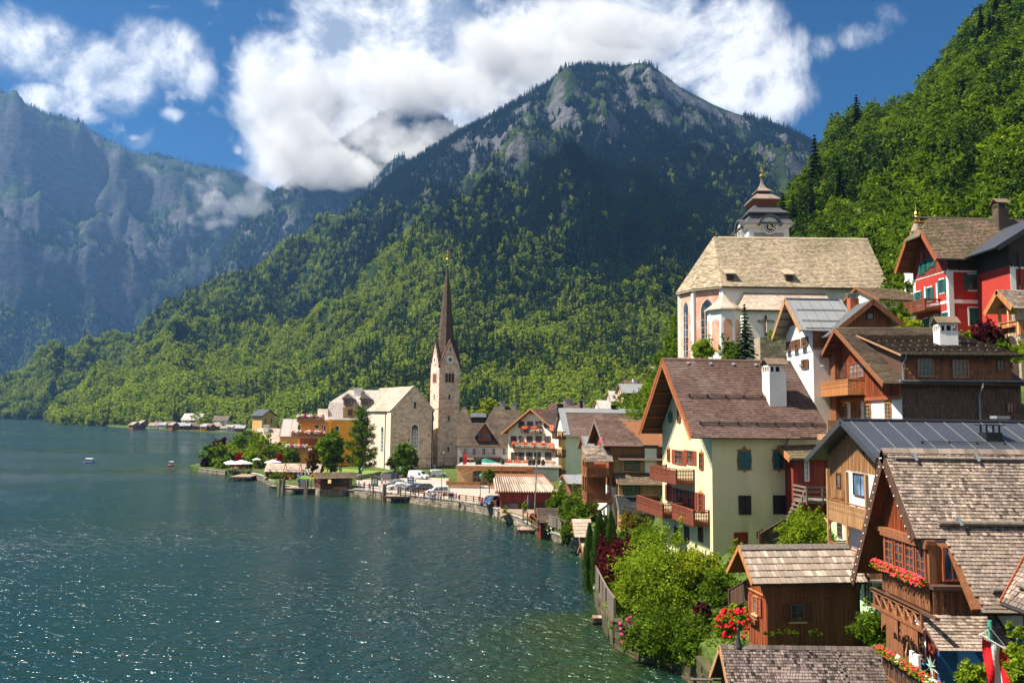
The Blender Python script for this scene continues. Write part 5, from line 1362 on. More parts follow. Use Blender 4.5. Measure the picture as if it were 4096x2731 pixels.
# ---- parish church with its tower
def arched(root,fn,c,z0,w,h,frame,glass,n=6,mull=2,n0=0.0,name='window',pointed=True):
 def arc(w_,zt_,ex=0):
  r=w_*(1.0 if pointed else.5);pts=[]
  zs=zt_-(w_*.87 if pointed else w_*.5)
  if pointed:
   for k in range(n+1):a=math.radians(60)*k/n;pts.append((c-w_/2+0+w_-w_+w_*math.cos(a),zs+w_*math.sin(a)))
   for k in range(n-1,-1,-1):a=math.radians(60)*k/n;pts.append((c+w_/2-w_*math.cos(a),zs+w_*math.sin(a)))
  else:
   for k in range(2*n+1):a=math.pi*k/(2*n);pts.append((c+w_/2*math.cos(a),zs+w_/2*math.sin(a)))
  return[(c+w_/2,z0-ex)]+pts+[(c-w_/2,z0-ex)]
 mb=MB();mb.prism(arc(w+.5,z0+h+.3,.2),fn,n0+.0,n0+.05);Wn=mb.build(name,frame,root)
 mb=MB();mb.prism(arc(w,z0+h),fn,n0+.052,n0+.07);mb.build('pane',glass,Wn)
 for k in range(1,mull+1):
  a=c-w/2+w*k/(mull+1);mb=MB();mb.boxm(fn,a-.06,a+.06,z0,z0+h*.8,n0+.07,n0+.14);mb.build('mullion',frame,Wn)
 if mull:
  k=z0+.9
  while k<z0+h*.75:mb=MB();mb.boxm(fn,c-w/2,c+w/2,k-.03,k+.03,n0+.07,n0+.11);mb.build('bar',frame,Wn);k+=1.1
 return Wn
def church():
 H=House('parish_church','large parish church with steep pale shingled roof and polygonal choir on the hillside','church',2888,118,0,0,3545,25,W=13,vC=1300)
 W=H.W;zr=H.zat(1.0,W/2,2832,948);ze=H.zat(0,-.6,2890,1146);m=(zr-ze)/(W/2+.6)
 H.setroof(zr,zr-m*W/2,og=0,oe=.6,ogr=.5)
 z=lambda q:q-H.z0
 H.walls('plaster_white',zb=16,zt=H.ze-.1)
 # choir: three facets; roof planes run up to the end of the ridge
 base=[(0,0),(-3.6,2.9),(-5.0,6.5),(-3.6,10.4),(0,13)]
 mb=MB();zt=H.ze-.3
 mb.prism([(x,y)for x,y in base],lambda a,b,n:(a,b,n),16-H.z0,z(zt));mb.build('choir_wall','plaster_salmon',H.root)
 ap=Vector((.6,6.5,z(zr)))
 k_=1.1
 for i in range(4):
  a,b=base[i],base[i+1]
  A=Vector((a[0]*k_-(0 if i else 0),(a[1]-6.5)*k_+6.5,z(H.ze)-.75));B=Vector((b[0]*k_,(b[1]-6.5)*k_+6.5,z(H.ze)-.75))
  A2=A.lerp(ap,.22)-Vector((0,0,.0));A2+=Vector((0,0,-.25));B2=B.lerp(ap,.22)+Vector((0,0,-.25))
  nrm=(B-A).cross(ap-A).normalized();nrm=nrm if nrm.z>0 else-nrm
  mb=MB();mb.solid([A,B,ap,A-Vector((0,0,.25)),B-Vector((0,0,.25))],[(0,1,2),(0,3,4,1)]);mb.build('choir_roof','shingle_church',H.root)
  rows=34;mb=MB();rnd=random.Random(i)
  for r in range(rows):
   t0,t1=r/rows,(r+1.25)/rows;P0,P1=A.lerp(ap,t0),B.lerp(ap,t0);Q0,Q1=A.lerp(ap,min(1,t1)),B.lerp(ap,min(1,t1))
   nn=max(1,int((P1-P0).length/.55))
   for c in range(nn):
    mb.cur=rnd.gauss(0,.5);u0,u1=c/nn,(c+.97)/nn
    mb.quad(P0 .lerp(P1,u0)+nrm*.1,P0 .lerp(P1,u1)+nrm*.1,Q0 .lerp(Q1,u1)+nrm*.03,Q0 .lerp(Q1,u0)+nrm*.03)
  mb.build('roof_shingles','shingle_church',H.root,kind='stuff')
 mb=MB();mb.boxm(H.fnn,.6,H.L+.5,0,H.bn,-.2,0);mb.boxm(H.fnf,.6,H.L+.5,0,H.bf,-.2,0)
 mb.solid([H.fnn(.6,0,0),H.fnn(.6,H.bn,0),H.fnn(-.1,H.bn,0)],[(0,1,2)]);mb.build('roof','shingle_church',H.root)
 cover(H.root,H.fnn,-.1,H.L+.5,.02,H.bn,.30,.42,['shingle_church'],.06,name='shingle',jit=.3,keep=lambda a,b:a>.6-.7*b/H.bn,tamp=.8,seed=51,indiv=0)
 mb=MB();mb.boxm(H.fnn,.6,H.L+.5,-.05,.4,.05,.12);mb.boxm(H.fnf,.6,H.L+.5,-.05,.4,.05,.12);mb.build('ridge_cap','shingle_church',H.root)
 mb=MB();p=H.fnn(0,H.bn,-.1);mb.tube([(-.1,p[1]-.1,p[2]),(H.L,p[1]-.1,p[2])],.14,6);mb.build('gutter','iron',H.root)
 for u in(2922,3158):
  a=H.hit('side',u,1100,0)[0];b=H.bn*.86
  q=Vector(H.fnn(a,b,0));mb=MB();mb.box(q.x-.55,q.x+.55,q.y-.35,q.y+1.2,q.z-.1,q.z+.75);D=mb.build('dormer','wood_dark',H.root)
  mb=MB();mb.solid([(q.x-.8,q.y-.55,q.z+.7),(q.x+.8,q.y-.55,q.z+.7),(q.x+.8,q.y+1.9,q.z+2.0),(q.x-.8,q.y+1.9,q.z+2.0),(q.x-.8,q.y-.55,q.z+.85),(q.x+.8,q.y-.55,q.z+.85),(q.x+.8,q.y+1.9,q.z+2.12),(q.x-.8,q.y+1.9,q.z+2.12)],MB.HEX);mb.build('dormer_roof','shingle_church',D)
  mb=MB();mb.box(q.x-.4,q.x+.4,q.y-.37,q.y-.355,q.z+.05,q.z+.6);mb.build('opening','wood_black',D)
  # choir windows and pilasters
 for i,(wd,hh)in enumerate(((2.0,9.6),(1.2,8.6),(1.0,8.0))):
  a,b=Vector((*base[i],0)),Vector((*base[i+1],0));L_=(b-a).length;d=(b-a)/L_;nn=Vector((d.y,-d.x,0))*(1 if i<9 else 1)
  nn=nn if nn.dot(Vector((a.x+b.x,a.y+b.y-13,0)))>0 else-nn
  fn=lambda s,zz,n,a=a,d=d,nn=nn:a+d*s+nn*n+Vector((0,0,zz-H.z0))
  zb=H.zat(base[i][0],base[i][1],2925,1340)if i==0 else 28
  arched(H.root,fn,L_/2,ze-1.6-hh,wd,hh,'plaster_salmon' if i else 'limestone_rose','glass',6,2 if i==0 else 1)
  mb=MB();mb.boxm(fn,-.3,.3,16,zt-.3,-.3,.2);mb.build('pilaster','trim_white',H.root)
 mb=MB()
 for i in range(4):
  a,b=base[i],base[i+1];mb.tube([(a[0]*1.03,(a[1]-6.5)*1.03+6.5,z(zt)-.3),(b[0]*1.03,(b[1]-6.5)*1.03+6.5,z(zt)-.3)],.18,4)
 mb.build('cornice','trim_white',H.root)
 f=H.fn('side')
 # aisle with lean-to roof
 x0=H.hit('side',2965,1200,-3)[0];x1=H.hit('side',3325,1200,-3)[0]
 zt1=H.hit('side',3100,1172,0)[1];zt2=H.zat(10,-4.2,3100,1240)
 mb=MB();mb.box(x0,x1,-4,0,16-H.z0,z(zt2)+.1);mb.build('aisle_wall','plaster_white',H.root)
 la=lambda a,b,n:(a,.0-b*.8,z(zt1)-b*(zt1-zt2)/5.4+n)
 fa=lambda a,b,n:(a,-b,z(zt1)-b*(zt1-zt2)/4.4+n)
 mb=MB();mb.prism([(x0-.4,4.4),(x1+.3,4.4),(x1+.3,0),(x0+1.4,0)],lambda a,b,n:fa(a,b,n),-.15,0);mb.build('aisle_roof','shingle_church',H.root)
 mb=MB();mb.solid([fa(x0-.4,4.4,0),fa(x0+1.4,0,0),(x0-.4,0,z(zt2)-.1)],[(0,1,2)]);mb.build('aisle_hip','shingle_church',H.root)
 cover(H.root,fa,x0-.3,x1+.3,0,4.4,.35,.45,['shingle_pale'],.05,name='shingle',keep=lambda a,b:a>x0+1.4-1.7*b/4.4,tamp=.5,seed=53)
 mb=MB();mb.tube([fa(x0-.4,4.5,-.1),fa(x1+.3,4.5,-.1)],.12,6);mb.build('gutter','iron',H.root)
 # chapel with red blind arches
 cx,cy=H.w2l(at(2898,1300,112)).x,-5.6
 zc=H.zat(cx,cy,2898,1237)
 mb=MB();pts=[(cx+2.3*math.cos(math.radians(a)),cy+2.3*math.sin(math.radians(a)))for a in(22,67,112,157,202,247,292,337)]
 mb.prism(pts,lambda a,b,n:(a,b,n),16-H.z0,z(zc));mb.build('chapel_wall','plaster_white',H.root)
 mb=MB();mb.lathe([(2.75,z(zc)-.3),(2.7,z(zc)-.1),(1.5,z(zc)+.8),(.6,z(zc)+1.7),(.1,z(zc)+2.2),(.05,z(zc)+2.6)],8,(cx,cy,0));mb.build('chapel_roof','shingle_pale',H.root)
 for k in range(5):
  a0,a1=pts[(k+3)%8],pts[(k+4)%8];a=Vector((*a0,0));b=Vector((*a1,0));L_=(b-a).length;d=(b-a)/L_;nn=Vector((d.y,-d.x,0));nn=nn if nn.dot(a-Vector((cx,cy,0)))>0 else-nn
  fn=lambda s,zz,n,a=a,d=d,nn=nn:a+d*s+nn*n+Vector((0,0,zz-H.z0))
  arched(H.root,fn,L_/2,zc-6.2,1.2,4.6,'trim_white','plaster_salmon',6,0,pointed=False,name='blind_arch')
  # crucifix
 t=thing('crucifix','large dark wooden crucifix on the white aisle wall','crucifix',tuple(H.o+Vector((H.hit('side',3063,1320,-4)[0],-4.15,H.hit('side',3063,1345,-4)[1]))))
 mb=MB();mb.box(-.12,.12,-.1,.05,0,3.0);mb.box(-1.15,1.15,-.11,.04,2.05,2.3);mb.build('cross','wood_dark',t)
 mb=MB();mb.tube([(0,-.2,.5),(.03,-.22,1.1),(0,-.2,1.75),(0,-.2,2.05)],[.08,.1,.15,.12],8);mb.lathe([(.02,0),(.1,.06),(.1,.18),(.03,.27)],8,(0,-.22,2.08));mb.tube([(-.95,-.18,2.2),(0,-.2,1.98),(.95,-.18,2.2)],.055,6);mb.build('figure','limestone',t)
 # finials
 mb=MB();mb.tube([(.6,6.5,z(zr)),(.6,6.5,z(zr)+1.6)],.06,5);mb.lathe([(.02,0),(.26,.2),(.3,.35),(.05,.6)],8,(.6,6.5,z(zr)+.3));mb.lathe([(.02,0),(.12,.12),(.02,.3)],8,(.6,6.5,z(zr)+1.5));mb.build('finial','iron',H.root)
 for u in(2880,):downpipe(H,.2,.3,ze-.5,20)
 # stone terrace wall in front
 t=thing('terrace_wall','dark rubble retaining wall below the crucifix','wall',(0,0,0))
 a,b=at(3026,1400,108),at(3150,1400,106);rnd=random.Random(4)
 mb=MB();mb.box(a.x,b.x,106.5,109,18,at(3060,1350,107).z);mb.build('core','masonry',t)
 zt_=at(3060,1350,107).z;r=0;zz=zt_
 while zz>zt_-4:
  h=rnd.uniform(.3,.5);x=a.x
  while x<b.x:
   w=rnd.uniform(.4,.9);mb=MB();mb.cur=rnd.uniform(-1,.3);mb.box(x+.02,min(b.x,x+w-.02),106.38,106.6,zz-h+.02,zz-.02);mb.build('stone','masonry',t);x+=w
  zz-=h
 return H
HCH=church()
def church_tower():
 D=128;px=D/F;c=at(3075,900,D);cx=c.x
 t=thing('church_tower','white church tower with clock and three-tiered grey shingled helm behind the church roof','tower',(cx,D+3.3,25))
 def Z(v):return CAM_H+ray(3075,v).z*D-25
 def lat(prof,mat,name):
  mb=MB();mb.lathe([(r*1.4142,z)for r,z in prof],4);return mb.build(name,mat,t)
 mb=MB();mb.box(-3.3,3.3,-3.3,3.3,0,Z(905));mb.build('shaft','plaster_white',t)
 lat([(3.35,Z(912)),(3.9,Z(899))],'trim_white','cornice')
 lat([(4.15,Z(899)),(4.1,Z(897)),(3.35,Z(878)),(3.0,Z(857)),(2.9,Z(855))],'slate','roof_tier')
 lat([(3.35,Z(855)),(3.4,Z(849)),(2.5,Z(832)),(1.95,Z(814)),(1.8,Z(811))],'slate','roof_tier')
 lat([(1.75,Z(811)),(2.2,Z(792))],'wood_red','lantern')
 lat([(2.35,Z(792)),(2.4,Z(788)),(1.75,Z(772)),(1.2,Z(762)),(1.1,Z(761))],'shingle_grey','roof_tier')
 lat([(1.0,Z(761)),(1.15,Z(751))],'wood_dark','lantern')
 lat([(1.3,Z(750)),(1.25,Z(747)),(.6,Z(733)),(.28,Z(718)),(.14,Z(704)),(.1,Z(688))],'shingle_grey','spire')
 mb=MB();mb.lathe([(.05,0),(.28,.12),(.36,.3),(.25,.5),(.05,.65)],10,(0,0,Z(688)));mb.tube([(0,0,Z(680)),(0,0,Z(643))],.06,5);mb.box(-.35,.35,-.05,.05,Z(660),Z(656));mb.box(-.2,.2,-.05,.05,Z(652),Z(649));mb.build('cross','gold',t)
 # eyebrow gables over the clocks
 for ax in(0,1):
  rot=(lambda s,n,z:(s,-n,z))if ax==0 else(lambda s,n,z:(-n,-s,z))
  zc=Z(912)
  mb=MB()
  def arc(r,q=12):return[(r*math.cos(math.pi*k/q),r*.95*math.sin(math.pi*k/q))for k in range(q+1)]
  mb.prism([(a,zc+.25+b)for a,b in arc(1.55)],lambda a,b,n:rot(a,n,b),2.6,3.85);mb.build('eyebrow_wall','plaster_white',t)
  mb=MB()
  A,B=arc(1.62),arc(1.95)
  for k in range(12):
   q=[A[k],B[k],B[k+1],A[k+1]];mb.prism([(a,zc+.25+b)for a,b in q],lambda a,b,n:rot(a,n,b),2.6,4.2)
  mb.build('eyebrow_roof','slate',t)
  mb=MB();mb.prism([(1.12*math.cos(k*math.pi/12),zc+1.12*math.sin(k*math.pi/12))for k in range(24)],lambda a,b,n:rot(a,n,b),3.3,3.9);C=mb.build('clock_rim','trim_white',t)
  mb=MB();mb.prism([(.95*math.cos(k*math.pi/12),zc+.95*math.sin(k*math.pi/12))for k in range(24)],lambda a,b,n:rot(a,n,b),3.9,3.93);mb.build('clock_face','metal_black',C)
  mb=MB()
  for k in range(12):
   a=k*math.pi/6;r0,r1=.62,.88;w=.17
   mb.prism([(r*math.cos(a+d),zc+r*math.sin(a+d))for r,d in((r0,-w),(r1,-w*.8),(r1,w*.8),(r0,w))],lambda a_,b,n:rot(a_,n,b),3.93,3.95)
  mb.build('numerals','trim_white',C,kind='stuff')
  mb=MB();mb.prism([(.3*math.cos(k*math.pi/6),zc+.3*math.sin(k*math.pi/6))for k in range(12)],lambda a,b,n:rot(a,n,b),3.93,3.96);mb.build('dial_centre','trim_white',C)
  for ang,ln in((115,.6),(-28,.82)):
   a=math.radians(ang);mb=MB();d=Vector((math.cos(a),math.sin(a)));q=Vector((-d.y,d.x))*.07
   mb.prism([tuple(p+Vector((0,zc)))for p in(q-d*.15,d*ln*.8+q*1.6,d*ln,d*ln*.8-q*1.6,-q-d*.15)],lambda a_,b,n:rot(a_,n,b),3.97,4.0);mb.build('hand','gold',C)
  if ax==0:
   mb=MB();mb.boxm(lambda a,b,n:rot(a,n,b),-2.4,2.4,Z(960),zc-.8,3.302,3.33);mb.build('painted_panel','painted_grey',t)
church_tower()
# ================================================================== the village by the water
def stones(root,fn,s0,s1,z0,z1,hr,wr,rose=.2,indiv=300,seed=1,inside=None,n0=0.0,dep=.07):
 rnd=random.Random(seed);cells=[];z=z0
 while z<z1-.1:
  h=min(rnd.uniform(*hr),z1-z);s=s0-rnd.uniform(0,wr[0]*.6)
  while s<s1:
   w=rnd.uniform(*wr);a,b=max(s0,s),min(s1,s+w);s+=w
   if b-a<.15:continue
   if inside and not(inside((a+b)/2,z+h)and inside((a+b)/2,z)):continue
   cells.append((a,b,z,z+h))
  z+=h
 cells.sort(key=lambda c:-(c[1]-c[0])*(c[3]-c[2]))
 J=MB();JR=MB()
 for k,(a,b,c,d)in enumerate(cells):
  ro=rnd.random()<rose;g=.03;t=dep*rnd.uniform(.5,1.3);tint=max(-1,min(1,rnd.gauss(0,.5)))
  m=MB()if k<indiv else(JR if ro else J)
  m.cur=tint;j=lambda:rnd.uniform(0,.05)
  m.prism([(a+g+j(),c+g),(b-g,c+g+j()),(b-g-j(),d-g),(a+g,d-g-j())],fn,n0,n0+t)
  if k<indiv:m.build('stone','limestone_rose' if ro else 'limestone',root)
 if J.v:J.build('stonework','limestone',root,kind='stuff')
 if JR.v:JR.build('stonework','limestone_rose',root,kind='stuff')
def backfn(H):return lambda a,z,n:(a,H.W+n,z-H.z0)
def hitback(H,u,v):
 r=ray(u,v);pl=H.o+H.ay*H.W;t=pl.dot(H.ay)/(r.x*H.ay.x+r.y*H.ay.y);p=Vector((r.x*t,r.y*t,CAM_H+r.z*t));return(p-H.o).dot(H.ax),p.z
GZ=1.5
def lake_church():
 H=House('lakeside_church','lakeside church nave of pinkish limestone blocks with pale shingled roof','church',1731,228,122,1564,0,1.6,L=24,vC=1800)
 W=H.W;zr=H.zat(0,W/2,1662,1545);ze=H.zat(0,0,1731,1640)
 H.setroof(zr,ze,og=-.45,oe=.5,ogr=.2)
 H.walls('mortar',zb=0)
 g=H.fn('gable');bk=backfn(H)
 mb=MB();mb.boxm(H.fnn,.45,24,0,H.bn,-.2,0);mb.boxm(H.fnf,.45,24,0,H.bf,-.2,0);mb.build('roof','shingle_pale',H.root)
 cover(H.root,H.fnf,.45,24,0,H.bf,.42,.55,['shingle_pale'],.06,name='shingle',jit=.3,tamp=.7,seed=61)
 roof=lambda y:(H.zr-(H.yr-y)*H.mn if y<H.yr else H.zr-(y-H.yr)*H.mf)
 for f,b in((H.fnn,H.bn),(H.fnf,H.bf)):
  mb=MB();mb.boxm(f,-.1,.5,0,b-.4,0,.25);mb.build('gable_coping','limestone',H.root)
 stones(H.root,g,0,W,1.2,zr-.6,(.42,.7),(.55,1.25),.2,300,5,inside=lambda s,z:z<roof(s)-.1)
 mb=MB();mb.boxm(bk,0,24,0,H.ze-.3,.003,.05);mb.build('side_plaster','mortar',H.root)
 mb=MB();mb.boxm(bk,-.1,2.6,0,H.ze-.5,.04,.35);mb.build('buttress','limestone',H.root)
 mb=MB();p=H.fnf(0,H.bf,-.1);mb.tube([(0,p[1],p[2]),(24,p[1],p[2])],.14,6);mb.build('gutter','iron',H.root)
 mb=MB();a=hitback(H,1548,1700)[0];mb.tube([bk(a,H.ze-.3,.5),bk(a,1.5,.5)],.14,6);mb.build('downpipe','iron',H.root)
 a=.35;mb=MB();mb.tube([g(a,H.ze-.2,.2),g(a,1.5,.2)],.16,6);mb.build('downpipe','iron',H.root)
 s,z=H.hit('gable',1657,1790);arched(H.root,g,s,z,2.0,6.4,'trim_white','glass',8,3,pointed=False,n0=.08)
 s,z=H.hit('gable',1659,1634);arched(H.root,g,s,z,.8,1.9,'limestone','glass',6,0,pointed=False,n0=.06)
 s,z=hitback(H,1528,1805);arched(H.root,bk,s,z,1.8,7.0,'trim_white','glass',8,2,pointed=False,n0=.06)
 mb=MB();mb.tube([(.4,W/2,H.zr-H.z0),(.4,W/2,H.zr-H.z0+1.6)],.06,4);mb.boxm(g,W/2-.35,W/2+.35,H.zr+1.0,H.zr+1.12,-.45,-.35);mb.build('cross','iron',H.root)
 return H
lake_church()
def bell_tower():
 H=House('bell_tower','slender limestone bell tower with needle spire, clocks and golden cross','tower',1836,236,116,1753,0,1.6,vC=1700)
 W=H.W;cor=H.o+H.ay*W;k=ray(1720,1650).x
 H.L=L=(k*cor.y-cor.x)/(H.ax.x-k*H.ax.y)
 g=H.fn('gable');bk=backfn(H);z0=H.z0
 zt=H.zat(0,W/2,1795,1465);zg=H.zat(0,W/2,1798,1359);zs=H.zat(L/2,W/2,1787,1062)
 mb=MB();mb.box(0,L,0,W,-3,zt-z0);mb.build('shaft','mortar',H.root)
 stones(H.root,g,0,W,1.2,zt,(.45,.75),(.6,1.3),.2,300,7);stones(H.root,bk,0,L,1.2,zt,(.45,.75),(.6,1.3),.15,150,8)
 for v in(1635,1830):
  z=H.zat(0,0,1836,v)-z0;mb=MB();mb.box(-.2,L+.2,-.2,W+.2,z-.15,z+.15);mb.build('string_course','limestone_rose',H.root)
  # gables with clocks on four sides
 faces=[(g,W),(bk,L),(lambda a,z,n:(a,-n,z-z0),L),(lambda a,z,n:(L+n,a,z-z0),W)]
 for i,(f,w)in enumerate(faces):
  mb=MB();mb.prism([(0,zt),(w,zt),(w/2,zg)],f,-.5,0.02);G=mb.build('gable','mortar',H.root)
  if i<2:stones(H.root,f,0,w,zt,zg,(.5,.8),(.7,1.3),.5,40,9+i,inside=lambda s,z,w=w:abs(s-w/2)<(zg-z)/(zg-zt)*w/2-.1)
  mb=MB()
  for s in(-1,1):
   mb.prism([(w/2,zg+.35),(w/2+s*(w/2+.4),zt-.2),(w/2+s*(w/2+.2),zt-.5),(w/2,zg-.1)],f,-.2,.28)
  mb.build('verge','shingle_spire',H.root)
  mb=MB();q=[]
  c=(L/2,W/2,zg-z0)
  A=f(w/2,zg+.25,.0);B=f(-.1,zt-.2,.0);Cc=f(w+.1,zt-.2,.0)
  mb.solid([A,B,c,Cc],[(0,1,2),(0,2,3)]);mb.build('gable_roof','shingle_spire',H.root)
  zc=H.zat(0,W/2,1797,1438)
  mb=MB();mb.boxm(f,w/2-1.5,w/2+1.5,zc-1.5,zc+1.5,.08,.16);C=mb.build('clock_panel','limestone_rose',H.root)
  mb=MB();mb.prism([(w/2+1.3*math.cos(a*math.pi/12),zc+1.3*math.sin(a*math.pi/12))for a in range(24)],f,.16,.2);mb.build('clock_face','trim_white',C)
  mb=MB();mb.prism([(w/2+.55*math.cos(a*math.pi/8),zc+.55*math.sin(a*math.pi/8))for a in range(16)],f,.2,.22);mb.build('dial_centre','metal_black',C)
  mb=MB()
  for a in range(12):
   t=a*math.pi/6;mb.prism([(w/2+r*math.cos(t+d),zc+r*math.sin(t+d))for r,d in((.85,-.07),(1.15,-.06),(1.15,.06),(.85,.07))],f,.2,.215)
  mb.build('numerals','iron',C,kind='stuff')
  for ang,ln in((118,.7),(-55,1.0)):
   t=math.radians(ang*(-1 if i else 1));mb=MB();d=Vector((math.cos(t),math.sin(t)));q=Vector((-d.y,d.x))*.1;o=Vector((w/2,zc))
   mb.prism([tuple(o+x)for x in(q,d*ln,-q,-d*.2)],f,.22,.25);mb.build('hand','gold',C)
  s=MB();s.boxm(f,w/2-.12,w/2+.12,zc+2.4,zc+3.9,.03,.1);s.build('slit','wood_black',H.root)
  # triple sound openings
  zz=H.zat(0,W/2,1796,1529);hh=H.zat(0,W/2,1796,1493)-zz
  if i<2:
   for kx in(-1,0,1):arched(H.root,f,w/2+kx*w*.155,zz,w*.11,hh,'limestone_rose','wood_black',5,0,pointed=False,n0=.07,name='bell_opening')
   for v in(1586,1672,1795):
    z=H.zat(0,W/2,1793,v);mb=MB();mb.boxm(f,w/2-.25,w/2+.25,z-.8,z+.6,.06,.14);mb.build('slit_window','wood_black',H.root)
    # spire: eight-sided needle flaring into the four corners
 r0=min(L,W)/2;zb=zt-z0;rows=46;ht=zs-zt
 def ring(t):
  r=(r0-.25)*(1-t)**.96+.12;out=[]
  for j in range(8):
   a=math.pi/8+j*math.pi/4;sq=max(0,1-t*4.0)
   x,y=math.cos(a),math.sin(a);mx=max(abs(x),abs(y))
   x,y=x*(1-sq)+x/mx*sq,y*(1-sq)+y/mx*sq
   out.append(Vector((L/2+x*r*L/(2*r0),W/2+y*r*W/(2*r0),zb+t*ht)))
  return out
 mb=MB();rnd=random.Random(3)
 for k in range(rows*2):
  t0,t1=k/(rows*2),(k+1.25)/(rows*2);A,B=ring(t0),ring(min(1,t1))
  for j in range(8):
   n=3 if t0<.4 else(2 if t0<.7 else 1)
   for c in range(n):
    mb.cur=rnd.gauss(0,.45);a,b=A[j].lerp(A[(j+1)%8],c/n),A[j].lerp(A[(j+1)%8],(c+1)/n);cc,dd=B[j].lerp(B[(j+1)%8],(c+1)/n),B[j].lerp(B[(j+1)%8],c/n)
    ctr=Vector((L/2,W/2,a.z));o=((a+b)/2-ctr).normalized()*.05;mb.quad(a+o,b+o,cc,dd)
 mb.build('spire','shingle_spire',H.root)
 zq=zs-z0;mb=MB();mb.tube([(L/2,W/2,zq-.3),(L/2,W/2,zq+1.6)],.14,6);mb.lathe([(.5,-.4),(.55,-.25),(.2,0)],10,(L/2,W/2,zq+.3));mb.build('finial','copper_green',H.root)
 mb=MB();mb.lathe([(.05,0),(.35,.15),(.55,.45),(.55,.7),(.35,1.0),(.05,1.15)],12,(L/2,W/2,zq+1.2));mb.build('ball','gold',H.root,smooth=True)
 mb=MB();mb.box(L/2-.1,L/2+.1,W/2-.1,W/2+.1,zq+2.3,zq+5.0);c=Vector((L/2,W/2,zq+4.1));mb.box(L/2-.1,L/2+.1,W/2-.85,W/2+.85,zq+4.0,zq+4.2);mb.build('cross','gold',H.root)
bell_tower()
def simple_house(name,label,cat,uC,d,r,uL,uR,vr,ve,vb,wall,roofm,cov='tile',og=.6,oe=.5,ctile=(.4,.5),frac=.5,gable=None,wins=(),gwins=(),wkw=None,group=None,barge='wood_brown',L=None,W=None,zb=None,chim=None,indiv=0,uridge=None,z0=None):
 """vr, ve: photo rows of the ridge (at the gable) and of the wall top at the near corner; vb: foot"""
 vm=(ve+vb)/2
 zb_=CAM_H+ray(uC,vb).z*d
 H=House(name,label,cat,uC,d,r,uL,uR,zb_ if z0 is None else z0,group,W=W,L=L,vC=vm)
 yr=H.W*frac
 p=H.o+H.ay*yr;zr=CAM_H+ray(uridge or proj((p.x,p.y,5))[0],vr).z*p.y;ze=CAM_H+ray(uC,ve).z*d
 H.setroof(zr,ze,og=og,oe=oe,ogr=.3,yr=yr)
 H.walls(wall,zb=H.z0-2)
 if gable:
  g=H.fn('gable');mb=MB();mb.prism([(0.02,H.ze-.2),(H.W-.02,H.ze-.2),(yr,zr-.25)],g,0.003,.05);mb.build('gable_boards',gable,H.root)
 H.slab('wood_brown' if cov!='metal' else roofm,barge=barge,bw=.15,th=.12)
 for k,(f,b)in enumerate(((H.fnn,H.bn),(H.fnf,H.bf))):
  if cov=='metal':seams(H,f,-og+.2,H.L,b,1.2*d/100 if d>100 else 1.0,h=.05,w=.05)
  elif cov:cover(H.root,f,-og,H.L+.3,0,b,ctile[0],ctile[1],[roofm],.05,name=cov,jit=.15,seed=int(uC)+k,indiv=indiv if k==0 else 0,tamp=.7)
 kw=dict(frame='trim_white',nx=2,ny=2);kw.update(wkw or{})
 for w in wins:win(H,'side',*w,**kw)
 for w in gwins:win(H,'gable',*w,**kw)
 if chim:
  for(u,vt,vbm,wd)in chim:
   y=yr*.75;a=H.hit('side',u,vbm,y)[0];z=H.zat(a,y,u,vt);chimney(H,a,y,H.zr-1.2,z,wd,wd*.8,'plaster_white','flat','concrete')
 return H
sh=simple_house
# pink-grey long house with a gabled dormer
H=sh('long_house','long pink-grey house with dark roof and a gabled red-brown dormer beside the bell tower','house',1830,214,2,1826,2050,1690,1774,1862,'plaster_pink','tile_dark',ctile=(.45,.8),frac=.5,W=10,og=.2,wins=[(u-7,1792,u+7,1818)for u in(1861,1897,1935,1975,2017)],z0=1.6)
a=H.hit('side',1905,1740,.4)[0];b=H.hit('side',1998,1740,.4)[0];f=H.fn('side',.4);zb_,ztop,zm=H.hit('side',1950,1763,.4)[1],H.hit('side',1950,1692,.4)[1],H.hit('side',1950,1735,.4)[1]
a,b=H.hit('side',1912,1740,.4)[0],H.hit('side',1966,1740,.4)[0];c=(a+b)/2
mb=MB();mb.prism([(a,zb_),(b,zb_),(b,zm),(c,ztop-.3),(a,zm)],f,-5,0);D=mb.build('dormer','wood_red',H.root)
mb=MB()
for s in(-1,1):mb.prism([(c,ztop),(c+s*(b-a)*.75,zm-.9),(c+s*(b-a)*.75,zm-1.15),(c,ztop-.25)],f,-5,.9)
mb.build('dormer_roof','tile_dark',D)
window(D,f,c-1.9,c-.7,zb_+.5,zb_+2.4,frame='wood_dark');window(D,f,c+.3,c+1.5,zb_+.5,zb_+2.4,frame='wood_redpaint')
mb=MB();mb.boxm(H.fn('side'),H.hit('side',1838,1850)[0],H.hit('side',2005,1850)[0],H.hit('side',1900,1838)[1],H.hit('side',1900,1826)[1],0,2.5);mb.build('awning_roof','wood_dark',H.root)
mb=MB();mb.boxm(H.fn('side'),H.hit('side',1838,1850)[0],H.hit('side',2000,1850)[0],1.6,H.hit('side',1900,1838)[1],.01,.1);mb.build('shopfront','wood_dark',H.root)
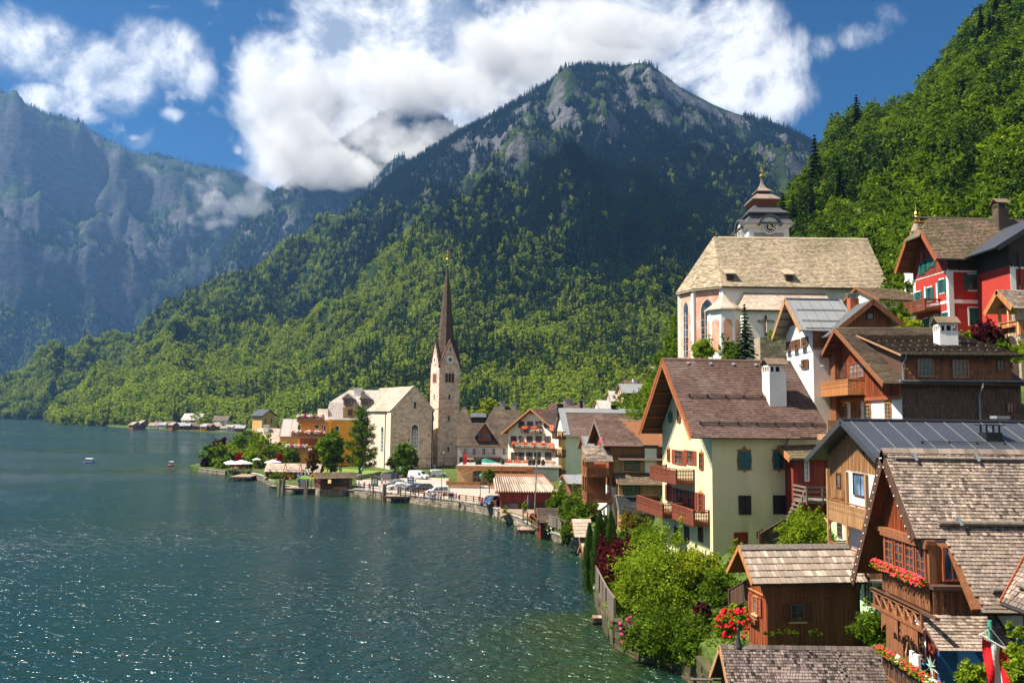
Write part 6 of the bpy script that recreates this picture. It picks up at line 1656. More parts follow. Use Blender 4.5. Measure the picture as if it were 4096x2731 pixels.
# dark hipped roofs behind
def hip_house(name,label,u0,u1,d,vr,ve,vb,inset,roofm,wall,depth=9,chims=(),z0=2):
 p0,p1=at(u0,ve,d),at(u1,ve,d);t=thing(name,label,'house',(p0 .x,d,z0));Lx=p1 .x-p0 .x
 ze,zr=p0 .z-z0,CAM_H+ray((u0+u1)/2,vr).z*(d+depth/2)-z0
 mb=MB();mb.box(.5,Lx-.5,.5,depth-.5,-3,ze+.2);mb.build('wall',wall,t)
 P=[(0,0,ze),(Lx,0,ze),(Lx,depth,ze),(0,depth,ze),(Lx*inset,depth/2,zr),(Lx*(1-inset),depth/2,zr)]
 mb=MB();mb.solid(P,[(0,1,5,4),(1,2,5),(2,3,4,5),(3,0,4),(0,3,2,1)]);mb.build('roof',roofm,t)
 rows=max(4,int(math.hypot(depth/2,zr-ze)/.5));mb=MB();rnd=random.Random(int(u0))
 for(i0,i1,j1,j0)in((0,1,5,4),(3,0,4,4)):
  A,B,Cc,Dd=Vector(P[i0]),Vector(P[i1]),Vector(P[j1]),Vector(P[j0]);nrm=(B-A).cross(Dd-A).normalized();nrm=nrm if nrm.z>0 else-nrm
  for k in range(rows):
   t0,t1=k/rows,(k+1.2)/rows;a0,a1=A.lerp(Dd,t0),B.lerp(Cc,t0);b0,b1=A.lerp(Dd,min(1,t1)),B.lerp(Cc,min(1,t1));n=max(1,int((a1-a0).length/.9))
   for c in range(n):mb.cur=rnd.gauss(0,.4);mb.quad(a0 .lerp(a1,c/n)+nrm*.1,a0 .lerp(a1,(c+.97)/n)+nrm*.1,b0 .lerp(b1,(c+.97)/n)+nrm*.03,b0 .lerp(b1,c/n)+nrm*.03)
 mb.build('roof_tiles',roofm,t,kind='stuff')
 for(u,v,w)in chims:
  q=at(u,v,d+depth*.45);mb=MB();x=q.x-p0 .x;mb.box(x-w/2,x+w/2,depth*.45-w/2,depth*.45+w/2,zr-3,q.z-z0);c=mb.build('chimney','plaster_grey',t)
  mb=MB();mb.box(x-w*.62,x+w*.62,depth*.45-w*.62,depth*.45+w*.62,q.z-z0,q.z-z0+.25);mb.build('crown_course','concrete',c)
 return t
hip_house('hipped_house','dark house with broad hipped roof and two chimneys behind the long pink-grey house',1939,2102,250,1626,1692,1760,.22,'tile_dark','wood_black',14,((2010,1606,1.5),(2057,1612,1.3)))
hip_house('dark_house','dark steep-roofed house directly behind the bell tower',1815,1890,262,1628,1698,1760,.42,'tile_dark','wood_black',12,())
hip_house('flat_roof_house','low dark house under a grey sheet roof between two dark roofed houses',1880,1945,256,1652,1668,1760,.04,'metal_grey','wood_black',12,())
hip_house('roof_row_house','far red-brown roof with three chimneys rising over the cream hotel',2196,2352,275,1612,1640,1760,.06,'tile_brown','plaster_grey',10,((2268,1598,2.0),(2288,1598,1.2),(2333,1600,.8)))
# cream hotel
H=sh('cream_hotel','cream hotel with three flower balconies, brown shutters and a broad brown roof','hotel',2243,200,52,2032,0,1634,1727,1865,'plaster_cream','tile_brown',og=1.6,oe=1.2,ctile=(.45,.5),L=17,barge='wood_orange',z0=1.6)
H.underboards('wood_orange',5)
wk=dict(frame='wood_brown',nx=2,ny=3,shutters='shutter_brown',sw=.45)
for u in(2086,2121,2154,2189):win(H,'gable',u-6,1684,u+6,1711,**wk)
for u in(2055,2086,2119,2154,2191):win(H,'gable',u-6,1743,u+6,1768,**wk)
for u in(2056,2084,2118,2150,2193):win(H,'gable',u-7,1808,u+7,1838,**wk)
g=H.fn('gable')
for(ua,ub,vt,vb)in((2092,2169,1704,1728),(2051,2209,1767,1791),(2030,2243,1840,1866)):
 s0,s1=H.hit('gable',ub,vb)[0],H.hit('gable',ua,vb)[0];z=H.hit('gable',(ua+ub)/2,vb)[1]
 B_=balcony(H.root,g,s0,s1,z,1.0,rail=H.hit('gable',(ua+ub)/2,vt)[1]-z,mat='wood_dark',slat_w=.35)
 n=2 if vb==1728 else(4 if vb<1800 else 6)
 for k in range(n):
  c=s0+(s1-s0)*(k+.6)/(n+.2);flowerbox(H.root,g,c-.8,c+.8,z+1.0,1.05,'flower_orange',k+int(vb),.2,.4,.9,fs=.16)
def text(name,s,H_or_root,fn,a,z,n,size,mat,rev=True):
 cu=bpy.data.curves.new(name,'FONT');cu.body=s;cu.size=size;cu.extrude=.02;cu.offset=.012*size;cu.materials.append(MATS[mat])
 tmp=bpy.data.objects.new(name,cu);COL.objects.link(tmp);dg=bpy.context.evaluated_depsgraph_get();me=bpy.data.meshes.new_from_object(tmp.evaluated_get(dg));bpy.data.objects.remove(tmp);o=bpy.data.objects.new(name,me);COL.objects.link(o);o.parent=H_or_root
 O=Vector(fn(a,z,n));X=(Vector(fn(a-1 if rev else a+1,z,n))-O).normalized();Z=Vector((0,0,1));Y=X.cross(Z)
 # text lies in X (reading) and Z (up): its own normal is X x Z
 m=Matrix((X,Z,X.cross(Z))).transposed().to_4x4();m.translation=O;o.matrix_parent_inverse=Matrix();o.matrix_basis=m
 return o
s,z=H.hit('gable',2119,1657);text('lettering','Heritage',H.root,g,s,z,.06,1.05,'paint_red')
# big scale-tiled roof building with yellow bay
H=sh('tall_house','white house with huge brown scale-tiled roof, zinc ridge and yellow bay of corner balconies','house',2262,182,6,2228,2640,1634,1727,1880,'plaster_white','tile_brown',og=.5,oe=.9,ctile=(.75,.8),z0=1.6,W=13,indiv=120,barge='metal_grey')
mb=MB();mb.boxm(H.fnn,-.5,H.L,-.1,1.6,.1,.16);mb.build('ridge_flashing','metal_grey',H.root)
mb=MB();mb.boxm(H.fnn,-.6,.9,0,H.bn,.1,.15);mb.build('verge_flashing','metal_grey',H.root)
g=H.fn('gable');mb=MB();mb.boxm(g,0,4.5,0,H.ze,.0,.9);mb.build('bay','plaster_ochre',H.root)
for v,c in((1742,'flower_orange'),(1815,'flower_orange'),(1895,'flower_orange')):
 z=H.zat(-1.5,0,2235,v+10)
 balcony(H.root,g,-.3,5.5,z,2.2,rail=1.5,mat='wood_dark',slat_w=.3)
 flowerbox(H.root,g,1.2,2.6,z+1.9,2.3,c,v,.3,.8,1.4,fs=.22);flowerbox(H.root,g,3.8,5.2,z+1.9,2.3,'flower_orange',v+1,.3,.8,1.4,fs=.22)
for(u,vt,vb,w)in((2453,1622,1650,1.0),(2240,1616,1640,1.3),(2325,1603,1640,.6)):
 p=H.w2l(at(u,vb,190));chimney(H,p.x,p.y,H.zr-2,H.zat(p.x,p.y,u,vt),w,w,'metal_black','flat','metal_grey')
 # restaurant pavilion with flat roof
def pavilion():
 d=176;p0=at(1829,1900,d);p1=at(2129,1900,d);p2=at(2235,1900,d);zt=CAM_H+ray(1980,1868).z*d;z0=1.5
 t=thing('lakeside_restaurant','flat-roofed orange timber restaurant with glazed front and fenced terrace','restaurant',(p0 .x,d,z0),R(-2))
 L=p1 .x-p0 .x;L2=p2 .x-p0 .x;h=zt-z0
 mb=MB();mb.box(0,L,0,9,-1,h);mb.build('wall','wood_pale',t);mb=MB();mb.box(L,L2,.3,9,-1,h-.2);mb.build('side_wall','plaster_white',t)
 mb=MB();mb.box(-.3,L2+.2,-.5,12,h,h+.28);mb.build('roof','concrete',t)
 mb=MB();mb.box(-.35,L+.3,-.58,-.5,h-.35,h+.3);mb.build('fascia','wood_orange',t)
 f=lambda a,z,n:(a,-n,z)
 q=0
 for k,(a,b)in enumerate([(3.4,5.3),(5.6,7.3),(7.6,9.4),(10.0,11.6),(11.9,13.4),(13.6,15.0),(15.2,16.4)]):
  if b>L:break
  w=window(t,f,a,b,.3,h-.7,frame='wood_orange',nx=2,ny=2,fw=.14,dep=.2)
  mb=MB();mb.box(a-.12,b+.12,-.6,0,h-.62,h-.45);mb.build('awning_case','wood_pale',t)
 mb=MB()
 for a,y in((-1.2,-3.2),(1.0,-3.6)):mb.tube([(a,y,2.6),(a+4.2,-.3,h-.2)],.07,4);mb.tube([(a,y,0),(a,y,2.7)],.06,4)
 mb.build('awning_arm','wood_orange',t)
 # terrace fence
 T=MB();T.box(-1.8,9.6,-5.4,-1,-1,.35);T.build('terrace_slab','concrete',t)
 for(x0,y0,x1,y1)in((-1.8,-5.4,5.4,-5.4),(5.4,-5.4,5.4,-3.6),(7.0,-5.0,9.6,-5.0),(-1.8,-5.4,-1.8,-1)):
  v=Vector((x1-x0,y1-y0,0));ln=v.length;v/=ln;nn=Vector((v.y,-v.x,0));fn=lambda a,z,n,x0=x0,y0=y0,v=v,nn=nn:Vector((x0,y0,z))+v*a+nn*n
  boards(t,fn,0,ln,.4,1.35,.22,['wood_orange'],.04,stuff=True)
  mb=MB();mb.boxm(fn,-.05,ln+.05,1.35,1.43,-.05,.09);mb.build('rail','wood_orange',t)
 for k in range(4):
  mb=MB();mb.box(5.5,6.9,-5.9+k*.3,-5.4,-1,-.0+k*.1);mb.build('step','concrete',t)
  # roof terrace planters
 for k,u in enumerate((1908,1918,2010,2119,2135,2155,2172)):
  x=at(u,1870,180).x-p0 .x;o=thing('roof_planter','black shrub tub on the flat restaurant roof, '+('first from the left','second from the left','third from the left','fourth from the left','third from the right','second from the right','last on the right')[k],'planter',(p0 .x+x,180+(k%3)*1.2,zt+.28),0,'black tubs on the restaurant roof')
  mb=MB();mb.lathe([(.42,0),(.5,.9),(.55,1.0),(.42,1.02)],8);mb.build('tub','iron',o);mb=MB();mb.lathe([(.3,0),(.3,.25),(.1,.4)],6,(0,0,1));mb.build('shrub','leaf_mid',o)
pavilion()
# corrugated boathouse
M('sheet_weathered',(.33,.28,.23),.9,.25,2,.5)
H=sh('corrugated_boathouse','dark brown boathouse with pale corrugated roof standing at the water','boathouse',2003,134,2,1980,2236,1909,1966,2066,'wood_redpaint','shingle_pale',cov=None,og=.9,oe=.5,barge='wood_tan',z0=.4)
for f,b in((H.fnn,H.bn),):
 n=int((H.L+1.2)/.42);mb=MB();rnd=random.Random(2)
 for r in range(2):
  for k in range(n):
   a=-.9+k*.42;mb.cur=rnd.uniform(-.6,.6);lf=.05 if r==0 else 0
   mb.prism([(a,.0+lf),(a+.05,.14+lf),(a+.15,.26+lf),(a+.25,.14+lf),(a+.3,.0+lf)],lambda x,h,q,f=f:f(x,q,h),b*.5*r-(0 if r==0 else.0),b*(.5*r+.5)+(.12 if r==0 else.1))
 mb.build('corrugated_sheets','sheet_weathered',H.root,kind='stuff')
boards(H.root,H.fn('side'),0,H.L,2.7,H.ze-.2,.22,['wood_redpaint'],.04,tamp=.9);boards(H.root,H.fn('gable'),0,H.W,2.2,lambda y:H.ze+(y if y<H.yr else H.W-y)*H.mn-.2,.25,['wood_red'],.04)
f=H.fn('side');mb=MB();mb.boxm(f,0,H.L,.3,2.65,.0,.05);mb.build('lower_front','wood_dark',H.root)
s0,s1=H.hit('side',2021,2020)[0],H.hit('side',2074,2020)[0];window(H.root,f,s0,s1,1.3,2.6,frame='wood_dark',nx=1,ny=1,n0=.05,fw=.1)
s0,s1=H.hit('side',2078,2020)[0],H.hit('side',2105,2020)[0];window(H.root,f,s0,s1,.3,2.6,frame='wood_dark',glass='wood_black',nx=1,ny=1,n0=.05,fw=.1,name='door')
mb=MB();mb.boxm(f,0,3.3,.3,1.2,.05,.2);mb.build('low_wall','masonry',H.root)
# small grey-roofed timber house
H=sh('timber_house','small upright-boarded timber house with grey sheet metal roof behind the shrubs','house',2283,128,8,2238,2372,1897,1930,2010,'wood_brown','metal_grey',cov='metal',og=.7,oe=.4,z0=2,W=6.5)
boards(H.root,H.fn('side'),0,H.L,2,H.ze-.1,.3,['wood_tan'],.05,tamp=.8);boards(H.root,H.fn('gable'),0,H.W,2,lambda y:H.ze+(y if y<H.yr else H.W-y)*H.mn-.2,.3,['wood_trim'],.05)
win(H,'gable',2241,1922,2248,1950,frame='trim_white',nx=1,ny=2,n0=.05)
# small houses peeking between
sh('small_gable_house','orange gabled timber bay under a small blue-grey metal roof left of the balcony house','house',2352,118,8,2325,2376,1744,1790,1900,'wood_orange','metal_grey',cov='metal',og=.6,oe=.3,z0=3,W=4)
# balcony house
def balcony_house():
 d=104
 H=House('balcony_house','rambling brown timber house with stacked shingled roofs and a two-storey carved balcony bay','house',2444,d,4,2378,2668,2.5,vC=1850)
 yr=H.W*.55;p=H.o+H.ay*yr;zr=H.zat(-1.0,yr,2403,1679);ze=H.zat(-1.0,-.3,2440,1783)
 zr=max(zr,ze+1);H.setroof(zr,zr-(zr-ze)/(yr+.3)*yr,og=1.0,oe=.3,ogr=.2,yr=yr)
 H.walls('wood_brown',zb=8,name='upper_wall');mb=MB();mb.box(.0,H.L,0,H.W,-4,5.6);mb.build('lower_wall','plaster_white',H.root)
 H.slab('wood_brown',barge='wood_grey',bw=.2)
 cover(H.root,H.fnn,-1.0,4.2,0,H.bn,.3,.34,['tile_brown'],.05,name='tile',indiv=70,keep=lambda a,b:a<2.6+.25*b)
 cover(H.root,H.fnf,-1.0,H.L,0,H.bf,.5,.6,['tile_brown'],.05,name='tile')
 f=H.fn('side');g=H.fn('gable')
 Z=lambda v,off=0:CAM_H+ray(2550,v).z*(d+2-off)
 def lean(x0,x1,y0,zt_,y1,zb_,mat,e=.3,w=.34,name='tile',nm='lean_to_roof',indiv=0):
  Ls=math.hypot(y1-y0,zt_-zb_);c,s=(y0-y1)/Ls,(zt_-zb_)/Ls
  fn=lambda a,b,n:(a,y0-b*c-n*s,zt_-H.z0-b*s+n*c)
  mb=MB();mb.boxm(fn,x0,x1,0,Ls,-.12,0);mb.build(nm,'wood_dark',H.root)
  cover(H.root,fn,x0,x1,0,Ls,e,w,[mat],.05,name=name,jit=.2,seed=int(zt_*10),indiv=indiv)
  mb=MB();mb.boxm(fn,x0-.1,x0,-.05,Ls+.05,-.15,.09);mb.build('bargeboard','wood_grey',H.root)
  mb=MB();q=fn(0,Ls+.05,-.06);mb.tube([(x0,q[1],q[2]),(x1,q[1],q[2])],.08,6);mb.build('gutter','iron',H.root)
  # top cross roof (mossy), clerestory, main lower roof, two lean-tos
 lean(2.6,H.L,yr,zr+.05,yr-2.8,zr+.05-(Z(1737)*0+2.1),'tile_rust',indiv=40)
 mb=MB();mb.box(3.6,H.L,yr-2.6,yr,6,zr-2.2-H.z0);mb.build('clerestory','wood_dark',H.root)
 F2=lambda a,z,n:(a,yr-2.6-n,z-H.z0)
 for u in(2573,2618):s=H.hit('side',u,1760,2)[0];window(H.root,F2,s-.35,s+.35,Z(1770,-3),Z(1752,-3),frame='wood_trim')
 z1=Z(1778,-3);z2=Z(1833);lean(1.0,H.L,3.1,z1,-.45,z2,'tile_brown',indiv=60)
 mb=MB();mb.box(1.2,H.L,0,3,6,z1-H.z0-1.0);
 mb.build('middle_wall','wood_tan',H.root)
 boards(H.root,f,0.3,H.L,Z(1886),z2-.05,.3,['wood_tan'],.05,tamp=.6)
 win(H,'side',2499,1843,2557,1880,frame='wood_dark',nx=4,ny=2,n0=.05)
 # white chimney block with cowl
 a0,a1=H.hit('side',2578,1830)[0],H.hit('side',2624,1830)[0]
 mb=MB();mb.boxm(f,a0,a1,Z(1886),Z(1790),-.9,.3);Cn=mb.build('chimney','plaster_white',H.root)
 mb=MB();
 for k in range(4):q=a0+.1+(a1-a0-.2)*k/3;mb.boxm(f,q-.03,q+.03,Z(1790),Z(1779),-.2,-.1)
 mb.boxm(f,a0-.3,a1+.2,Z(1779),Z(1776),-.95,.4);mb.build('cowl','zinc',Cn)
 z3,z4=Z(1889,1),Z(1929,1.6);lean(.5,H.L,.2,z3,-1.9,z4,'tile_rust',indiv=40)
 mb=MB();mb.boxm(f,.7,H.L,Z(1980,1.5),z4+.1,0,1.5);mb.build('bay_wall','wood_tan',H.root)
 f2=lambda a,z,n:f(a,z,n+1.5)
 boards(H.root,f2,.7,H.L,Z(1980,1.5),z4,.3,['wood_tan'],.05,tamp=.6)
 s0,s1=H.hit('side',2492,1950,-1.5)[0],H.hit('side',2559,1950,-1.5)[0];window(H.root,f2,s0,s1,Z(1973,1.5),Z(1938,1.5),frame='metal_black',nx=4,ny=2,n0=.05)
 z5,z6=Z(1981,1.6),Z(2045,3.6);lean(.4,H.L,-1.5,z5,-3.4,z6,'metal_dark',.12,.9,'sheet')
 mb=MB();mb.boxm(f,.2,H.L,z5-.05,z5+.2,1.4,1.7);mb.build('parapet_flashing','concrete',H.root)
 mb=MB();mb.boxm(f,0.7,H.L,-1,z6+.1,0,3.1);mb.build('ground_floor_wall','wood_tan',H.root)
 f3=lambda a,z,n:f(a,z,n+3.1);rf=lambda a,b,n:f3(a,z6-.2-b,n)
 cover(H.root,rf,2.6,H.L,0,3.6,.28,.34,['tile_brown'],.04,name='wall_shingle',indiv=60)
 # carved balcony bay towards the lake
 bx=lambda*a:None
 x0,x1,y0,y1=-3.2,-.2,-.6,2.6
 ZB=lambda v:CAM_H+ray(2400,v).z*(d-.3)
 zA,zB2=ZB(1902),ZB(2003)
 for z in(zA,zB2):
  mb=MB();mb.box(x0-.15,x1+.3,y0-.15,y1,z-.18-H.z0,z-H.z0);mb.build('bay_floor','wood_trim',H.root)
  for fn,a0,a1 in((lambda a,zz,n:(a,y0-n,zz-H.z0),x0,x1),(lambda a,zz,n:(x0-n,a,zz-H.z0),y0,y1)):
   balc=MB();balc.boxm(fn,a0,a1,z+.95,z+1.05,-.06,.06);balc.build('handrail','wood_trim',H.root)
   boards(H.root,fn,a0,a1,z-.1,z+.92,.22,['wood_trim'],.04,scallop=.06,stuff=True)
 for(x,y)in((x0,y0),(x1,y0),(x0,y1),(x0,(y0+y1)/2)):
  mb=MB();mb.box(x-.1,x+.1,y-.1,y+.1,zB2-.3-H.z0,ZB(1842)-H.z0);mb.build('post','wood_trim',H.root)
 mb=MB();mb.box(x0+.3,x1,y1-.1,y1,zB2-H.z0,ZB(1860)-H.z0);mb.build('bay_back','wood_orange',H.root)
 for(a,b)in(((x0,y0,zB2-.2),(.3,y0+.4,zB2-3.0)),((x1,y0,zB2-.2),(x0+.8,y1,zB2-2.6))):
  mb=MB();mb.tube([(a[0],a[1],a[2]-H.z0),(b[0],b[1],b[2]-H.z0)],.13,4);mb.build('brace','wood_trim',H.root)
  # its roof
 zt_,zl=ZB(1784),ZB(1843);Ls=math.hypot(2.2,zt_-zl);c,s=2.2/Ls,(zt_-zl)/Ls
 fn=lambda a,b,n:(a,y0+1.7-b*c-n*s,zt_-H.z0-b*s+n*c)
 mb=MB();mb.boxm(fn,x0-.5,x1+.3,0,Ls,-.12,0);mb.build('bay_roof','wood_grey',H.root)
 cover(H.root,fn,x0-.5,x1-.6,0,Ls,.25,.6,['shingle_grey'],.04,name='shingle',indiv=30);
 flowerbox(H.root,H.fn('gable'),1.0,2.0,ZB(1768),.7,['flower_pink'],9,.2,.5,1.2,fs=.12)
 boards(H.root,g,.1,H.W-.1,10,lambda y:(H.zr-(H.yr-y)*H.mn if y<H.yr else H.zr-(y-H.yr)*H.mf)-.2,.3,['wood_red'],.05)
 for x in(-.4,0.2):mb=MB();mb.box(x-.12,x+.12,-.4,-.15,-3,zB2-H.z0);mb.build('pillar','trim_white',H.root)
balcony_house()
# small lakeside sheds
H=sh('mossy_shed','little lakeside shed with brown mossy tiled roof beside the flagpole','shed',2164,112,6,2150,2276,2031,2077,2140,'wood_black','tile_dark',og=.4,oe=.4,ctile=(.28,.32),z0=.2,indiv=60)
boards(H.root,H.fn('gable'),0,H.W,-.5,H.ze,.25,['wood_redpaint'],.05)
H=sh('boat_shed','grey plank shed with pale slab roof left of the cypresses','shed',2325,98,4,2308,2362,2075,2128,2210,'wood_dark','shingle_pale',cov='slab',og=.9,oe=.4,ctile=(.6,.28),z0=.1,indiv=60,W=3.6)
boards(H.root,H.fn('gable'),0,H.W,-.3,H.ze,.22,['wood_grey'],.04);boards(H.root,H.fn('side'),0,H.L,-.3,H.ze-.1,.22,['wood_grey'],.04)
H=sh('low_shed','low plank shed half hidden behind the cypresses at the water','shed',2352,84,4,2338,2420,2172,2215,2262,'wood_dark','shingle_pale',cov='slab',og=.5,oe=.6,ctile=(.5,.26),z0=.1,indiv=40,W=3)
# slope houses
H=sh('ochre_slope_house','salmon house with dark shutters and grey metal roof on the slope above the village','house',2494,252,6,2468,2592,1534,1567,1635,'plaster_salmon','metal_grey',cov='metal',og=.6,oe=.6,z0=14,W=9,wins=[(2517,1573,2526,1587),(2556,1573,2565,1587),(2517,1614,2526,1628),(2556,1614,2565,1628)],wkw=dict(frame='wood_black',shutters='shutter_black',sw=.5))
sh('grey_slope_house','grey house with pale metal roof left of the salmon slope house','house',2445,262,6,2430,2480,1563,1600,1640,'plaster_grey','metal_pale',cov='metal',og=.4,oe=.5,z0=14,W=8)
sh('pale_roof_house','low house with large pale metal roof at the edge of the tall brown roof','house',2400,240,6,2378,2440,1600,1632,1660,'plaster_white','metal_pale',cov='metal',og=.4,oe=.5,z0=11,W=9)
sh('ridge_house','dark little roof with red chimney poking up behind the salmon slope house','house',2508,275,6,2500,2575,1522,1540,1580,'wood_dark','tile_brown',og=.4,oe=.5,z0=20,W=7,chim=[(2540,1517,1535,1.6)],ctile=(.6,.9))
sh('hillside_hut','grey-roofed hut deep in the bright green slope','hut',2616,205,6,2608,2680,1466,1490,1520,'wood_dark','metal_grey',cov='metal',og=.3,oe=.4,z0=24,W=5)
# building right of the church: grey roof below the red house, thin turret
H=sh('charnel_house','pale low house with mossy roof between the church and the red house','house',3520,100,12,3495,3680,1150,1190,1280,'plaster_cream','tile_rust',og=.5,oe=.6,z0=26,W=8,ctile=(.35,.4))
def turret():
 p=at(3668,1000,104);t=thing('round_turret','white round turret with conical shingled cap and golden finial behind the red house','turret',(p.x,104,26))
 z=lambda v:CAM_H+ray(3663,v).z*104-26
 mb=MB();mb.lathe([(1.7,0),(1.7,z(1030))],14);mb.build('wall','plaster_white',t)
 mb=MB();mb.lathe([(2.2,z(1032)),(1.4,z(985)),(.7,z(925)),(.15,z(882))],14);mb.build('cap','shingle_grey',t)
 mb=MB();mb.lathe([(.1,0),(.25,.3),(.1,.6),(.22,.9),(.08,1.2),(.05,2.2)],8,(0,0,z(882)));mb.build('finial','gold',t)
turret()
# ---- orange lakeside hotel
def orange_hotel():
 d=236;V=lambda v,dd=d,u=1250:CAM_H+ray(u,v).z*dd
 X=lambda u,dd=d:ray(u,1750).x*dd
 t=thing('orange_hotel','orange lakeside hotel with pale mansard roof and three flowered terraces','hotel',(X(1308),d,1.5))
 x=lambda u,dd=d:X(u,dd)-X(1308);z=lambda v,dd=d:V(v,dd)-1.5
 def bxp(u0,u1,y0,y1,v0,v1,mat,name,dd=d):
  mb=MB();mb.box(x(u0,dd),x(u1,dd),y0,y1,z(v1,dd),z(v0,dd));return mb.build(name,mat,t)
 bxp(1308,1430,0,16,1678,1880,'plaster_orange','wall');bxp(1306,1430,-.2,16,1672,1680,'trim_white','cornice')
 # mansard
 prof=[(-.6,1677),(1.6,1608),(6.5,1557)]
 mb=MB();a0,a1=x(1302),x(1500)
 P=[]
 for k in range(2):
  (y0,v0),(y1,v1)=prof[k],prof[k+1];z0_,z1_=z(v0,d+max(0,y0)),z(v1,d+y1)
  l0,l1=(x(1300),x(1308))if k==0 else(x(1308),x(1375))
  mb.quad((l0,y0,z0_),(a1,y0,z0_),(a1,y1,z1_),(l1,y1,z1_));mb.quad((l0,y0,z0_),(l1,y1,z1_),(l1,13-y1,z1_),(l0,13-y0,z0_));mb.quad((l0,13-y0,z0_),(l1,13-y1,z1_),(a1,13-y1,z1_),(a1,13-y0,z0_))
  n=20
  for j in range(n+1):
   q=j/n;s=MB();s.tube([(l0+(a1-l0)*q,y0,z0_+.04),(l1+(a1-l1)*q,y1,z1_+.04)],.035,4);s.build('seam','metal_pale',t)
 mb.build('mansard_roof','metal_pale',t)
 for u in(1385,1455):
  mb=MB();c=x(u);zz=z(1617);mb.box(c-1.3,c+1.3,.6,5,zz,zz+2.0);D=mb.build('dormer','wood_grey',t)
  mb=MB();mb.prism([(c-2,zz+1.7),(c,zz+3.4),(c+2,zz+1.7),(c,zz+3.1)],lambda a,b,n:(a,n,b),.1,6);mb.prism([(c-1.3,zz+2),(c+1.3,zz+2),(c,zz+3.1)],lambda a,b,n:(a,n,b),.61,.8);mb.build('dormer_roof','metal_pale',D)
  window(D,lambda a,b,n:(a,.6-n,b),c-.7,c+.7,zz+.3,zz+1.8,frame='wood_redpaint',nx=2,ny=1)
 mb=MB();c=x(1400);zz=z(1665);mb.box(c-2.2,c+2.2,-.4,2,zz,zz+2.8);D=mb.build('dormer','wood_tan',t);window(D,lambda a,b,n:(a,-.4-n,b),c-.8,c+.6,zz+.4,zz+2.3,frame='wood_redpaint',surround=None)
 mb=MB();c=x(1413);mb.box(c-1,c+1,4,6,z(1600),z(1551));C=mb.build('chimney','plaster_white',t);mb=MB();mb.box(c-1.2,c+1.2,3.8,6.2,z(1551),z(1548));mb.build('crown_course','trim_white',C)
 # chimney stack shadow falls by itself; wing with terraces
 d2=231
 bxp(1187,1312,-4,10,1682,1880,'plaster_orange','wing_wall',d2);bxp(1182,1300,-4.6,8,1676,1684,'trim_white','wing_cornice',d2)
 bxp(1268,1309,-.3,6,1634,1684,'plaster_cream','attic_wall')
 f=lambda a,zz,n:(a,-4-n,zz)
 def terr(u0,u1,vt,vb,y,dd):
  a,b=x(u0,dd),x(u1,dd);zz=z(vb,dd);fn=lambda s,q,n:(s,y-n,q)
  mb=MB();mb.box(a,b,y-1.5,y+3,zz-.5,zz);T=mb.build('terrace','wood_tan',t)
  boards(t,lambda s,q,n:fn(s,q,n+1.5),a,b,zz,zz+1.15,.3,['wood_red'],.05,stuff=True)
  flowerbox(t,fn,a,b,zz+1.2,1.5,['flower_white','flower_pink'],int(u0),.3,.5,.8,fs=.2,box='wood_red')
 terr(1187,1298,1660,1681,-4,d2);terr(1171,1308,1726,1745,-5.5,d2);terr(1157,1246,1779,1799,-7,d2)
 bxp(1152,1306,-7.5,4,1801,1885,'plaster_orange','base_wall',d2-3);bxp(1148,1260,-8.3,3,1796,1802,'trim_white','base_cornice',d2-3)
 bxp(1198,1300,-4.4,-4,1748,1780,'wood_red','balcony_recess',d2)
 for(u0,u1,v0,v1,y,dd)in((1254,1270,1700,1712,-4,d2),(1283,1288,1700,1716,-4,d2),(1292,1298,1700,1720,-4,d2),(1340,1354,1703,1728,0,d),(1412,1424,1703,1728,0,d),(1187,1196,1700,1725,-4,d2)):
  fn=lambda s,q,n,y=y:(s,y-n,q);window(t,fn,x(u0,dd),x(u1,dd),z(v1,dd),z(v0,dd),frame='wood_redpaint',nx=2,ny=2,surround='trim_white')
 fb=lambda s,q,n:(s,-7.5-n,q);dd=d2-3
 for u in(1156,1186):window(t,fb,x(u,dd),x(u+6,dd),z(1840,dd-6),z(1806,dd-6),frame='wood_redpaint',nx=1,ny=3)
 yy=d2-11
 zc=z(1818,yy);xc=x(1226,yy)
 for k,ch in enumerate('SEEHO'):
  a=math.radians(178-k*27);o=text('letter',ch,t,fb,xc+2.1*math.cos(a)*.9-.25,zc-1.0+2.3*math.sin(a)*.8,.03,.75,'ornament',rev=False)
 text('lettering','Grüner',t,fb,x(1203,yy),z(1833,yy),.03,1.0,'ornament',rev=False)
 mb=MB();mb.prism([(xc+.75*math.cos(k*math.pi/6),zc+.5*math.sin(k*math.pi/6))for k in range(12)],fb,.01,.05);mb.build('tree_emblem','copper_green',t)
orange_hotel()
H=sh('ochre_house','ochre house with pale grey seamed mansard-like roof left of the orange hotel','house',1117,252,0,1113,1190,1674,1736,1870,'plaster_ochre','metal_pale',cov='metal',og=.1,oe=.4,W=7,z0=1.4,frac=.42)
H=sh('shingled_waterside_house','low house with weathered shingled roof and chimney behind the round green trees','house',1010,262,-3,1000,1112,1712,1766,1870,'plaster_white','shingle_pale',og=.4,oe=.4,W=9,z0=1.4,ctile=(.5,.8),chim=[(1066,1701,1720,1.6)])
# ================================================================== quay, piers, vehicles, people
def poly_sheet(name,pts,z,mat,thick=.3,kind='structure'):
 mb=MB();mb.prism([(p[0],p[1])for p in pts],lambda a,b,n:(a,b,n),z-thick,z);o=mb.build(name,mat);o['kind']=kind;return o
def P2(u,v,z):p=atz(u,v,z);return(p.x,p.y)
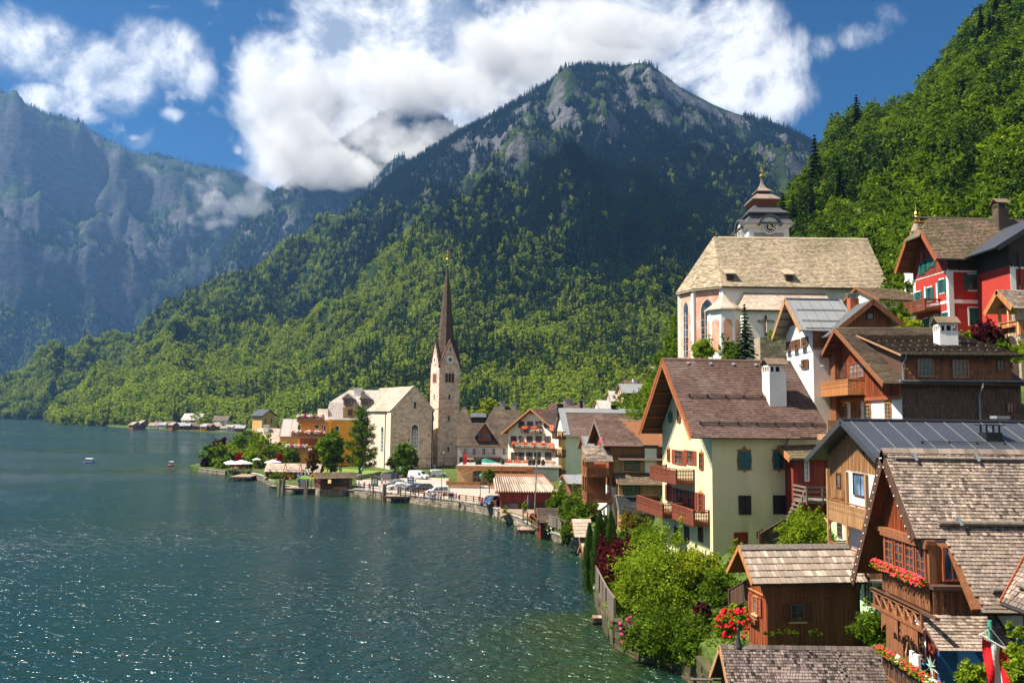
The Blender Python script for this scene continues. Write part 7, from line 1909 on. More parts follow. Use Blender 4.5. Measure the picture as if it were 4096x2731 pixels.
# plaza of pale asphalt between church and quay; the edge follows the shore
edge=[]
for u in list(range(1440,1990,30))+[1996]:
 d=interp(u,SHORE);edge.append((ray(u,1661).x*d,d))
plz=edge+[(ray(2010,1661).x*160,160),(ray(2010,1661).x*172,172),(ray(1800,1661).x*176,176),(ray(1800,1661).x*236,236),(ray(1500,1661).x*225,225),(ray(1430,1661).x*200,200)]
# the quay edge in the plan; stones of the wall stand proud of it
poly_sheet('plaza_pavement',plz,1.56,'asphalt',.4)
def wall_along(name,label,us,z0,z1,mat='stone_quay',th=.6,out=.35,cat='wall',stone=True,ll=1.4):
 t=thing(name,label,cat,(0,0,0));rnd=random.Random(int(us[0]));pts=[Vector((ray(u,1661).x*(interp(u,SHORE)-out),interp(u,SHORE)-out,0))for u in us]
 for a,b in zip(pts,pts[1:]):
  d=b-a;L=d.length;d/=L;n=Vector((d.y,-d.x,0));n=n if n.y<0 or abs(n.y)<.2 and n.x<0 else-n
  fn=lambda s,z,q,a=a,d=d,n=n:a+d*s+n*q+Vector((0,0,z))
  mb=MB();mb.boxm(fn,0,L,z0,z1-.12,-th,0);mb.build('wall_core',mat,t)
  if stone:
   z=z0
   while z<z1-.2:
    h=rnd.uniform(.35,.55);s=0;h=min(h,z1-.15-z)
    while s<L:
     w=rnd.uniform(.7,1.6)*ll/1.4;mb=MB();mb.cur=rnd.uniform(-.8,.6);mb.boxm(fn,s+.03,min(L,s+w)-.03,z+.03,z+h-.02,0,rnd.uniform(.05,.14));s+=w
     if mb.v and min(L,s)>0:mb.build('stone',mat,t)
    z+=h
  mb=MB();mb.boxm(fn,-.05,L+.05,z1-.12,z1+.04,-th-.1,.2);mb.build('coping','concrete' if mat=='stone_quay' else mat,t)
 return t
wall_along('quay_wall','stone quay wall with pale coping running below the car park railing',list(range(1425,2000,40))+[1998],-.6,1.6)
wall_along('garden_shore_wall','mossy stone wall holding the garden lawn above the lake',[2385,2400,2425,2460],-.8,1.9,'stone_mossy')
wall_along('overgrown_wall','dark mossy wall below the big flowering shrub',[2462,2500,2560,2620,2700,2780,2835],-.8,2.1,'stone_mossy')
wall_along('shed_shore_wall','low stone wall at the water between the small lakeside sheds',[2105,2160,2240,2330,2368,2383],-.6,1.1)
wall_along('boathouse_shore_wall','weathered stone edge in front of the corrugated boathouse',[2002,2050,2103],-.6,1.4)
poly_sheet('boathouse_landing',[P2(2003,2068,1.5),(ray(2050,1661).x*130,130),(ray(2105,1661).x*124.5,124.5),(ray(2180,1661).x*122,122),(ray(2180,1661).x*134,134),(ray(2003,1661).x*137,137)],1.6,'deck',.3)
wall_along('hut_shore_wall','stone base wall under the landing stage and ticket hut',[1062,1100,1150,1240,1330,1423],-.6,1.3)
wall_along('terrace_shore_wall','dark low stone wall below the trees of the little peninsula',[806,830,870,912],-.4,1.1)
wall_along('lawn_wall','short stone wall beside the sunshade terrace',[1016,1040,1060],-.4,1.4)
def rail_fence(name,label,pts,h=1.0,step=2.2,nr=2,post='wood_dark',rail='wood_brown',pw=.09,group=None,solid=False):
 t=thing(name,label,'fence' if solid else 'railing',(0,0,0),0,group)
 for a,b in zip(pts,pts[1:]):
  a,b=Vector(a),Vector(b);d=b-a;L=d.length;n=max(1,int(L/step))
  for k in range(n+1):
   p=a+d*k/n;mb=MB();mb.box(p.x-pw,p.x+pw,p.y-pw,p.y+pw,p.z-.3,p.z+h+.05);mb.build('post',post,t)
  u=d/L;q=Vector((u.y,-u.x,0))
  fn=lambda s,z,w,a=a,u=u,q=q:a+u*s+q*w+Vector((0,0,z))
  if solid:
   boards(t,lambda s,z,w:fn(s,z,w),0,L,.05,h,.16,[rail],.03)
   mb=MB();mb.boxm(fn,0,L,h,h+.06,-.06,.08);mb.build('rail',post,t)
  else:
   for k in range(nr):
    z=h*(k+1)/nr;mb=MB();mb.boxm(fn,0,L,z-.12,z,-.03,.05);mb.build('rail',rail,t)
 return t
def sp(u,z=1.6,off=.3):
 d=interp(u,SHORE)+off;return(ray(u,1661).x*d,d,z)
rail_fence('quay_railing','brown timber railing along the quay in front of the parked cars',[sp(u)for u in range(1662,1841,20)],1.1)
rail_fence('quay_railing','rustic post and rail fence leading to the corrugated boathouse',[sp(u)for u in(1845,1870,1900,1935,1962,1990)],1.05,1.6,3)
rail_fence('quay_railing','thin railing on the quay between the ticket hut and the second pier',[sp(u)for u in(1425,1450,1490,1528)],1.0,2.0,2,'iron','iron',.04)
rail_fence('garden_fence','weathered grey plank fence on the garden shore wall',[sp(2386,1.9),sp(2402,1.9),sp(2428,1.9),sp(2458,1.9)],1.5,2.4,solid=True,post='wood_grey',rail='wood_grey')
rail_fence('plank_fence','pale grey plank fence behind the white flowers near the sheds',[tuple(at(2192,2100,107)),tuple(at(2262,2125,103))],1.3,2.2,solid=True,post='wood_grey',rail='wood_grey')
rail_fence('ramp_fence','dark picket fence climbing between the dark shrub and the brown hut',[tuple(at(2920,2440,49)),tuple(at(2998,2400,47.6))],1.2,1.2,solid=True,post='wood_dark',rail='wood_dark')
rail_fence('picket_fence','dark picket fence rising beside the yellow house',[tuple(at(3040,2190,60)),tuple(at(3140,2130,60.5))],1.0,1.4,solid=True,post='wood_dark',rail='wood_dark')
rail_fence('hill_fence','grey paling fence on a wall behind the dark shingled chalet',[tuple(at(4040,1472,68)),tuple(at(4110,1472,66))],1.1,1.2,solid=True,post='wood_grey',rail='wood_grey')
def post(u,v0,v1,label,group=None,r=.2,mat='wood_grey',name='mooring_post',d=None):
 """pile standing in the lake: v1 is where it meets the water"""
 p=atz(u,v1,0)if d is None else Vector((ray(u,v1).x*d,d,0));h=CAM_H+ray(u,v0).z*p.y
 t=thing(name,label,'post',(p.x,p.y,0),0,group);mb=MB();mb.tube([(0,0,-2),(0,0,h)],[r,r*.92],8);mb.build('shaft',mat,t);mb=MB();mb.lathe([(r*.98,0),(r*.6,.12)],8,(0,0,h));mb.build('cap','iron',t)
GP='mooring posts at the piers'
for u,v0,v1,l in((1117,1915,1978,'leftmost thick post of the first pier'),(1131,1918,1979,'second post beside the leftmost thick pier post'),(1137,1916,1978,'post standing against its twin at the outer end of the first pier'),(1218,1928,1995,'slim pale post in front of the grey pier gate'),(1226,1921,1990,'thick post in front of the grey pier gate'),(1491,1935,1998,'lone slim post between the two piers'),(1533,1939,2004,'left thick post of the second pier'),(1540,1938,2003,'thick post just right of the second pier left post'),(1592,1947,2006,'middle thick post of the second pier'),(1601,1948,2004,'post doubling the middle post of the second pier'),(1834,1983,2030,'dark square post where the quay railing turns')):
 post(u,v0,v1,l,GP,.26 if 'thick' in l else.18)
def pier(name,label,u0,u1,v,dep,z=1.15,steps=True):
 a,b=atz(u0,v,z),atz(u1,v,z);d=(a.y+b.y)/2;t=thing(name,label,'pier',(a.x,d,0));L=b.x-a.x
 n=int(L/.45);protos=[]
 for k in range(4):
  m=MB();m.cur=(-.6,0,.5,.9)[k];m.box(.02,.43,0,dep,-.09,0);protos.append(m.mesh('plank','deck'))
 for k in range(n):inst('plank',protos[k*7%4],t,(k*.45,0,z+(k%3)*.006))
 for y in(.05,dep-.3):mb=MB();mb.box(0,L,y,y+.2,z-.4,z-.1);mb.build('beam','wood_grey',t)
 for k in range(5):
  for y in(.3,dep-.3):mb=MB();mb.tube([(L*k/4,y,-2),(L*k/4,y,z-.1)],.14,6);mb.build('pile','wood_dark',t)
 return t,a,L,d
PT1=pier('landing_stage','weathered plank landing stage left of the ticket hut',1136,1280,1952,6.5,1.3)
PT2=pier('landing_stage','second plank landing stage in front of the parked white cars',1538,1664,1984,5.5,1.3)
PT3=pier('floating_stage','low pale plank stage reaching left of the first pier',1076,1140,1944,2.4,.5)
pier('bathing_platform','low weathered plank platform at the foot of the mossy shed',2068,2145,2118,3.0,.6)
pier('small_jetty','tiny red-brown jetty below the garden wall',2372,2416,2470,.9,.6)
rail_fence('pier_railing','timber railing on the first landing stage',[tuple(at(1226,1953,167)),tuple(at(1282,1950,166))],1.1,1.0,3,'wood_dark','wood_dark',.06)
rail_fence('pier_railing','timber railing on the second landing stage',[tuple(at(1602,1978,153.5)),tuple(at(1662,1984,151))],1.3,1.2,3,'wood_dark','wood_dark',.07)
rail_fence('platform_railing','dark timber railing beside the flagpole and mossy shed',[tuple(at(2092,2080,118)),tuple(at(2128,2098,115)),tuple(at(2152,2120,111))],1.4,1.2,2,'wood_dark','wood_trim',.08)
def box_thing(name,label,cat,u,v,d,sx,sy,sz,mat,group=None,part='body',z=None):
 p=at(u,v,d)if z is None else Vector((ray(u,v).x*d,d,z));t=thing(name,label,cat,tuple(p),0,group);mb=MB();mb.box(-sx/2,sx/2,-sy/2,sy/2,0,sz);mb.build(part,mat,t);return t
 # gate, boards and signs
t=box_thing('pier_gate','grey metal gate panel on the first landing stage','gate',1215,1950,168,1.8,.08,1.7,'metal_grey',part='panel');mb=MB();mb.box(-1.0,-.9,-.06,.06,0,1.9);mb.build('post','iron',t);mb=MB();mb.box(.9,1.0,-.06,.06,0,1.9);mb.build('post','iron',t)
t=thing('pier_sign','small blue and white sign on a pole beside the pier gate','sign',tuple(at(1194,1946,170)));mb=MB();mb.tube([(0,0,0),(0,0,2.6)],.05,5);mb.build('pole','zinc',t);mb=MB();mb.box(-.45,.45,-.04,.04,2.0,2.65);b=mb.build('board','paint_blue',t);mb=MB();mb.box(-.3,.3,-.05,-.041,2.15,2.3);mb.box(-.3,.1,-.05,-.041,2.4,2.5);mb.build('lettering','trim_white',b,kind='stuff')
t=thing('pier_sign','small blue sign on a pole at the second landing stage','sign',tuple(at(1641,1975,154)));mb=MB();mb.tube([(0,0,0),(0,0,2.8)],.05,5);mb.build('pole','zinc',t);mb=MB();mb.box(-.6,.6,-.04,.04,2.0,2.75);b=mb.build('board','paint_blue',t);mb=MB();mb.box(-.4,.4,-.05,-.041,2.25,2.45);mb.build('lettering','trim_white',b,kind='stuff')
t=thing('banner_board','long blank grey notice board on two poles above the quay','sign',tuple(at(1520,1945,176)));
for x in(.3,1.9):mb=MB();mb.tube([(x,0,0),(x,0,2.4)],.05,5);mb.build('pole','zinc',t)
mb=MB();mb.box(-.1,2.3,-.04,.04,1.7,2.75);mb.build('board','metal_grey',t)
t=thing('info_board','upright green information board with small roof on the quay','sign',tuple(at(1498,1950,172)));mb=MB();mb.box(-.7,.7,-.05,.05,.3,2.2);mb.build('panel','shutter_green',t);mb=MB();mb.box(-.5,0,-.07,-.051,.8,1.9);mb.box(.1,.5,-.07,-.051,.8,1.9);mb.build('poster','curtain',t,kind='stuff')
mb=MB();mb.prism([(-1,2.2),(0,2.6),(1,2.2)],lambda a,b,n:(a,n,b),-.3,.3);mb.build('roof','wood_grey',t)
for x in(-.7,.7):mb=MB();mb.tube([(x,0,0),(x,0,2.3)],.05,5);mb.build('pole','wood_dark',t)
# ticket hut
def ticket_hut():
 H=House('ticket_hut','dark brown lakeside ticket hut with lit window and shingled roof','hut',1283,166,26,1257,1408,1.35,vC=1940)
 yr=H.W/2;zr=H.zat(-.8,yr,1267,1890);ze=H.zat(0,0,1283,1908);H.setroof(zr,ze,og=.9,oe=.8,ogr=1.0)
 H.walls('wood_dark',zb=1.35);mb=MB();mb.box(-.3,H.L+.6,-.4,H.W,-2,0);mb.build('foundation','stone_quay',H.root)
 H.slab('wood_dark');cover(H.root,H.fnn,-.9,H.L+1,0,H.bn,.3,.4,['tile_rust'],.05,name='shingle',indiv=80);cover(H.root,H.fnf,-.9,H.L+1,0,H.bf,.4,.5,['tile_rust'],.05,name='shingle')
 f=H.fn('side');boards(H.root,f,0,H.L,1.4,H.ze-.2,.3,['wood_dark'],.04,stuff=True)
 m,nt,b,o=newmat('lit_window');b.inputs['Base Color'].default_value=(.8,.6,.3,1);b.inputs['Emission Color'].default_value=(1,.62,.22,1);b.inputs['Emission Strength'].default_value=.45
 win(H,'side',1310,1916,1325,1933,frame='wood_tan',glass='lit_window',nx=2,ny=2,n0=.05)
 win(H,'side',1366,1912,1388,1938,frame='wood_brown',nx=2,ny=2,n0=.05);win(H,'side',1331,1912,1352,1945,frame='wood_black',glass='wood_black',nx=1,ny=1,n0=.05,name='door')
 s0,s1=H.hit('side',1331,1950)[0],H.hit('side',1387,1950)[0];mb=MB();mb.boxm(f,s0,s1,H.hit('side',1350,1957)[1],H.hit('side',1350,1946)[1],.1,.2);mb.build('bench_panel','wood_orange',H.root)
 s0=H.hit('side',1395,1950)[0];mb=MB();mb.boxm(f,s0,H.L,1.4,H.ze-.2,.05,.12);mb.build('end_panel','wood_grey',H.root)
 t=thing('lifebuoy_case','bright red rescue buoy case on the corner of the ticket hut','lifebuoy',tuple(H.o+Vector((-.25,-.2,H.hit('side',1280,1922)[1]))))
 mb=MB();mb.prism([(-.5,.1),(-.4,.55),(0,.75),(.4,.55),(.5,.1),(.3,-.5),(0,-.75),(-.3,-.5)],lambda a,b,n:(a,-n,b),0,.22);mb.build('case','paint_red',t);mb=MB();mb.lathe([(.02,0),(.2,.04),(.16,.1)],8);o=mb.build('ring','trim_white',t);o.rotation_euler=(R(90),0,0);o.location=(0,-.22,.1)
ticket_hut()
# ---- lamps
def street_lamp(u,v,d,label,h=4.0):
 p=at(u,v,d);t=thing('street_lamp',label,'lamp',tuple(p),0,'old green lanterns on the quay')
 mb=MB();mb.lathe([(.14,0),(.14,.5),(.07,.7),(.05,h-.7),(.09,h-.65)],8);mb.build('pole','iron',t)
 mb=MB();mb.lathe([(.13,h-.65),(.24,h-.1),(.22,h-.08)],6);mb.build('lantern','glass_pale',t)
 mb=MB();mb.lathe([(.34,h-.1),(.2,h+.12),(.05,h+.3),(.02,h+.45)],6);mb.build('cap','copper_green',t)
for u,v,d,l in((1445,1930,186,'green lantern behind the ticket hut'),(1600,1935,181,'green lantern beside the white hatchback'),(1765,1992,150,'green lantern at the quay railing by the people'),(1921,1990,156,'green lantern in front of the restaurant terrace'),(1774,1870,224,'green lantern at the foot of the bell tower')):
 street_lamp(u,v,d,l,(at(u,1875,d).z-at(u,v,d).z)if u==1445 else{1600:3.6,1765:4.6,1921:4.3,1774:4.2}[u])
 # flagpole by the sheds
p=at(2137,2068,115);t=thing('flagpole','tall pale bare flagpole standing by the mossy shed','flagpole',tuple(p));h=at(2146,1805,115).z-p.z
mb=MB();mb.tube([(0,0,-1),(.33,0,h)],[.11,.06],8);mb.build('pole','zinc',t);mb=MB();mb.lathe([(.02,0),(.12,.08),(.02,.2)],8,(.33,0,h));mb.build('knob','zinc',t)
# ---- cars
M('car_white',(.70,.70,.70),.3,.02,spec=.6);M('car_black',(.02,.022,.028),.25,.02,spec=.6);M('car_blue',(.03,.06,.13),.25,.02,spec=.6);M('car_silver',(.35,.36,.36),.3,.02,metal=.4,spec=.6)
M('rubber',(.015,.015,.015),.8,.1);M('lamp_glass',(.6,.6,.6),.15,.02,spec=.8);M('lamp_red',(.4,.01,.01),.3,.02)
def vehicle(name,label,cat,paint,prof,L,Wd,x,y,z,rz,wins_,wheel=.33,wb=(.19,.80),group=None):
 """prof: side outline (t along length 0..1, height, half-width factor); nose at t = 0"""
 t=thing(name,label,cat,(x,y,z),rz,group)
 mb=MB();n=len(prof);rows=[]
 hb=.22
 for(q,h,wf)in prof:
  xx=(q-.5)*L;w=Wd/2
  rows.append([(xx,-w*.96,hb),(xx,-w,hb+.25),(xx,-w,min(h,.92)),(xx,-w*wf,max(h-.06,min(h,.95))),(xx,-w*wf*.86,h),(xx,w*wf*.86,h),(xx,w*wf,max(h-.06,min(h,.95))),(xx,w,min(h,.92)),(xx,w,hb+.25),(xx,w*.96,hb)])
 k=len(rows[0]);v=[p for r in rows for p in r];f=[]
 for i in range(n-1):
  for j in range(k-1):f.append((i*k+j,i*k+j+1,(i+1)*k+j+1,(i+1)*k+j))
  f.append((i*k+k-1,i*k,(i+1)*k,(i+1)*k+k-1))
 f.append(tuple(range(k-1,-1,-1)));f.append(tuple((n-1)*k+j for j in range(k)));mb.solid(v,f);mb.build('body',paint,t,smooth=False)
 def outline(q):
  for a,b in zip(prof,prof[1:]):
   if a[0]<=q<=b[0]:s=(q-a[0])/(b[0]-a[0]);return a[1]+(b[1]-a[1])*s,a[2]+(b[2]-a[2])*s
  return prof[-1][1],prof[-1][2]
 for sy in(-1,1):
  for(q0,q1)in wins_['side']:
   mb=MB();h0,w0=outline(q0);h1,w1=outline(q1);top0,top1=h0-.14,h1-.14;b=.95;w=Wd/2
   wy0=w*w0+.012;wy1=w*w1+.012
   mb.quad(((q0-.5)*L,sy*(w+.012),b),((q1-.5)*L,sy*(w+.012),b),((q1-.5)*L,sy*(wy1),top1),((q0-.5)*L,sy*(wy0),top0));mb.build('side_window','glass',t)
  for c in wb:
   xx=(c-.5)*L;W_=MB();rr=wheel
   pts=[(rr*math.cos(a*math.pi/8),rr*math.sin(a*math.pi/8))for a in range(16)]
   W_.prism([(xx+a,rr+b)for a,b in pts],lambda a,b,m:(a,sy*m,b),Wd/2-.2,Wd/2+.02);wo=W_.build('wheel','rubber',t)
   mb=MB();mb.prism([(xx+a*.6,rr+b*.6)for a,b in pts],lambda a,b,m:(a,sy*m,b),Wd/2+.02,Wd/2+.035);mb.build('rim','metal_grey',wo)
 for key,nm in(('front','windscreen'),('rear','rear_window')):
  q0,q1=wins_[key];h0,w0=outline(q0);h1,w1=outline(q1);off=.015 if key=='rear' else-.015
  mb=MB();mb.quad(((q0-.5)*L+off,-Wd/2*w0*.82,h0+.012),((q1-.5)*L+off,-Wd/2*w1*.82,h1+.012),((q1-.5)*L+off,Wd/2*w1*.82,h1+.012),((q0-.5)*L+off,Wd/2*w0*.82,h0+.012));mb.build(nm,'glass',t)
 for sy in(-1,1):
  mb=MB();mb.box(-.5*L-.02,-.5*L+.12,sy*Wd*.38-.16,sy*Wd*.38+.16,.6,.76);mb.build('headlight','lamp_glass',t)
  mb=MB();mb.box(.5*L-.1,.5*L+.02,sy*Wd*.4-.1,sy*Wd*.4+.1,.7,.95);mb.build('tail_light','lamp_red',t)
 mb=MB();mb.box(-.5*L-.04,-.5*L+.1,-Wd*.45,Wd*.45,.24,.5);mb.build('bumper','rubber' if paint!='car_black' else 'iron',t)
 mb=MB();mb.box(-.5*L-.05,-.5*L-.03,-.26,.26,.34,.45);mb.build('number_plate','trim_white',t)
 return t
HATCH=[(0,.55,.9),(.03,.68,.95),(.22,.92,.92),(.25,.95,.9),(.42,1.42,.78),(.6,1.47,.78),(.82,1.40,.76),(.95,.98,.88),(1,.6,.92)]
VAN=[(0,.6,.9),(.03,.85,.95),(.16,1.08,.93),(.19,1.12,.93),(.32,1.85,.86),(.5,1.95,.86),(.96,1.92,.86),(.99,1.1,.95),(1,.6,.95)]
MPV=[(0,.6,.9),(.03,.80,.95),(.18,1.02,.93),(.2,1.04,.92),(.36,1.72,.82),(.55,1.80,.82),(.93,1.76,.82),(.98,1.1,.93),(1,.6,.95)]
SUV=[(0,.65,.9),(.02,.88,.95),(.2,1.06,.93),(.24,1.08,.92),(.40,1.62,.80),(.6,1.70,.80),(.86,1.64,.8),(.97,1.05,.92),(1,.65,.95)]
SW=dict(side=[(.34,.50),(.52,.68),(.70,.84)],front=(.26,.41),rear=(.83,.94))
VW=dict(side=[(.28,.42)],front=(.20,.315),rear=(.965,.988));MW_=dict(side=[(.32,.48),(.50,.70),(.72,.88)],front=(.21,.35),rear=(.935,.975));SVW=dict(side=[(.36,.52),(.54,.70),(.72,.84)],front=(.25,.39),rear=(.87,.96))
def park(name,label,cat,paint,prof,L,Wd,u,v,rz,w_,wheel=.33):
 p=atz(u,v,1.58);vehicle(name,label,cat,paint,prof,L,Wd,p.x,p.y,1.58,R(rz),w_,wheel,group='vehicles parked by the church and quay')
park('van','white delivery van facing right, by the round tree','van','car_white',VAN,5.2,1.95,1675,1914,152,VW,.36)
park('van','black van with tinted windows left of the round tree','van','car_black',VAN,5.0,1.95,1552,1920,20,MW_,.36)
park('small_van','small white box van seen from behind at the tower foot','van','car_white',MPV,4.4,1.8,1751,1906,205,VW)
park('car','white estate car, the farther of the two white cars','car','car_silver',HATCH,4.5,1.8,1580,1944,25,SW)
park('car','bright white hatchback nearest to the second pier','car','car_white',HATCH,4.3,1.8,1590,1957,22,SW)
park('car','dark blue car mostly hidden behind the black estate car','car','car_blue',HATCH,4.4,1.8,1658,1961,22,SW)
park('car','black estate car between the white hatchback and the silver van','car','car_black',SUV,4.7,1.85,1688,1968,18,SVW)
park('small_van','silver white people carrier parked nearest to the quay railing','van','car_white',MPV,4.6,1.85,1750,1979,18,MW_)
park('car','dark blue off-road car facing the water beside the corrugated boathouse','car','car_blue',SUV,4.7,1.9,1962,2022,68,SVW,.36)
t=thing('scooter','small scooter parked at the tower foot','scooter',tuple(atz(1806,1880,1.6)));mb=MB();mb.tube([(-.6,0,.3),(-.1,0,.35),(.2,0,.75),(.7,0,.8)],[.08,.12,.16,.12],6);mb.tube([(-.6,0,.3),(-.4,0,1.05)],.05,5);mb.build('frame','metal_black',t)
for x in(-.6,.6):mb=MB();mb.prism([(x+.25*math.cos(a*.785),.25+.25*math.sin(a*.785))for a in range(8)],lambda a,b,n:(a,n,b),-.06,.06);mb.build('wheel','rubber',t)
# ---- people: one continuous skin per figure, clothed by its materials
M('skin',(.45,.25,.17),.6,.05);M('hair_dark',(.03,.018,.012),.8,.1);M('hair_fair',(.30,.18,.08),.8,.1)
CL={'white':(.7,.7,.7),'red':(.55,.04,.04),'blue':(.08,.16,.38),'black':(.025,.025,.03),'pink':(.6,.2,.25),'orange':(.65,.18,.05),'jeans':(.06,.09,.18),'khaki':(.30,.25,.16),'grey':(.2,.2,.21),'green':(.08,.3,.08),'sky':(.3,.45,.65)}
for k,c in CL.items():M('cloth_'+k if k not in('white','green')else 'wear_'+k,c,.85,.1)
wear=lambda k:'wear_'+k if k in('white','green')else 'cloth_'+k
def person_mesh(pose,seed):
 J={'pelvis':(0,0,.95),'waist':(0,.0,1.08),'chest':(0,.01,1.30),'neck':(0,0,1.47),'head':(0,-.01,1.60),'top':(0,0,1.70),'shL':(-.18,0,1.40),'elL':(-.23,.0,1.13),'haL':(-.24,-.06,.88),'fiL':(-.24,-.08,.80),'shR':(.18,0,1.40),'elR':(.23,.0,1.13),'haR':(.24,-.06,.88),'fiR':(.24,-.08,.80),'hipL':(-.1,0,.90),'knL':(-.11,-.02,.50),'anL':(-.11,.02,.09),'toL':(-.12,-.14,.04),'hipR':(.1,0,.90),'knR':(.11,-.02,.50),'anR':(.11,.02,.09),'toR':(.12,-.14,.04)}
 if pose=='walk':J.update(knL=(-.1,-.16,.52),anL=(-.1,-.22,.10),toL=(-.1,-.38,.07),knR=(.1,.05,.50),anR=(.1,.26,.14),toR=(.1,.14,.04),elL=(-.22,.1,1.14),haL=(-.2,.1,.9),fiL=(-.2,.08,.82),elR=(.22,-.08,1.14),haR=(.2,-.22,.95),fiR=(.2,-.26,.88))
 if pose=='photo':J.update(elL=(-.24,-.14,1.22),haL=(-.1,-.32,1.42),fiL=(-.03,-.34,1.48),elR=(.24,-.14,1.22),haR=(.1,-.32,1.42),fiR=(.03,-.34,1.48))
 if pose=='lean':J.update(chest=(0,-.10,1.27),neck=(0,-.16,1.42),head=(0,-.21,1.53),top=(0,-.22,1.63),shL=(-.18,-.13,1.36),shR=(.18,-.13,1.36),elL=(-.24,-.26,1.14),haL=(-.14,-.42,1.10),fiL=(-.08,-.46,1.08),elR=(.24,-.26,1.14),haR=(.14,-.42,1.10),fiR=(.08,-.46,1.08))
 if pose=='sit':
  for k in list(J):
   if k[:2]not in('kn','an','to')and k[:3]!='hip':J[k]=(J[k][0],J[k][1],J[k][2]-.45)
  J.update(hipL=(-.1,0,.46),hipR=(.1,0,.46),knL=(-.12,-.42,.48),knR=(.12,-.42,.48),anL=(-.12,-.42,.08),anR=(.12,-.42,.08),toL=(-.12,-.58,.04),toR=(.12,-.58,.04),haL=(-.14,-.3,.55),haR=(.14,-.3,.55),fiL=(-.12,-.36,.53),fiR=(.12,-.36,.53),elL=(-.23,-.06,.66),elR=(.23,-.06,.66))
 E=[('pelvis','waist'),('waist','chest'),('chest','neck'),('neck','head'),('head','top')]+[(a+s,b+s)for s in 'LR' for a,b in(('sh','el'),('el','ha'),('ha','fi'),('hip','kn'),('kn','an'),('an','to'))]+[('chest','shL'),('chest','shR'),('pelvis','hipL'),('pelvis','hipR')]
 Rr=dict(pelvis=(.15,.11),waist=(.13,.10),chest=(.16,.11),neck=(.055,.055),head=(.095,.105),top=(.07,.08),shL=(.07,.07),shR=(.07,.07),elL=(.045,.045),elR=(.045,.045),haL=(.03,.035),haR=(.03,.035),fiL=(.02,.03),fiR=(.02,.03),hipL=(.10,.10),hipR=(.10,.10),knL=(.065,.065),knR=(.065,.065),anL=(.045,.045),anR=(.045,.045),toL=(.04,.03),toR=(.04,.03))
 ks=list(J);me=bpy.data.meshes.new('person');me.from_pydata([J[k]for k in ks],[(ks.index(a),ks.index(b))for a,b in E],[])
 o=bpy.data.objects.new('person_source',me);COL.objects.link(o);sk=o.modifiers.new('s','SKIN');sk.use_smooth_shade=True
 for k,d in zip(ks,me.skin_vertices[0].data):d.radius=Rr[k];d.use_root=k=='pelvis'
 sb=o.modifiers.new('d','SUBSURF');sb.levels=1;sb.render_levels=1
 dg=bpy.context.evaluated_depsgraph_get();m=bpy.data.meshes.new_from_object(o.evaluated_get(dg));bpy.data.objects.remove(o)
 zs=J['pelvis'][2];nk=J['neck'][2]-.02
 idx=[]
 for p in m.polygons:
  c=p.center
  if c.z>nk:i=3 if(c.z>J['head'][2]+.035 or(c.y>J['head'][1]+.02 and c.z>nk+.06))else 0
  elif c.z>zs+.02:i=0 if(abs(c.x)>.205 and c.z<J['elL'][2]-.02 and pose!='sit')or(c.y<-.27 and pose in('photo','lean'))else 1
  else:i=0 if abs(c.x)>.2 and pose in('stand',)and c.z>.7 else(4 if c.z<.1 else 2)
  idx.append(i)
 m.materials.clear()
 return m,idx
POSES={k:person_mesh(k,1)for k in('stand','walk','photo','lean','sit')}
def person(u,v,pose,top,legs,face,label,hair='hair_dark',z=None,d=None,s=1.0,extra=None):
 p=atz(u,v,z)if z is not None else at(u,v,d)
 src,idx=POSES[pose];m=src.copy();m.name='person'
 for n in('skin',wear(top),wear(legs),hair,'rubber'):m.materials.append(MATS[n])
 m.polygons.foreach_set('material_index',idx)
 o=bpy.data.objects.new('person',m);COL.objects.link(o);o.location=p;o.rotation_euler=(0,0,R(face));o.scale=(s,s,s);tagged(o,label,'person','people on the quay and lawn')
 if extra=='bag':
  mb=MB();mb.box(-.14,.14,.1,.26,1.05,1.42);mb.build('backpack','rubber',o)
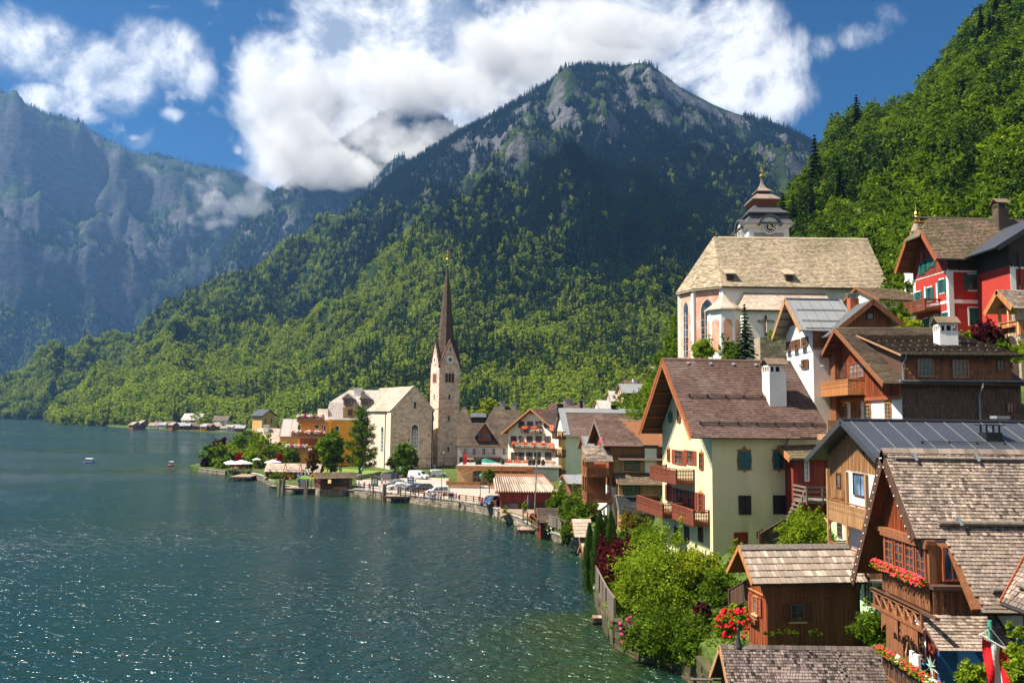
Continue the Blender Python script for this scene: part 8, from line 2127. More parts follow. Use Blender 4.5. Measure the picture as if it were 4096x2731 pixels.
for a in((1697,2000-2,'photo','pink','jeans',0,'person in pink top raising a camera at the quay railing'),(1720,2003,'lean','white','sky',10,'person in white shirt leaning on the railing left of the lamp'),(1730,2003,'stand','white','jeans',-20,'long-haired person in white top and jeans by the railing'),(1739,2004,'stand','sky','jeans',30,'person in light blue shirt facing the lake, middle of the railing group'),(1752,2006,'stand','pink','khaki',-40,'person in pink shirt and khaki trousers beside the lamp'),(1762,2007,'stand','white','jeans',60,'person in pale shirt standing right under the quay lamp'),(1802,2005,'walk','black','jeans',180,'person with black backpack walking away along the quay'),(1809,2003,'stand','khaki','jeans',170,'person in khaki jacket beside the black backpack'),(1824,2006,'walk','pink','black',160,'long-haired person in pink patterned top near the square post'),(1918,2018,'stand','red','jeans',10,'red-haired person in red top beside the restaurant lamp'),(1926,2030,'stand','red','black',-20,'person in dark red jacket leaning near the rustic fence'),(1453-18,1952,'stand','blue','jeans',80,'person in blue at the thin railing by the hut'),(1456,1958,'photo','red','jeans',10,'person in red top and white hat at the thin railing'),(1477,1963,'stand','pink','khaki',20,'long-haired person in pink top and shorts near the info board'),(1528,1940,'walk','white','black',90,'person in white shirt walking under the blank notice board'),(1541,1938,'stand','red','black',-60,'person in red shirt standing behind the notice board'),(1632,1934,'walk','blue','jeans',20,'person in blue shirt walking behind the white hatchback'),(1653,1933,'stand','black','khaki',180,'person with dark top in front of the white van'),(1660,1935,'walk','white','khaki',170,'person in white top walking past the white van'),(1708,1878,'walk','black','grey',90,'person in black walking at the church corner'),(1738,1879,'stand','white','sky',0,'person in white and light blue at the tower foot'),(1744,1880,'stand','black','jeans',40,'person in dark clothes beside the light blue one at the tower'),(1778,1880,'walk','black','grey',-90,'person in black pushing along under the tower lantern'),(1811,1880,'sit','green','black',90,'person in green vest sitting on the scooter')):
 person(*a,z=1.58,hair='hair_fair' if 'long' in a[6]or 'red-haired' in a[6]else 'hair_dark',extra='bag' if 'backpack' in a[6]else None)
for a in((1125,1946,'stand','red','jeans',30,'person in bright red jacket and white hat behind the pier posts'),(1136,1946,'stand','orange','jeans',-30,'person in dark hat and orange vest behind the twin posts'),(1193,1946,'stand','black','khaki',60,'person with fair hair in dark shirt by the pier gate'),(1205,1944,'stand','red','jeans',-90,'person in red shirt behind the grey pier gate'),(1243,1938,'stand','white','khaki',10,'person in white shirt leaning beside the hut')):
 person(*a,z=1.35)
for a in((1161,1926,'sit','orange','jeans',0,'person in orange sitting on the low hedge wall'),(1158,1893,'sit','sky','jeans',20,'person in blue and white sitting below the long shingled roof'),(1173,1895,'stand','white','khaki',170,'tall person in white shirt standing under the timber frame'),(1206,1904,'sit','pink','khaki',0,'person in pink sitting on the lawn wall'),(1221,1905,'stand','sky','white',180,'person in light blue shirt at the lawn wall'),(1234,1906,'sit','white','black',160,'person with dark hair and white shirt sitting on the wall'),(1310,1892,'stand','orange','jeans',10,'person in rust red shirt under the big tree'),(1358,1888,'stand','blue','jeans',50,'person in blue on the lawn behind the hut'),(1364,1890,'sit','pink','pink',20,'person in pink sitting on the lawn behind the hut')):
 person(*a,z=1.9)
 # ---- terrace with sunshades
T=pier('sunshade_terrace','plank terrace with white sunshades and tables jutting into the lake',914,1006,1906,9,1.1)
def parasol(u,v,d,r,label,mat='cloth_white',hh=2.9,grp='white sunshades'):
 p=at(u,v,d);zb=1.1;t=thing('parasol',label,'parasol',(p.x,d,zb),random.random(),grp);h=p.z-zb
 mb=MB();mb.tube([(0,0,0),(0,0,h)],.05,6);mb.build('pole','wood_tan',t)
 n=8;mb=MB();top=Vector((0,0,h));
 for k in range(n):
  a0,a1=2*math.pi*k/n,2*math.pi*(k+1)/n;P=Vector((r*math.cos(a0),r*math.sin(a0),h-r*.32));Q=Vector((r*math.cos(a1),r*math.sin(a1),h-r*.32));mb.cur=.3*(-1)**k
  mb.quad(top,P,Q);mb.quad(P,P-Vector((0,0,.15)),Q-Vector((0,0,.15)),Q)
 mb.build('canopy',mat,t)
for u,v,d,r,l in((924,1840,216,1.9,'white sunshade farthest left on the terrace'),(932,1844,210,2.0,'white sunshade nearest to the left deck corner'),(966,1838,217,1.9,'white sunshade half hidden behind the large middle one'),(980,1842,211,2.1,'large white sunshade in the middle of the terrace'),(1027,1831,222,1.2,'small white sunshade behind the timber pergola'),(1092,1837,212,2.2,'white sunshade right of the pergola above the long roof')):parasol(u,v,d,r,l)
parasol(1942,1832,192,3.0,'large dark green parasol behind the restaurant roof','cloth_green',grp=None)
# chairs and tables
def terrace_table():
 t=thing('terrace_table','pale terrace table','table',(0,0,1.12));mb=MB();mb.box(-.6,.6,-.4,.4,.70,.75);mb.build('tabletop','cloth_white',t)
 for sx in(-1,1):
  for sy in(-1,1):mb=MB();mb.box(sx*.52-.03,sx*.52+.03,sy*.33-.03,sy*.33+.03,0,.7);mb.build('leg','iron',t)
 return t
def terrace_chair():
 t=thing('terrace_chair','wicker chair','chair',(0,0,1.12));mb=MB();mb.box(-.25,.25,-.25,.25,.40,.46);mb.build('seat','wood_tan',t);mb=MB();mb.box(-.25,.25,.2,.26,.46,.95);mb.build('backrest','wood_pale',t)
 for sx in(-1,1):
  for sy in(-1,1):mb=MB();mb.box(sx*.22-.03,sx*.22+.03,sy*.22-.03,sy*.22+.03,0,.4);mb.build('leg','iron',t)
 return t
tt,tc=terrace_table(),terrace_chair();first=True
for i,(u,v,w)in enumerate(((928,1884,'by the left deck edge'),(945,1880,'under the second sunshade'),(953,1893,'in the front middle of the deck'),(975,1880,'behind the row of wicker chairs'),(988,1890,'at the right front of the deck'),(1030,1875,'beside the pergola post'))):
 p=atz(u,v,1.12);lab='pale terrace table '+w
 if i==0:tt.location=p;tt['label']=lab;tt['group']='terrace tables'
 else:dup(tt,tuple(p),.2*i,lab,'terrace tables')
 for j,dx in enumerate((-1.0,1.0)):
  q=(p.x+dx,p.y+.2*j,1.12);l2=('left' if j==0 else 'right')+' wicker chair at the table '+w
  if first:tc.location=q;tc.rotation_euler=(0,0,R(90));tc['label']=l2;tc['group']='wicker chairs on the terrace';first=False
  else:dup(tc,q,R(90 if j==0 else-90),l2,'wicker chairs on the terrace')
  # pergola and the long shingled roof
t=thing('pergola','timber pergola with long cream awning beside the sunshades','pergola',tuple(atz(1016,1872,1.4)));p=t.location
L=at(1160,1845,p.y).x-p.x;zt=at(1020,1842,p.y).z-p.z
for k in range(4):mb=MB();mb.box(L*k/3-.1,L*k/3+.1,-.1,.1,-.5,zt);mb.build('post','wood_trim',t)
mb=MB();mb.box(-.3,L,-.12,.12,zt,zt+.3);mb.build('beam','wood_orange',t);mb=MB();mb.box(0,L,.2,4.5,zt-.1,zt+.1);mb.build('awning','plaster_cream',t);mb=MB();mb.box(-.2,L,4.4,4.7,zt+.15,zt+.5);mb.build('beam','wood_orange',t)
H=sh('covered_walk','long low shed with pale shingled lean-to roof on the hotel lawn','shed',1062,198,0,1056,1276,1853,1880,1898,'wood_dark','shingle_pale',og=.3,oe=.3,ctile=(.5,.6),z0=1.6,W=4,indiv=80)
t=thing('swing_frame','rustic round-timber swing frame on the hotel lawn','frame',tuple(atz(1140,1897,1.9)));L=at(1202,1890,t.location.y).x-t.location.x;hz=at(1140,1852,t.location.y).z-1.9
for x in(0,L):
 for s in(-.5,.5):mb=MB();mb.tube([(x+s,s,0),(x,0,hz)],.08,6);mb.build('leg','wood_tan',t)
mb=MB();mb.tube([(-.3,0,hz),(L+.3,0,hz)],.09,6);mb.build('crossbeam','wood_tan',t)
# lawn
LW=[P2(1190,1912,1.7),P2(1260,1915,1.7),P2(1425,1915,1.7),P2(1580,1912,1.7),P2(1570,1885,1.7),P2(1400,1872,1.7),P2(1200,1880,1.7),P2(1100,1890,1.7)]
poly_sheet('lawn',LW,1.72,'lawn',.3)
wl=thing('church_garden_wall','low stone wall bounding the church lawn above the quay','wall',(0,0,0));a,b=atz(1425,1920,1.5),atz(1525,1906,1.5);L=(b-a).length;d=(b-a)/L;n=Vector((d.y,-d.x,0));fn=lambda s,z,q:Vector((a.x,a.y,z))+d*s+n*q
mb=MB();mb.boxm(fn,0,L,1,2.6,-.4,0);mb.build('wall_core','stone_quay',wl)
for k in range(int(L/1.1)):
 for j in range(3):mb=MB();mb.cur=random.uniform(-.6,.6);mb.boxm(fn,k*1.1+.5*(j%2),k*1.1+1.04+.5*(j%2),1.3+j*.42,1.3+j*.42+.38,0,.1);mb.build('stone','masonry',wl)
mb=MB();mb.boxm(fn,0,L+.5,2.6,2.72,-.5,.15);mb.build('coping','concrete',wl)
# red banner, sign
t=thing('banner','narrow red feather banner at the restaurant roof edge','banner',tuple(at(1852,1862,178)));mb=MB();mb.tube([(0,0,-2),(0,0,3.3)],.03,5);mb.build('pole','iron',t);mb=MB();mb.prism([(0,.3),(.75,.3),(.7,1.6),(.45,2.6),(0,3.2)],lambda a,b,n:(a,n+.04*math.sin(b*2),b),-.012,.012);mb.build('cloth','paint_red',t)
t=thing('direction_sign','pale signboard on a pink post beside the red banner','sign',tuple(at(1881,1860,182)));mb=MB();mb.tube([(0,0,-1),(0,0,2.8)],.05,5);mb.build('pole','terracotta',t);mb=MB();mb.box(-.8,.8,-.05,.05,1.2,1.7);mb.build('board','wood_pale',t)
# folded parasol, boat, planters by the boathouse
t=thing('folded_parasol','dark blue folded parasol beside the boathouse door','parasol',tuple(at(2111,2050,124)));mb=MB();mb.tube([(0,0,0),(0,0,1.2)],.04,5);mb.build('pole','zinc',t);mb=MB();mb.lathe([(.12,1.0),(.17,1.3),(.1,2.4),(.02,2.7)],8);mb.build('canopy','cloth_blue',t)
def rowboat(p,label,rz,s=1.0,mat='wood_red'):
 t=thing('rowing_boat',label,'boat',p,rz);mb=MB();secs=[]
 for k in range(9):
  q=k/8;w=.62*math.sin(math.pi*min(1,q*.92+.08))**.6*(1 if q<.9 else.7);x=(q-.5)*4;z=.12+.25*(2*q-1)**2;secs.append([(x,-w,z+.38),(x,-w*.7,z+.05),(x,0,z-.08),(x,w*.7,z+.05),(x,w,z+.38)])
 v=[c for s_ in secs for c in s_];f=[(i*5+j,i*5+j+1,i*5+j+6,i*5+j+5)for i in range(8)for j in range(4)];mb.solid(v,f);mb.build('hull',mat,t)
 for x in(-.9,.3):mb=MB();mb.box(x-.12,x+.12,-.5,.5,.36,.4);mb.build('thwart','wood_pale',t)
 t.scale=(s,)*3;return t
bt=rowboat(tuple(at(2120,2072,122)),'dark upturned boat hull stored by the boathouse',R(60));bt.rotation_euler=(R(70),0,R(70))
def pleasure_boat(u,v,rz,hull,label,canopy):
 p=atz(u,v,0);t=thing('electric_boat',label,'boat',tuple(p),R(rz));mb=MB();secs=[]
 for k in range(11):
  q=k/10;w=1.0*min(1,(1-q)*3.2)**.6*(.85+.15*min(1,q*4));x=(q-.5)*5.6;z=-.1+.15*q*q
  secs.append([(x,-w,.62+.2*q),(x,-w*.85,.05),(x,0,z-.15),(x,w*.85,.05),(x,w,.62+.2*q)])
 v_=[c for s_ in secs for c in s_];f=[(i*5+j,i*5+j+1,i*5+j+6,i*5+j+5)for i in range(10)for j in range(4)]+[(0,1,2,3,4)];mb.solid(v_,f);mb.build('hull',hull,t)
 mb=MB();mb.solid([(c[0],c[1]*.92,.45)for s_ in secs for c in(s_[0],s_[4])],[(2*i,2*i+1,2*i+3,2*i+2)for i in range(10)]);mb.build('deck','wood_pale',t)
 mb=MB();mb.box(-2.7,2.3,-1.02,-.94,.55,.66);mb.box(-2.7,2.3,.94,1.02,.55,.66);mb.build('rubbing_strake','trim_white',t)
 for x in(-2.1,.9):
  for y in(-.85,.85):mb=MB();mb.tube([(x,y,.5),(x,y,2.0)],.03,5);mb.build('canopy_pole','zinc',t)
 mb=MB();mb.prism([(-1.0,2.0),(-.5,2.18),(.5,2.18),(1.0,2.0)],lambda a,b,n:(n,a,b),-2.4,1.2);mb.build('canopy',canopy,t);t.scale=(.66,.66,.66)
 for x in(-1.5,.0):mb=MB();mb.box(x-.2,x+.2,-.8,.8,.45,.8);mb.build('bench','cloth_white',t)
 return t,p
tb,pb=pleasure_boat(354,1850,175,'paint_blue','blue and cream electric boat with white canopy far out on the lake','cloth_white')
person(350,1846,'sit','red','black',90,'person seated aboard the blue and cream boat',d=pb.y)
tb,pb=pleasure_boat(684,1863,100,'paint_red','red electric boat with white canopy nearer to the peninsula','cloth_white')
person(686,1858,'sit','white','black',0,'person seated aboard the red boat',d=pb.y)
# far shore hamlet
poly_sheet('far_shore',[(ray(u,1661).x*d,d)for u,d in((440,838),(490,790),(550,752),(620,728),(700,705),(800,675),(880,640),(1000,606),(1110,600),(1300,700),(1300,960),(420,960))],.9,'ground',1.5)
rnd=random.Random(17)
def cottage(u,v,d,w,h,wall,roof,label,turn):
 d=min(d,900)if d>700 and w>10 else(d if u>1050 else 15.6*F/(v-1661+(2048-u)*.0122))
 p=at(u,v,d);t=thing('shore_cottage',label,'house',tuple(p),R(turn),'cottages on the far shore');dp=w*.8
 mb=MB();mb.prism([(-w/2,-3),(w/2,-3),(w/2,h),(0,h+w*.3),(-w/2,h)]if turn>45 else[(-w/2,-3),(w/2,-3),(w/2,h),(-w/2,h)],lambda a,b,n:(a,n,b),0,dp);mb.build('wall',wall,t)
 mb=MB()
 if turn>45:
  for s in(-1,1):mb.prism([(0,h+w*.36),(s*w*.6,h-.1),(s*w*.6,h-.4),(0,h+w*.3)],lambda a,b,n:(a,n,b),-.8,dp+.8)
 else:
  for s in(-1,1):mb.prism([(dp/2,h+dp*.42),(dp/2+s*dp*.62,h-.2),(dp/2+s*dp*.62,h-.5),(dp/2,h+dp*.36)],lambda a,b,n:(n,a,b),-w/2-.8,w/2+.8)
  mb.prism([(0.1,h-.3),(dp-.1,h-.3),(dp/2,h+dp*.34)],lambda a,b,n:(n,a,b),-w/2,w/2)
 mb.build('roof',roof,t)
 for k in(-.25,.2):mb=MB();mb.box(w*k-.5,w*k+.5,-.08,0,h*.35,h*.75);mb.build('window','glass',t)
rows_=[(548,1706,690),(568,1706,690),(580,1700,700),(612,1707,680),(630,1703,690),(648,1708,676),(662,1705,680),(680,1707,676),(702,1711,660),(718,1710,664),(730,1707,668),(745,1712,652),(766,1710,655),(782,1712,650),(812,1716,640),(826,1714,645),(850,1716,638),(866,1713,640),(880,1712,640),(895,1720,628),(917,1720,626),(944,1717,628),(958,1721,620)]
rc=(('shingle_pale','pale-roofed'),('tile_brown','brown-roofed'),('metal_grey','grey-roofed'),('shingle_grey','weathered'));wc=(('wood_dark','dark timber'),('plaster_white','white'),('wood_brown','brown timber'),('plaster_orange','orange'),('plaster_cream','cream'))
nm=['first','second','third','fourth','fifth','sixth','seventh','eighth','ninth','tenth','eleventh','twelfth','thirteenth','fourteenth','fifteenth','sixteenth','seventeenth','eighteenth','nineteenth','twentieth','twenty-first','twenty-second','last']
for i,(u,v,d)in enumerate(rows_):
 r_,w_=rc[rnd.randrange(4)],wc[3 if i==14 else rnd.choice((0,1,2,0,4))]
 cottage(u,v+4,d,rnd.uniform(4.5,8),rnd.uniform(2.2,3.6),w_[0],r_[0],f'{r_[1]} {w_[1]} cottage on the far shore, {nm[i]} from the left',rnd.choice((0,0,60)))
cottage(765,1696,840,20,4.5,'plaster_cream','metal_pale','large hall with wide grey roof above the far shore cottages',0)
cottage(880,1698,800,14,4,'plaster_white','tile_brown','broad brown-roofed house above the far cottages on the right',0)
cottage(1074,1708,420,9,6,'plaster_ochre','metal_dark','ochre gabled house with white chimneys among trees beyond the hotel',60)
# ================================================================== trees and plants
def plant(name,label,cat,p,lumps,nleaf,ls,mats,seed,trunk=None,group=None,solid=.3,up=0.,extra=None):
 t=thing(name,label,cat,tuple(p),0,group)
 m=crown_mesh(seed,lumps,nleaf,ls,mats,'crown',solid,up);inst('crown' if trunk else 'foliage',m,t,(0,0,0))
 if trunk:trunk_mb(*trunk).build('trunk','bark',t)
 return t
def tree_px(name,label,u,vb,vt,wpx,d,mats,nleaf,ls,seed,z0=.3,shape=1.,n=9,group=None,solid=.3,cat='tree',trunk=True,zb=None):
 """tree from photo pixels: foot vb, top vt, crown width wpx at distance d"""
 x=ray(u,vb).x*d;zt=CAM_H+ray(u,vt).z*d;z=(CAM_H+ray(u,vb).z*d)if zb is None else zb
 h=zt-z;r=wpx/F*d/2
 return plant(name,label,cat,(x,d,z),lumpy(seed,h,r,n,z0,shape),nleaf,ls,mats,seed,(h,max(.08,h*.02),seed,.7,5,r*.6)if trunk else None,group,solid)
def bush_px(name,label,u,vc,wpx,hpx,d,mats,nleaf,ls,seed,cat='shrub',depth=None,n=10,solid=.3):
 p=at(u,vc+hpx/2,d);w,h=wpx/F*d,hpx/F*d;rnd=random.Random(seed);L=[]
 for k in range(n):
  a,b=rnd.uniform(-.5,.5),rnd.uniform(.12,.85);s=rnd.uniform(.22,.34)*min(w,h)*1.1
  k_=math.sqrt(max(.05,1-(2*b-.9)**2))
  L.append((a*(w-2*s)*k_,rnd.uniform(-.4,.4)*(depth or w*.7),max(s*.6,b*(h-s)),s*1.1,s,s*.9))
 for k in range(n//2):
  a=rnd.uniform(-.5,.5);q=rnd.uniform(.5,.98);s=min(w,h)*rnd.uniform(.06,.11);L.append((a*w*(1.15-.5*q),rnd.uniform(-.3,.3)*(depth or w*.7),q*h*1.04,s,s,s*2.2))
 return plant(name,label,cat,tuple(p),L,nleaf,ls,mats,seed,None,None,solid)
def cypress(u,vb,vt,wpx,d,seed,label):
 x=ray(u,vb).x*d;z=CAM_H+ray(u,vb).z*d;h=CAM_H+ray(u,vt).z*d-z;r=wpx/F*d/2;rnd=random.Random(seed);mb=MB()
 for k in range(int(2600)):
  t=rnd.random()**.8;a=rnd.random()*6.283;pr=(math.sin(math.pi*min(1,t*.8+.18))**.6)*(1-t**4*.6)
  rr=r*pr*(.82+.12*math.sin(a*4+t*25))*rnd.uniform(.85,1.05);mb.cur=rnd.uniform(-.45,.5)
  p=Vector((rr*math.cos(a),rr*math.sin(a),t*h));o=Vector((math.cos(a)*.35,math.sin(a)*.35,1))*.28;w=Vector((-math.sin(a),math.cos(a),0))*.07
  mb.quad(p-o*.4,p+w,p+o,p-w)
 for k in range(1):mb.tube([(0,0,0),(0,0,h*.9)],[r*.55,r*.2],7)
 t=thing('cypress',label,'tree',(x,d,z),0,'columnar cypresses at the garden shore');inst('crown',mb.mesh('crown','cypress_leaf'),t,(0,0,0));m2=MB();m2 .tube([(0,0,-.6),(0,0,.6)],.12,6);m2 .build('trunk','bark',t)
ML('cypress_leaf',(.055,.115,.016),.2)
for a in((2358,2370,2098,62,79,1,'leftmost dark cypress leaning over the water'),(2392,2392,2072,74,77,2,'tallest front cypress of the row'),(2400,2300,2046,60,82,3,'cypress whose tip rises highest behind the front one'),(2444,2310,2048,62,81,4,'rightmost cypress of the row'),(2424,2290,2068,50,84,5,'short cypress hidden in the middle of the row')):cypress(*a)
BR,MD,DK=['leaf_bright','leaf_yellow'],['leaf_mid','leaf_bright'],['leaf_dark','leaf_mid']
# garden on the near shore
bush_px('purple_beech','large purple-leaved shrub between the cypresses and the bright green shrub',2462,2262,170,270,75,['leaf_purple','leaf_red'],7000,.16,11,depth=4,n=14)
bush_px('garden_shrub','big bright green shrub spreading in front of the yellow house',2640,2268,330,300,63.5,BR,16000,.14,12,depth=6,n=26,solid=.25)
bush_px('garden_shrub','bright green leafy shrub arching left over the lawn',2540,2380,200,180,64,BR,6000,.14,13,depth=4)
bush_px('garden_shrub','mid green bush tumbling down to the water below the big shrub',2680,2490,260,230,56.2,MD,9000,.12,14,depth=3,n=16)
bush_px('garden_shrub','dark leafy bush right of the tumbling green bush',2810,2535,120,170,54,MD,5000,.12,15,depth=2.5,n=12)
bush_px('garden_shrub','dense rounded bush left of the brown hut',2895,2335,180,160,53,MD,7000,.12,16,depth=3,n=14)
bush_px('garden_shrub','pale green bush below the yellow wall',2800,2255,220,130,61,['leaf_yellow','leaf_bright'],5500,.12,17,depth=3,n=14)
bush_px('garden_shrub','small bush at the brown hut roof corner',2955,2205,60,90,56,BR,1800,.11,18,depth=1.5)
bush_px('purple_shrub','small dark purple shrub in the shade above the red geraniums',2815,2440,80,100,55,['leaf_purple'],1800,.11,19,depth=1.5)
bush_px('ivy_mat','ivy hanging over the garden shore wall',2485,2490,80,70,61.3,MD,2200,.11,20,'shrub',.8)
bush_px('garden_shrub','orange-tinged bush climbing the shingled ground floor of the balcony house',2530,2080,110,120,95,['leaf_rust','leaf_mid'],2600,.17,21,depth=2)
bush_px('garden_shrub','green undergrowth below the balcony house and purple shrub',2500,2150,120,90,88,MD,2600,.16,22,depth=3)
bush_px('garden_shrub','dark bush between the cypresses and the yellow gable',2570,2120,110,110,86,MD,2600,.15,37,depth=3)
bush_px('garden_shrub','leafy bush at the foot of the yellow gable',2590,2150,150,90,70,BR,3000,.13,23,depth=2)
def rose(label,u,vc,w,h,d,blossom,seed,nb=70,r=.11,mats=MD,nl=2600):
 t=bush_px('flowering_bush',label,u,vc,w,h,d,mats,nl,.11,seed,'flowers',depth=w/F*d*.5)
 rnd=random.Random(seed);W_,H_=w/F*d,h/F*d
 for k in range(nb):
  mb=MB();mb.cur=rnd.uniform(-.4,.4);a=rnd.uniform(-1,1);b=rnd.random();rr=r*rnd.uniform(.6,1.2)
  mb.lathe([(rr*.3,-rr*.8),(rr,-.1*rr),(rr*.8,rr*.5),(rr*.2,rr*.8)],6,(a*W_*.5*math.sqrt(max(.1,1-(b-.5)**2*3)),-W_*.28-rnd.uniform(0,.25),b*H_*.95));mb.build('blossom',blossom,t)
 return t
rose('red geranium bush on the wall beside the brown hut',2925,2478,150,115,43.2,'flower_red',31,90,.085,BR)
rose('pink rose bush at the shore wall',2505,2510,60,100,59.5,'flower_pink',32,26,.13)
rose('white hydrangeas beside the mossy shed post',2196,2105,34,60,108,'flower_white',33,14,.12,nl=600)
bush_px('garden_shrub','dark leaves hanging to the water under the tumbling bush',2580,2530,210,130,57.0,MD,4500,.12,34,depth=1.5,n=14)
bush_px('garden_shrub','deep green foliage overhanging the lake at the boathouse',2760,2580,190,130,52.6,MD,4500,.12,35,depth=1.5,n=12)
bush_px('garden_shrub','leafy branches of the garden spilling over the dark wall corner',2680,2400,240,150,60,BR,6000,.13,36,depth=3,n=16)
bush_px('garden_shrub','bright green bush between the wooden stairs and the mint green house',3235,2120,225,185,56.0,BR,12000,.13,24,depth=4,n=18)
bush_px('garden_shrub','low bright bush left of the stair bush',3150,2180,80,90,57.5,BR,2500,.13,25,depth=2)
bush_px('climbing_vine','vine climbing around the windows at the foot of the mint green wall',3490,2488,130,130,42.6,MD,4500,.09,26,'vine',depth=.8,n=14)
bush_px('climbing_vine','vine on the right corner of the mint green wall by the balcony',3585,2450,60,120,41.5,MD,1800,.09,27,'vine',depth=.8)
bush_px('garden_shrub','shaded plants at the foot of the brown hut wall',3180,2528,260,26,44.3,MD,1600,.08,28,depth=.5)
bush_px('lime_tree','leafy tree top at the right photo edge beside the flag',4092,2650,110,240,29,BR,4500,.085,29,'tree',depth=1.0,n=12)
bush_px('garden_shrub','leafy branches rising from the bottom edge left of the flag',3905,2705,130,110,30.5,BR,2600,.085,36,depth=.8,n=8)
bush_px('climbing_vine','ivy on the corner between the brown hut and the mint green house',3430,2500,60,110,44.5,MD,2400,.1,38,'vine',depth=2,n=12)
bush_px('garden_shrub','shady bush on the bank under the wooden stair landing',3060,2235,170,110,56,MD,4200,.12,39,depth=3,n=12)
# around the houses above
bush_px('hillside_shrub','round green bush on the terrace left of the red house',3575,1248,120,90,84,MD,3500,.17,41,depth=4)
bush_px('hillside_shrub','yellow-green bush above the dark gabled house roof',3620,1300,100,80,80,['leaf_yellow'],3000,.16,42,depth=3)
bush_px('purple_beech','purple-leaved bush in front of the red house',3942,1335,100,120,69,['leaf_purple'],3500,.15,43,depth=3)
bush_px('hillside_shrub','bright green bush left of the purple one',3872,1352,75,60,70,BR,2200,.14,44,depth=2)
bush_px('hillside_shrub','dark green bush under the loggia pavilion',3985,1380,70,70,68,MD,2000,.14,45,depth=2)
bush_px('hillside_shrub','bright bush at the right photo edge below the loggia',4085,1400,80,80,64,BR,2200,.14,46,depth=2)
def fir_px(u,vb,vt,wpx,d,label,seed,n=1600,ls=.45,group=None):
 x=ray(u,vb).x*d;z=CAM_H+ray(u,vb).z*d;h=CAM_H+ray(u,vt).z*d-z;r=wpx/F*d/2
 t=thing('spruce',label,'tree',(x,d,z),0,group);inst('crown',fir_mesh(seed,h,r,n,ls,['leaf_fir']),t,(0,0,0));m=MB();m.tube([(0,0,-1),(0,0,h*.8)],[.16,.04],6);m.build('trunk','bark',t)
fir_px(2981,1440,1218,100,103,'dark spruce standing before the aisle of the church',50)
bush_px('churchyard_bush','round bright bush under the church choir windows',2812,1390,90,95,107,BR,3000,.2,51,depth=4)
bush_px('churchyard_bush','leafy bush between the church chapel and the spruce',2920,1400,90,110,106,MD,3000,.2,52,depth=3)
bush_px('churchyard_bush','small green bush beside the dark terrace wall',3095,1335,50,45,104,BR,1200,.2,53,depth=2)
# village trees
tree_px('plane_tree','broad green tree in front of the orange hotel',1322,1895,1722,130,203,MD,4200,.5,60,z0=.18,n=12)
tree_px('copper_maple','small copper-leaved tree before the hotel lettering',1249,1900,1787,58,193,['leaf_copper','leaf_mid'],1300,.36,61,z0=.15)
tree_px('round_tree','dense round green tree between the church and the parked white van',1616,1915,1758,115,199,MD,4500,.42,62,z0=.12,n=13,solid=.5)
tree_px('ball_tree','little clipped ball tree at the restaurant terrace',1957,1960,1876,56,160,MD,1500,.3,63,z0=.45,n=8,solid=.5)
tree_px('lime_tree','brilliant yellow-green tree above the dark roofs',1952,1700,1597,100,268,['leaf_yellow','leaf_bright'],2600,.6,64,z0=.1,n=11)
def larch():
 d=198;u=1440;x=ray(u,1900).x*d;z=CAM_H+ray(u,1910).z*d;h=CAM_H+ray(u,1612).z*d-z;t=thing('larch','tall ragged conifer with bare trunk standing before the church roof','tree',(x,d,z));rnd=random.Random(8);mb=MB();tr=MB()
 tr.tube([(0,0,-1),(.2,0,h*.5),(0,0,h*.97)],[.45,.3,.05],7)
 for k in range(34):
  q=.16+.8*k/34;a=k*2.4;L_=(1-q)**.7*5.2*rnd.uniform(.6,1.15)+.5;e=Vector((math.cos(a),math.sin(a),.25));b=Vector((0,0,q*h));tr.tube([b,b+e*L_],[.09,.02],4)
  for i in range(int(58*L_+14)):
   s=rnd.random()**.7;p=b+e*L_*s+Vector((rnd.gauss(0,.3),rnd.gauss(0,.3),rnd.gauss(-.35,.4)));mb.cur=rnd.uniform(-.5,.6);leafquad(mb,p,.32*rnd.uniform(.6,1.2),rnd)
 inst('crown',mb.mesh('crown',['leaf_mid']),t,(0,0,0));tr.build('trunk','bark',t)
larch()
for i,(u,vb,vt,w,d,m,l)in enumerate(((852,1870,1778,76,233,MD,'green tree at the lake end of the peninsula'),(872,1860,1748,62,240,['leaf_purple'],'dark purple beech at the peninsula tip'),(905,1862,1778,90,236,BR,'bright spreading maple behind the sunshades'),(960,1845,1732,90,250,MD,'dark round tree behind the bright maple'),(1040,1850,1740,100,246,BR,'bright green round tree before the weathered roof'),(985,1862,1790,90,232,BR,'bright low tree above the largest sunshade'),(1075,1860,1790,70,232,MD,'green bush tree left of the orange hotel base'),(1130,1862,1778,74,236,BR,'green bush right before the ochre house wall'),(1112,1830,1766,32,245,['leaf_copper'],'small copper bush against the ochre house'),(1020,1730,1726,60,252,MD,'dark green bush before the weathered roof eaves'),(820,1880,1830,26,231,['leaf_purple'],'purple shrub hanging over the water at the tip'),(868,1880,1835,26,226,BR,'small bright bush at the low peninsula wall'),(888,1880,1838,26,224,BR,'small round bush beside the sunshade terrace'),(1165,1860,1795,60,228,MD,'green shrub tree at the orange hotel base corner'),(1010,1866,1815,80,226,BR,'light green shrub behind the pergola'),(930,1870,1815,70,230,MD,'leafy mass between the maple and the sunshades'))):
 if u==1020:vb,vt=1800,1726
 tree_px('garden_tree' if vb-vt>40 else 'garden_bush',l,u,vb,vt-4,w*1.45,d,m,2600 if w>50 else 700,.46,70+i,z0=.05,n=9,zb=1.2,trunk=w>50)
for i,(u,vb,vt,w,d,l)in enumerate(((956,1850,1808,46,222,'vivid red maple behind the white sunshades'),(1118,1850,1810,34,226,'small crimson maple at the pergola'))):tree_px('red_maple',l,u,vb,vt,w,d,['leaf_red'],900,.36,90+i,z0=.1,zb=1.3)
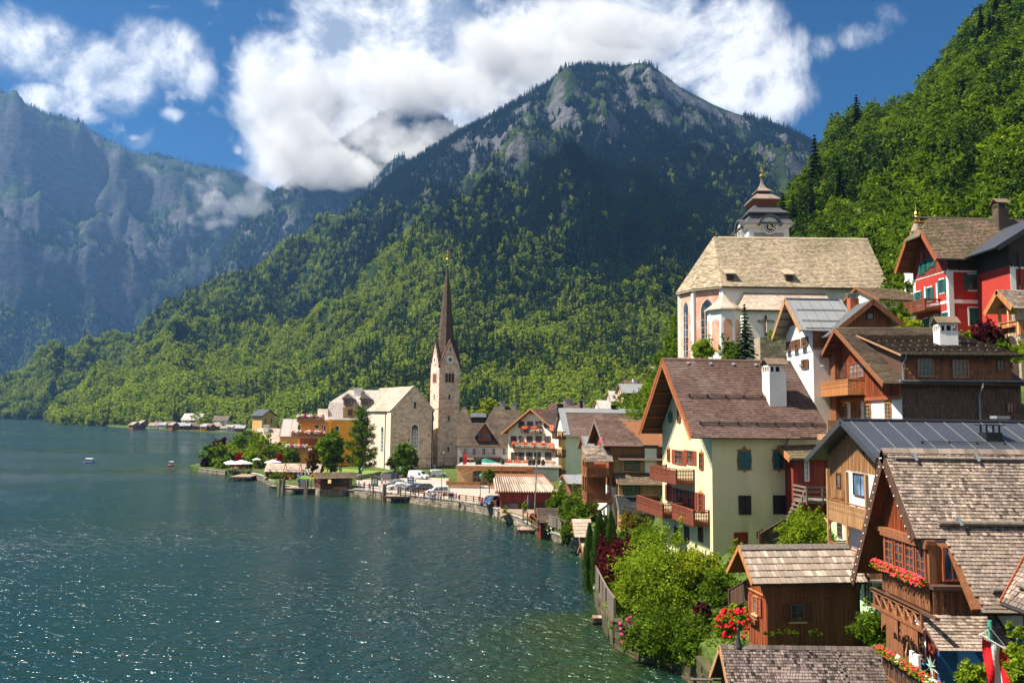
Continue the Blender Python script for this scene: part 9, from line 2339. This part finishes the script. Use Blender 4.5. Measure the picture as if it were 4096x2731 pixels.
h_=bush_px('clipped_hedge','long clipped green hedge with orange top above the water',1105,1902,75,36,193,MD,1800,.3,95,'hedge',depth=5);bush_px('clipped_hedge','right-hand end of the orange-topped hedge before the wall',1155,1903,62,26,190,['leaf_rust','leaf_mid'],1300,.28,96,'hedge',depth=4)
for i,(u,vc,w,h,d,l)in enumerate(((2232,1998,90,110,118,'leafy shrub against the corrugated boathouse end'),(2300,2010,110,130,114,'largest green shrub left of the carved balcony bay'),(2360,2040,80,100,108,'shrub below the carved balcony bay'),(2270,2065,80,70,106,'low bush behind the pale plank fence'),(2262,2130,40,110,101,'creeper hanging down the small shore wall'))):
 bush_px('shore_shrub',l,u,vc,w,h,d,MD,3000,.24,100+i,depth=4,n=12)
for i,(u,v,d,l)in enumerate(((2021,2060,128,'bright potted shrub on the boathouse ledge'),(2098,2035,123,'small potted shrub beside the boathouse door'))):
 t=bush_px('potted_shrub',l,u,v-18,26,40,d,BR,500,.16,110+i,'plant',depth=.8,n=6);mb=MB();mb.lathe([(.3,-.5),(.42,.15),(.38,.15)],8);mb.build('pot','zinc',t)
 # ---- wooded slope on the right
def slope_trees():
 rnd=random.Random(5);cand=[]
 P=[]
 tries=0;cells={}
 while tries<26000:
  tries+=1
  u=rnd.uniform(2430,4420);d=96+(430-96)*rnd.random()**.8
  x=ray(u,1661).x*d;z=ground_ud(u,d)
  uu,vv=proj((x,d,z+4))
  # keep clear of the church and houses
  if 2700<u<3560 and d<140:continue
  if u>=3560 and d<100+max(0,(3750-u))*.08:continue
  if u<2700 and d<165-(2700-u)*-.12:continue
  if u<2480 and d<300:continue
  if 2440<u<2600 and 235<d<285:continue
  if u<2700 and d>330:continue
  md=5.2;key=(int(x//md),int(d//md))
  if any((x-q[0])**2+(d-q[1])**2<md*md for a in(-1,0,1)for b in(-1,0,1)for q in cells.get((key[0]+a,key[1]+b),())):continue
  cells.setdefault(key,[]).append((x,d));cand.append((u,d,x,z))
 cand.sort(key=lambda c:(0 if 2400<c[0]<4170 else 1,c[1]*(1 if c[0]>2740 else.8)))
 # prototypes
 def proto(name,cm,th,tr,lab):
  t=thing(name,lab,'tree',(0,0,-500));inst('crown',cm,t,(0,0,0));trunk_mb(th,tr,3,.7,4,1.8).build('trunk','bark',t);return t
 L1,L2,L3='bright green broadleaf tree on the steep wooded slope','deep green broadleaf tree on the steep wooded slope','dark spruce on the steep wooded slope'
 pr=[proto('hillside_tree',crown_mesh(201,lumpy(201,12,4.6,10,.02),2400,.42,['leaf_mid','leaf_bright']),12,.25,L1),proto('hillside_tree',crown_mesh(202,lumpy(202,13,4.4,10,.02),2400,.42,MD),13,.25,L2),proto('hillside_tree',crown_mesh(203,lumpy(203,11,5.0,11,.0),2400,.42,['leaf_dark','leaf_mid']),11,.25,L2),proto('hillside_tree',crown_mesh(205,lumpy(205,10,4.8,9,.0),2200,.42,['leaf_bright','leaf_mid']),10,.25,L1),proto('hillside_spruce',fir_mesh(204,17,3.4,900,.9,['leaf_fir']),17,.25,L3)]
 used=set();rest=[]
 for i,(u,d,x,z)in enumerate(cand):
  n=fbm(x/38,d/38,4,4);left=u<2760
  if left or d<150 and u<3200:k=rnd.choice((0,0,3,3,1))
  elif n>.3:k=rnd.choice((4,2,2))
  elif n>-.12:k=rnd.choice((1,2,2,1,3))  # dark-leaved crowns stand in for the shadows between trees
  else:k=rnd.choice((0,3,1))
  s=rnd.uniform(.75,1.2)*(.8 if left else 1.0)
  if i<290:
   lab=(L1,L2,L2,L1,L3)[k];g='trees of the steep wooded slope'
   if k not in used:t=pr[k];t.location=(x,d,z-.8);t.scale=(s,s,s*rnd.uniform(.9,1.15));t['group']=g;used.add(k)
   else:dup(pr[k],(x,d,z-.8),rnd.random()*6.28,lab,g,scale=(s,s,s*rnd.uniform(.9,1.15)))
  else:rest.append((x,d,z-.8,s,k))
 for k,t in enumerate(pr):
  if k not in used:
   for c in list(t.children):bpy.data.objects.remove(c)
   bpy.data.objects.remove(t)
 forest_gn('hillside_forest',[[c for c in p.children if c.name.startswith('crown')][0].data if k in used else PF[0]for k,p in enumerate(pr)if k in used or True],rest,9)
slope_trees()
def undergrowth():
 rnd=random.Random(12);mb=MB();n=0
 while n<15000:
  u=rnd.uniform(2400,3420);d=rnd.uniform(interp(u,SHORE)+.5,82);x=ray(u,1661).x*d
  if fbm(x/4,d/4,2,3)<-.12:continue
  n+=1;g=ground_ud(u,d);p=Vector((x,d,g+abs(rnd.gauss(0,.16))));mb.cur=rnd.uniform(-.7,.5);leafquad(mb,p,.15*rnd.uniform(.6,1.3),rnd)
 o=mb.build('undergrowth','leaf_mid');o['kind']='stuff'
undergrowth()
# grass tufts of the garden lawn
def lawn_patch(name,pts,z,n,seed):
 rnd=random.Random(seed);mb=MB();xs=[p[0]for p in pts];ys=[p[1]for p in pts]
 for k in range(n):
  a,b,c=rnd.random(),rnd.random(),0;p=Vector((*pts[0],z)).lerp(Vector((*pts[1],z)),a).lerp(Vector((*pts[3],z)).lerp(Vector((*pts[2],z)),a),b);zz=max(z,ground(p.x,p.y));p.z=zz;mb.cur=rnd.uniform(-.5,.6)
  h=rnd.uniform(.08,.2);w=Vector((rnd.gauss(0,.03),rnd.gauss(0,.03),0));mb.quad(p-w,p+w,p+Vector((rnd.gauss(0,.05),rnd.gauss(0,.05),h)))
 o=mb.build(name,'leaf_bright');o['kind']='stuff'
a,b=(ray(2405,1661).x*73,73),(ray(2470,1661).x*62.5,62.5);c,d_=(ray(2570,1661).x*63,63),(ray(2520,1661).x*76,76)
lawn_patch('grass',[a,b,c,d_],1.8,9000,3)
# ================================================================== cloud hanging on the ridges
def cloud_bank():
# lumps in overview pixels: x, y, rx, ry, distance, strength
 L=[(560,470,55,26,3000,.8),(585,430,30,30,3050,.8),(528,505,22,30,2980,.7),(640,400,70,42,3300,1),(700,340,110,90,3400,1.1),(760,390,120,48,3300,1.1),(850,400,75,36,3250,1),(930,345,110,45,3250,1),(1010,310,85,36,3250,.9),(840,300,90,60,3500,1),(960,200,200,60,3500,1.1),(1120,235,110,42,3300,1),(1240,165,75,26,2900,.9),(1330,128,80,28,2750,.9),(1440,128,90,26,2700,.9),(1500,150,40,16,2650,.5),(700,240,140,110,3700,1.1),(1180,130,180,70,3300,1.1),(1400,80,200,60,3000,1.1)]
 C0=at(1000*KX,280*KX,3200)
 m=bpy.data.materials.new('cloud');m.use_nodes=True;nt=NT(m.node_tree);nt.N.clear()
 out=nt.node('ShaderNodeOutputMaterial');v=nt.node('ShaderNodeVolumePrincipled');nt.L.new(v.outputs[0],out.inputs['Volume'])
 co=nt.node('ShaderNodeTexCoord').outputs['Object']
 tot=None;lo=Vector((1e9,)*3);hi=-lo
 for(x,y,rx,ry,d,s)in L:
  c=at(x*KX,y*KX,d);k=KX/F*d;r=Vector((rx*k*1.35,0,ry*k*1.45));r.y=(r.x+r.z)*.45
  for i in range(3):lo[i]=min(lo[i],c[i]-r[i]*1.15);hi[i]=max(hi[i],c[i]+r[i]*1.15)
  q=nt.vm('MULTIPLY',nt.vm('SUBTRACT',co,tuple(c)),(1/r.x,1/r.y,1/r.z))
  g=nt.mapr(nt.vm('LENGTH',q),0.0,1.0,s,0.0)
  tot=g if tot is None else nt.m('MAXIMUM',tot,g)
 n=nt.noise(co,0.0048,9,0.64,0.35)
 dens=nt.m('ADD',tot,nt.m('MULTIPLY',nt.m('SUBTRACT',n,0.52),1.9))
 dens=nt.mapr(dens,0.24,0.52,0.0,0.026)
 nt.L.new(dens,v.inputs['Density']);v.inputs['Color'].default_value=(.90,.92,.94,1);v.inputs['Anisotropy'].default_value=0.1
 MATS['cloud']=m
 mb=MB();mb.box(lo.x,hi.x,lo.y,hi.y,lo.z,hi.z);o=mb.build('cloud','cloud');o['kind']='stuff'
cloud_bank()
SC.cycles.volume_step_rate=2.0;SC.cycles.volume_max_steps=256
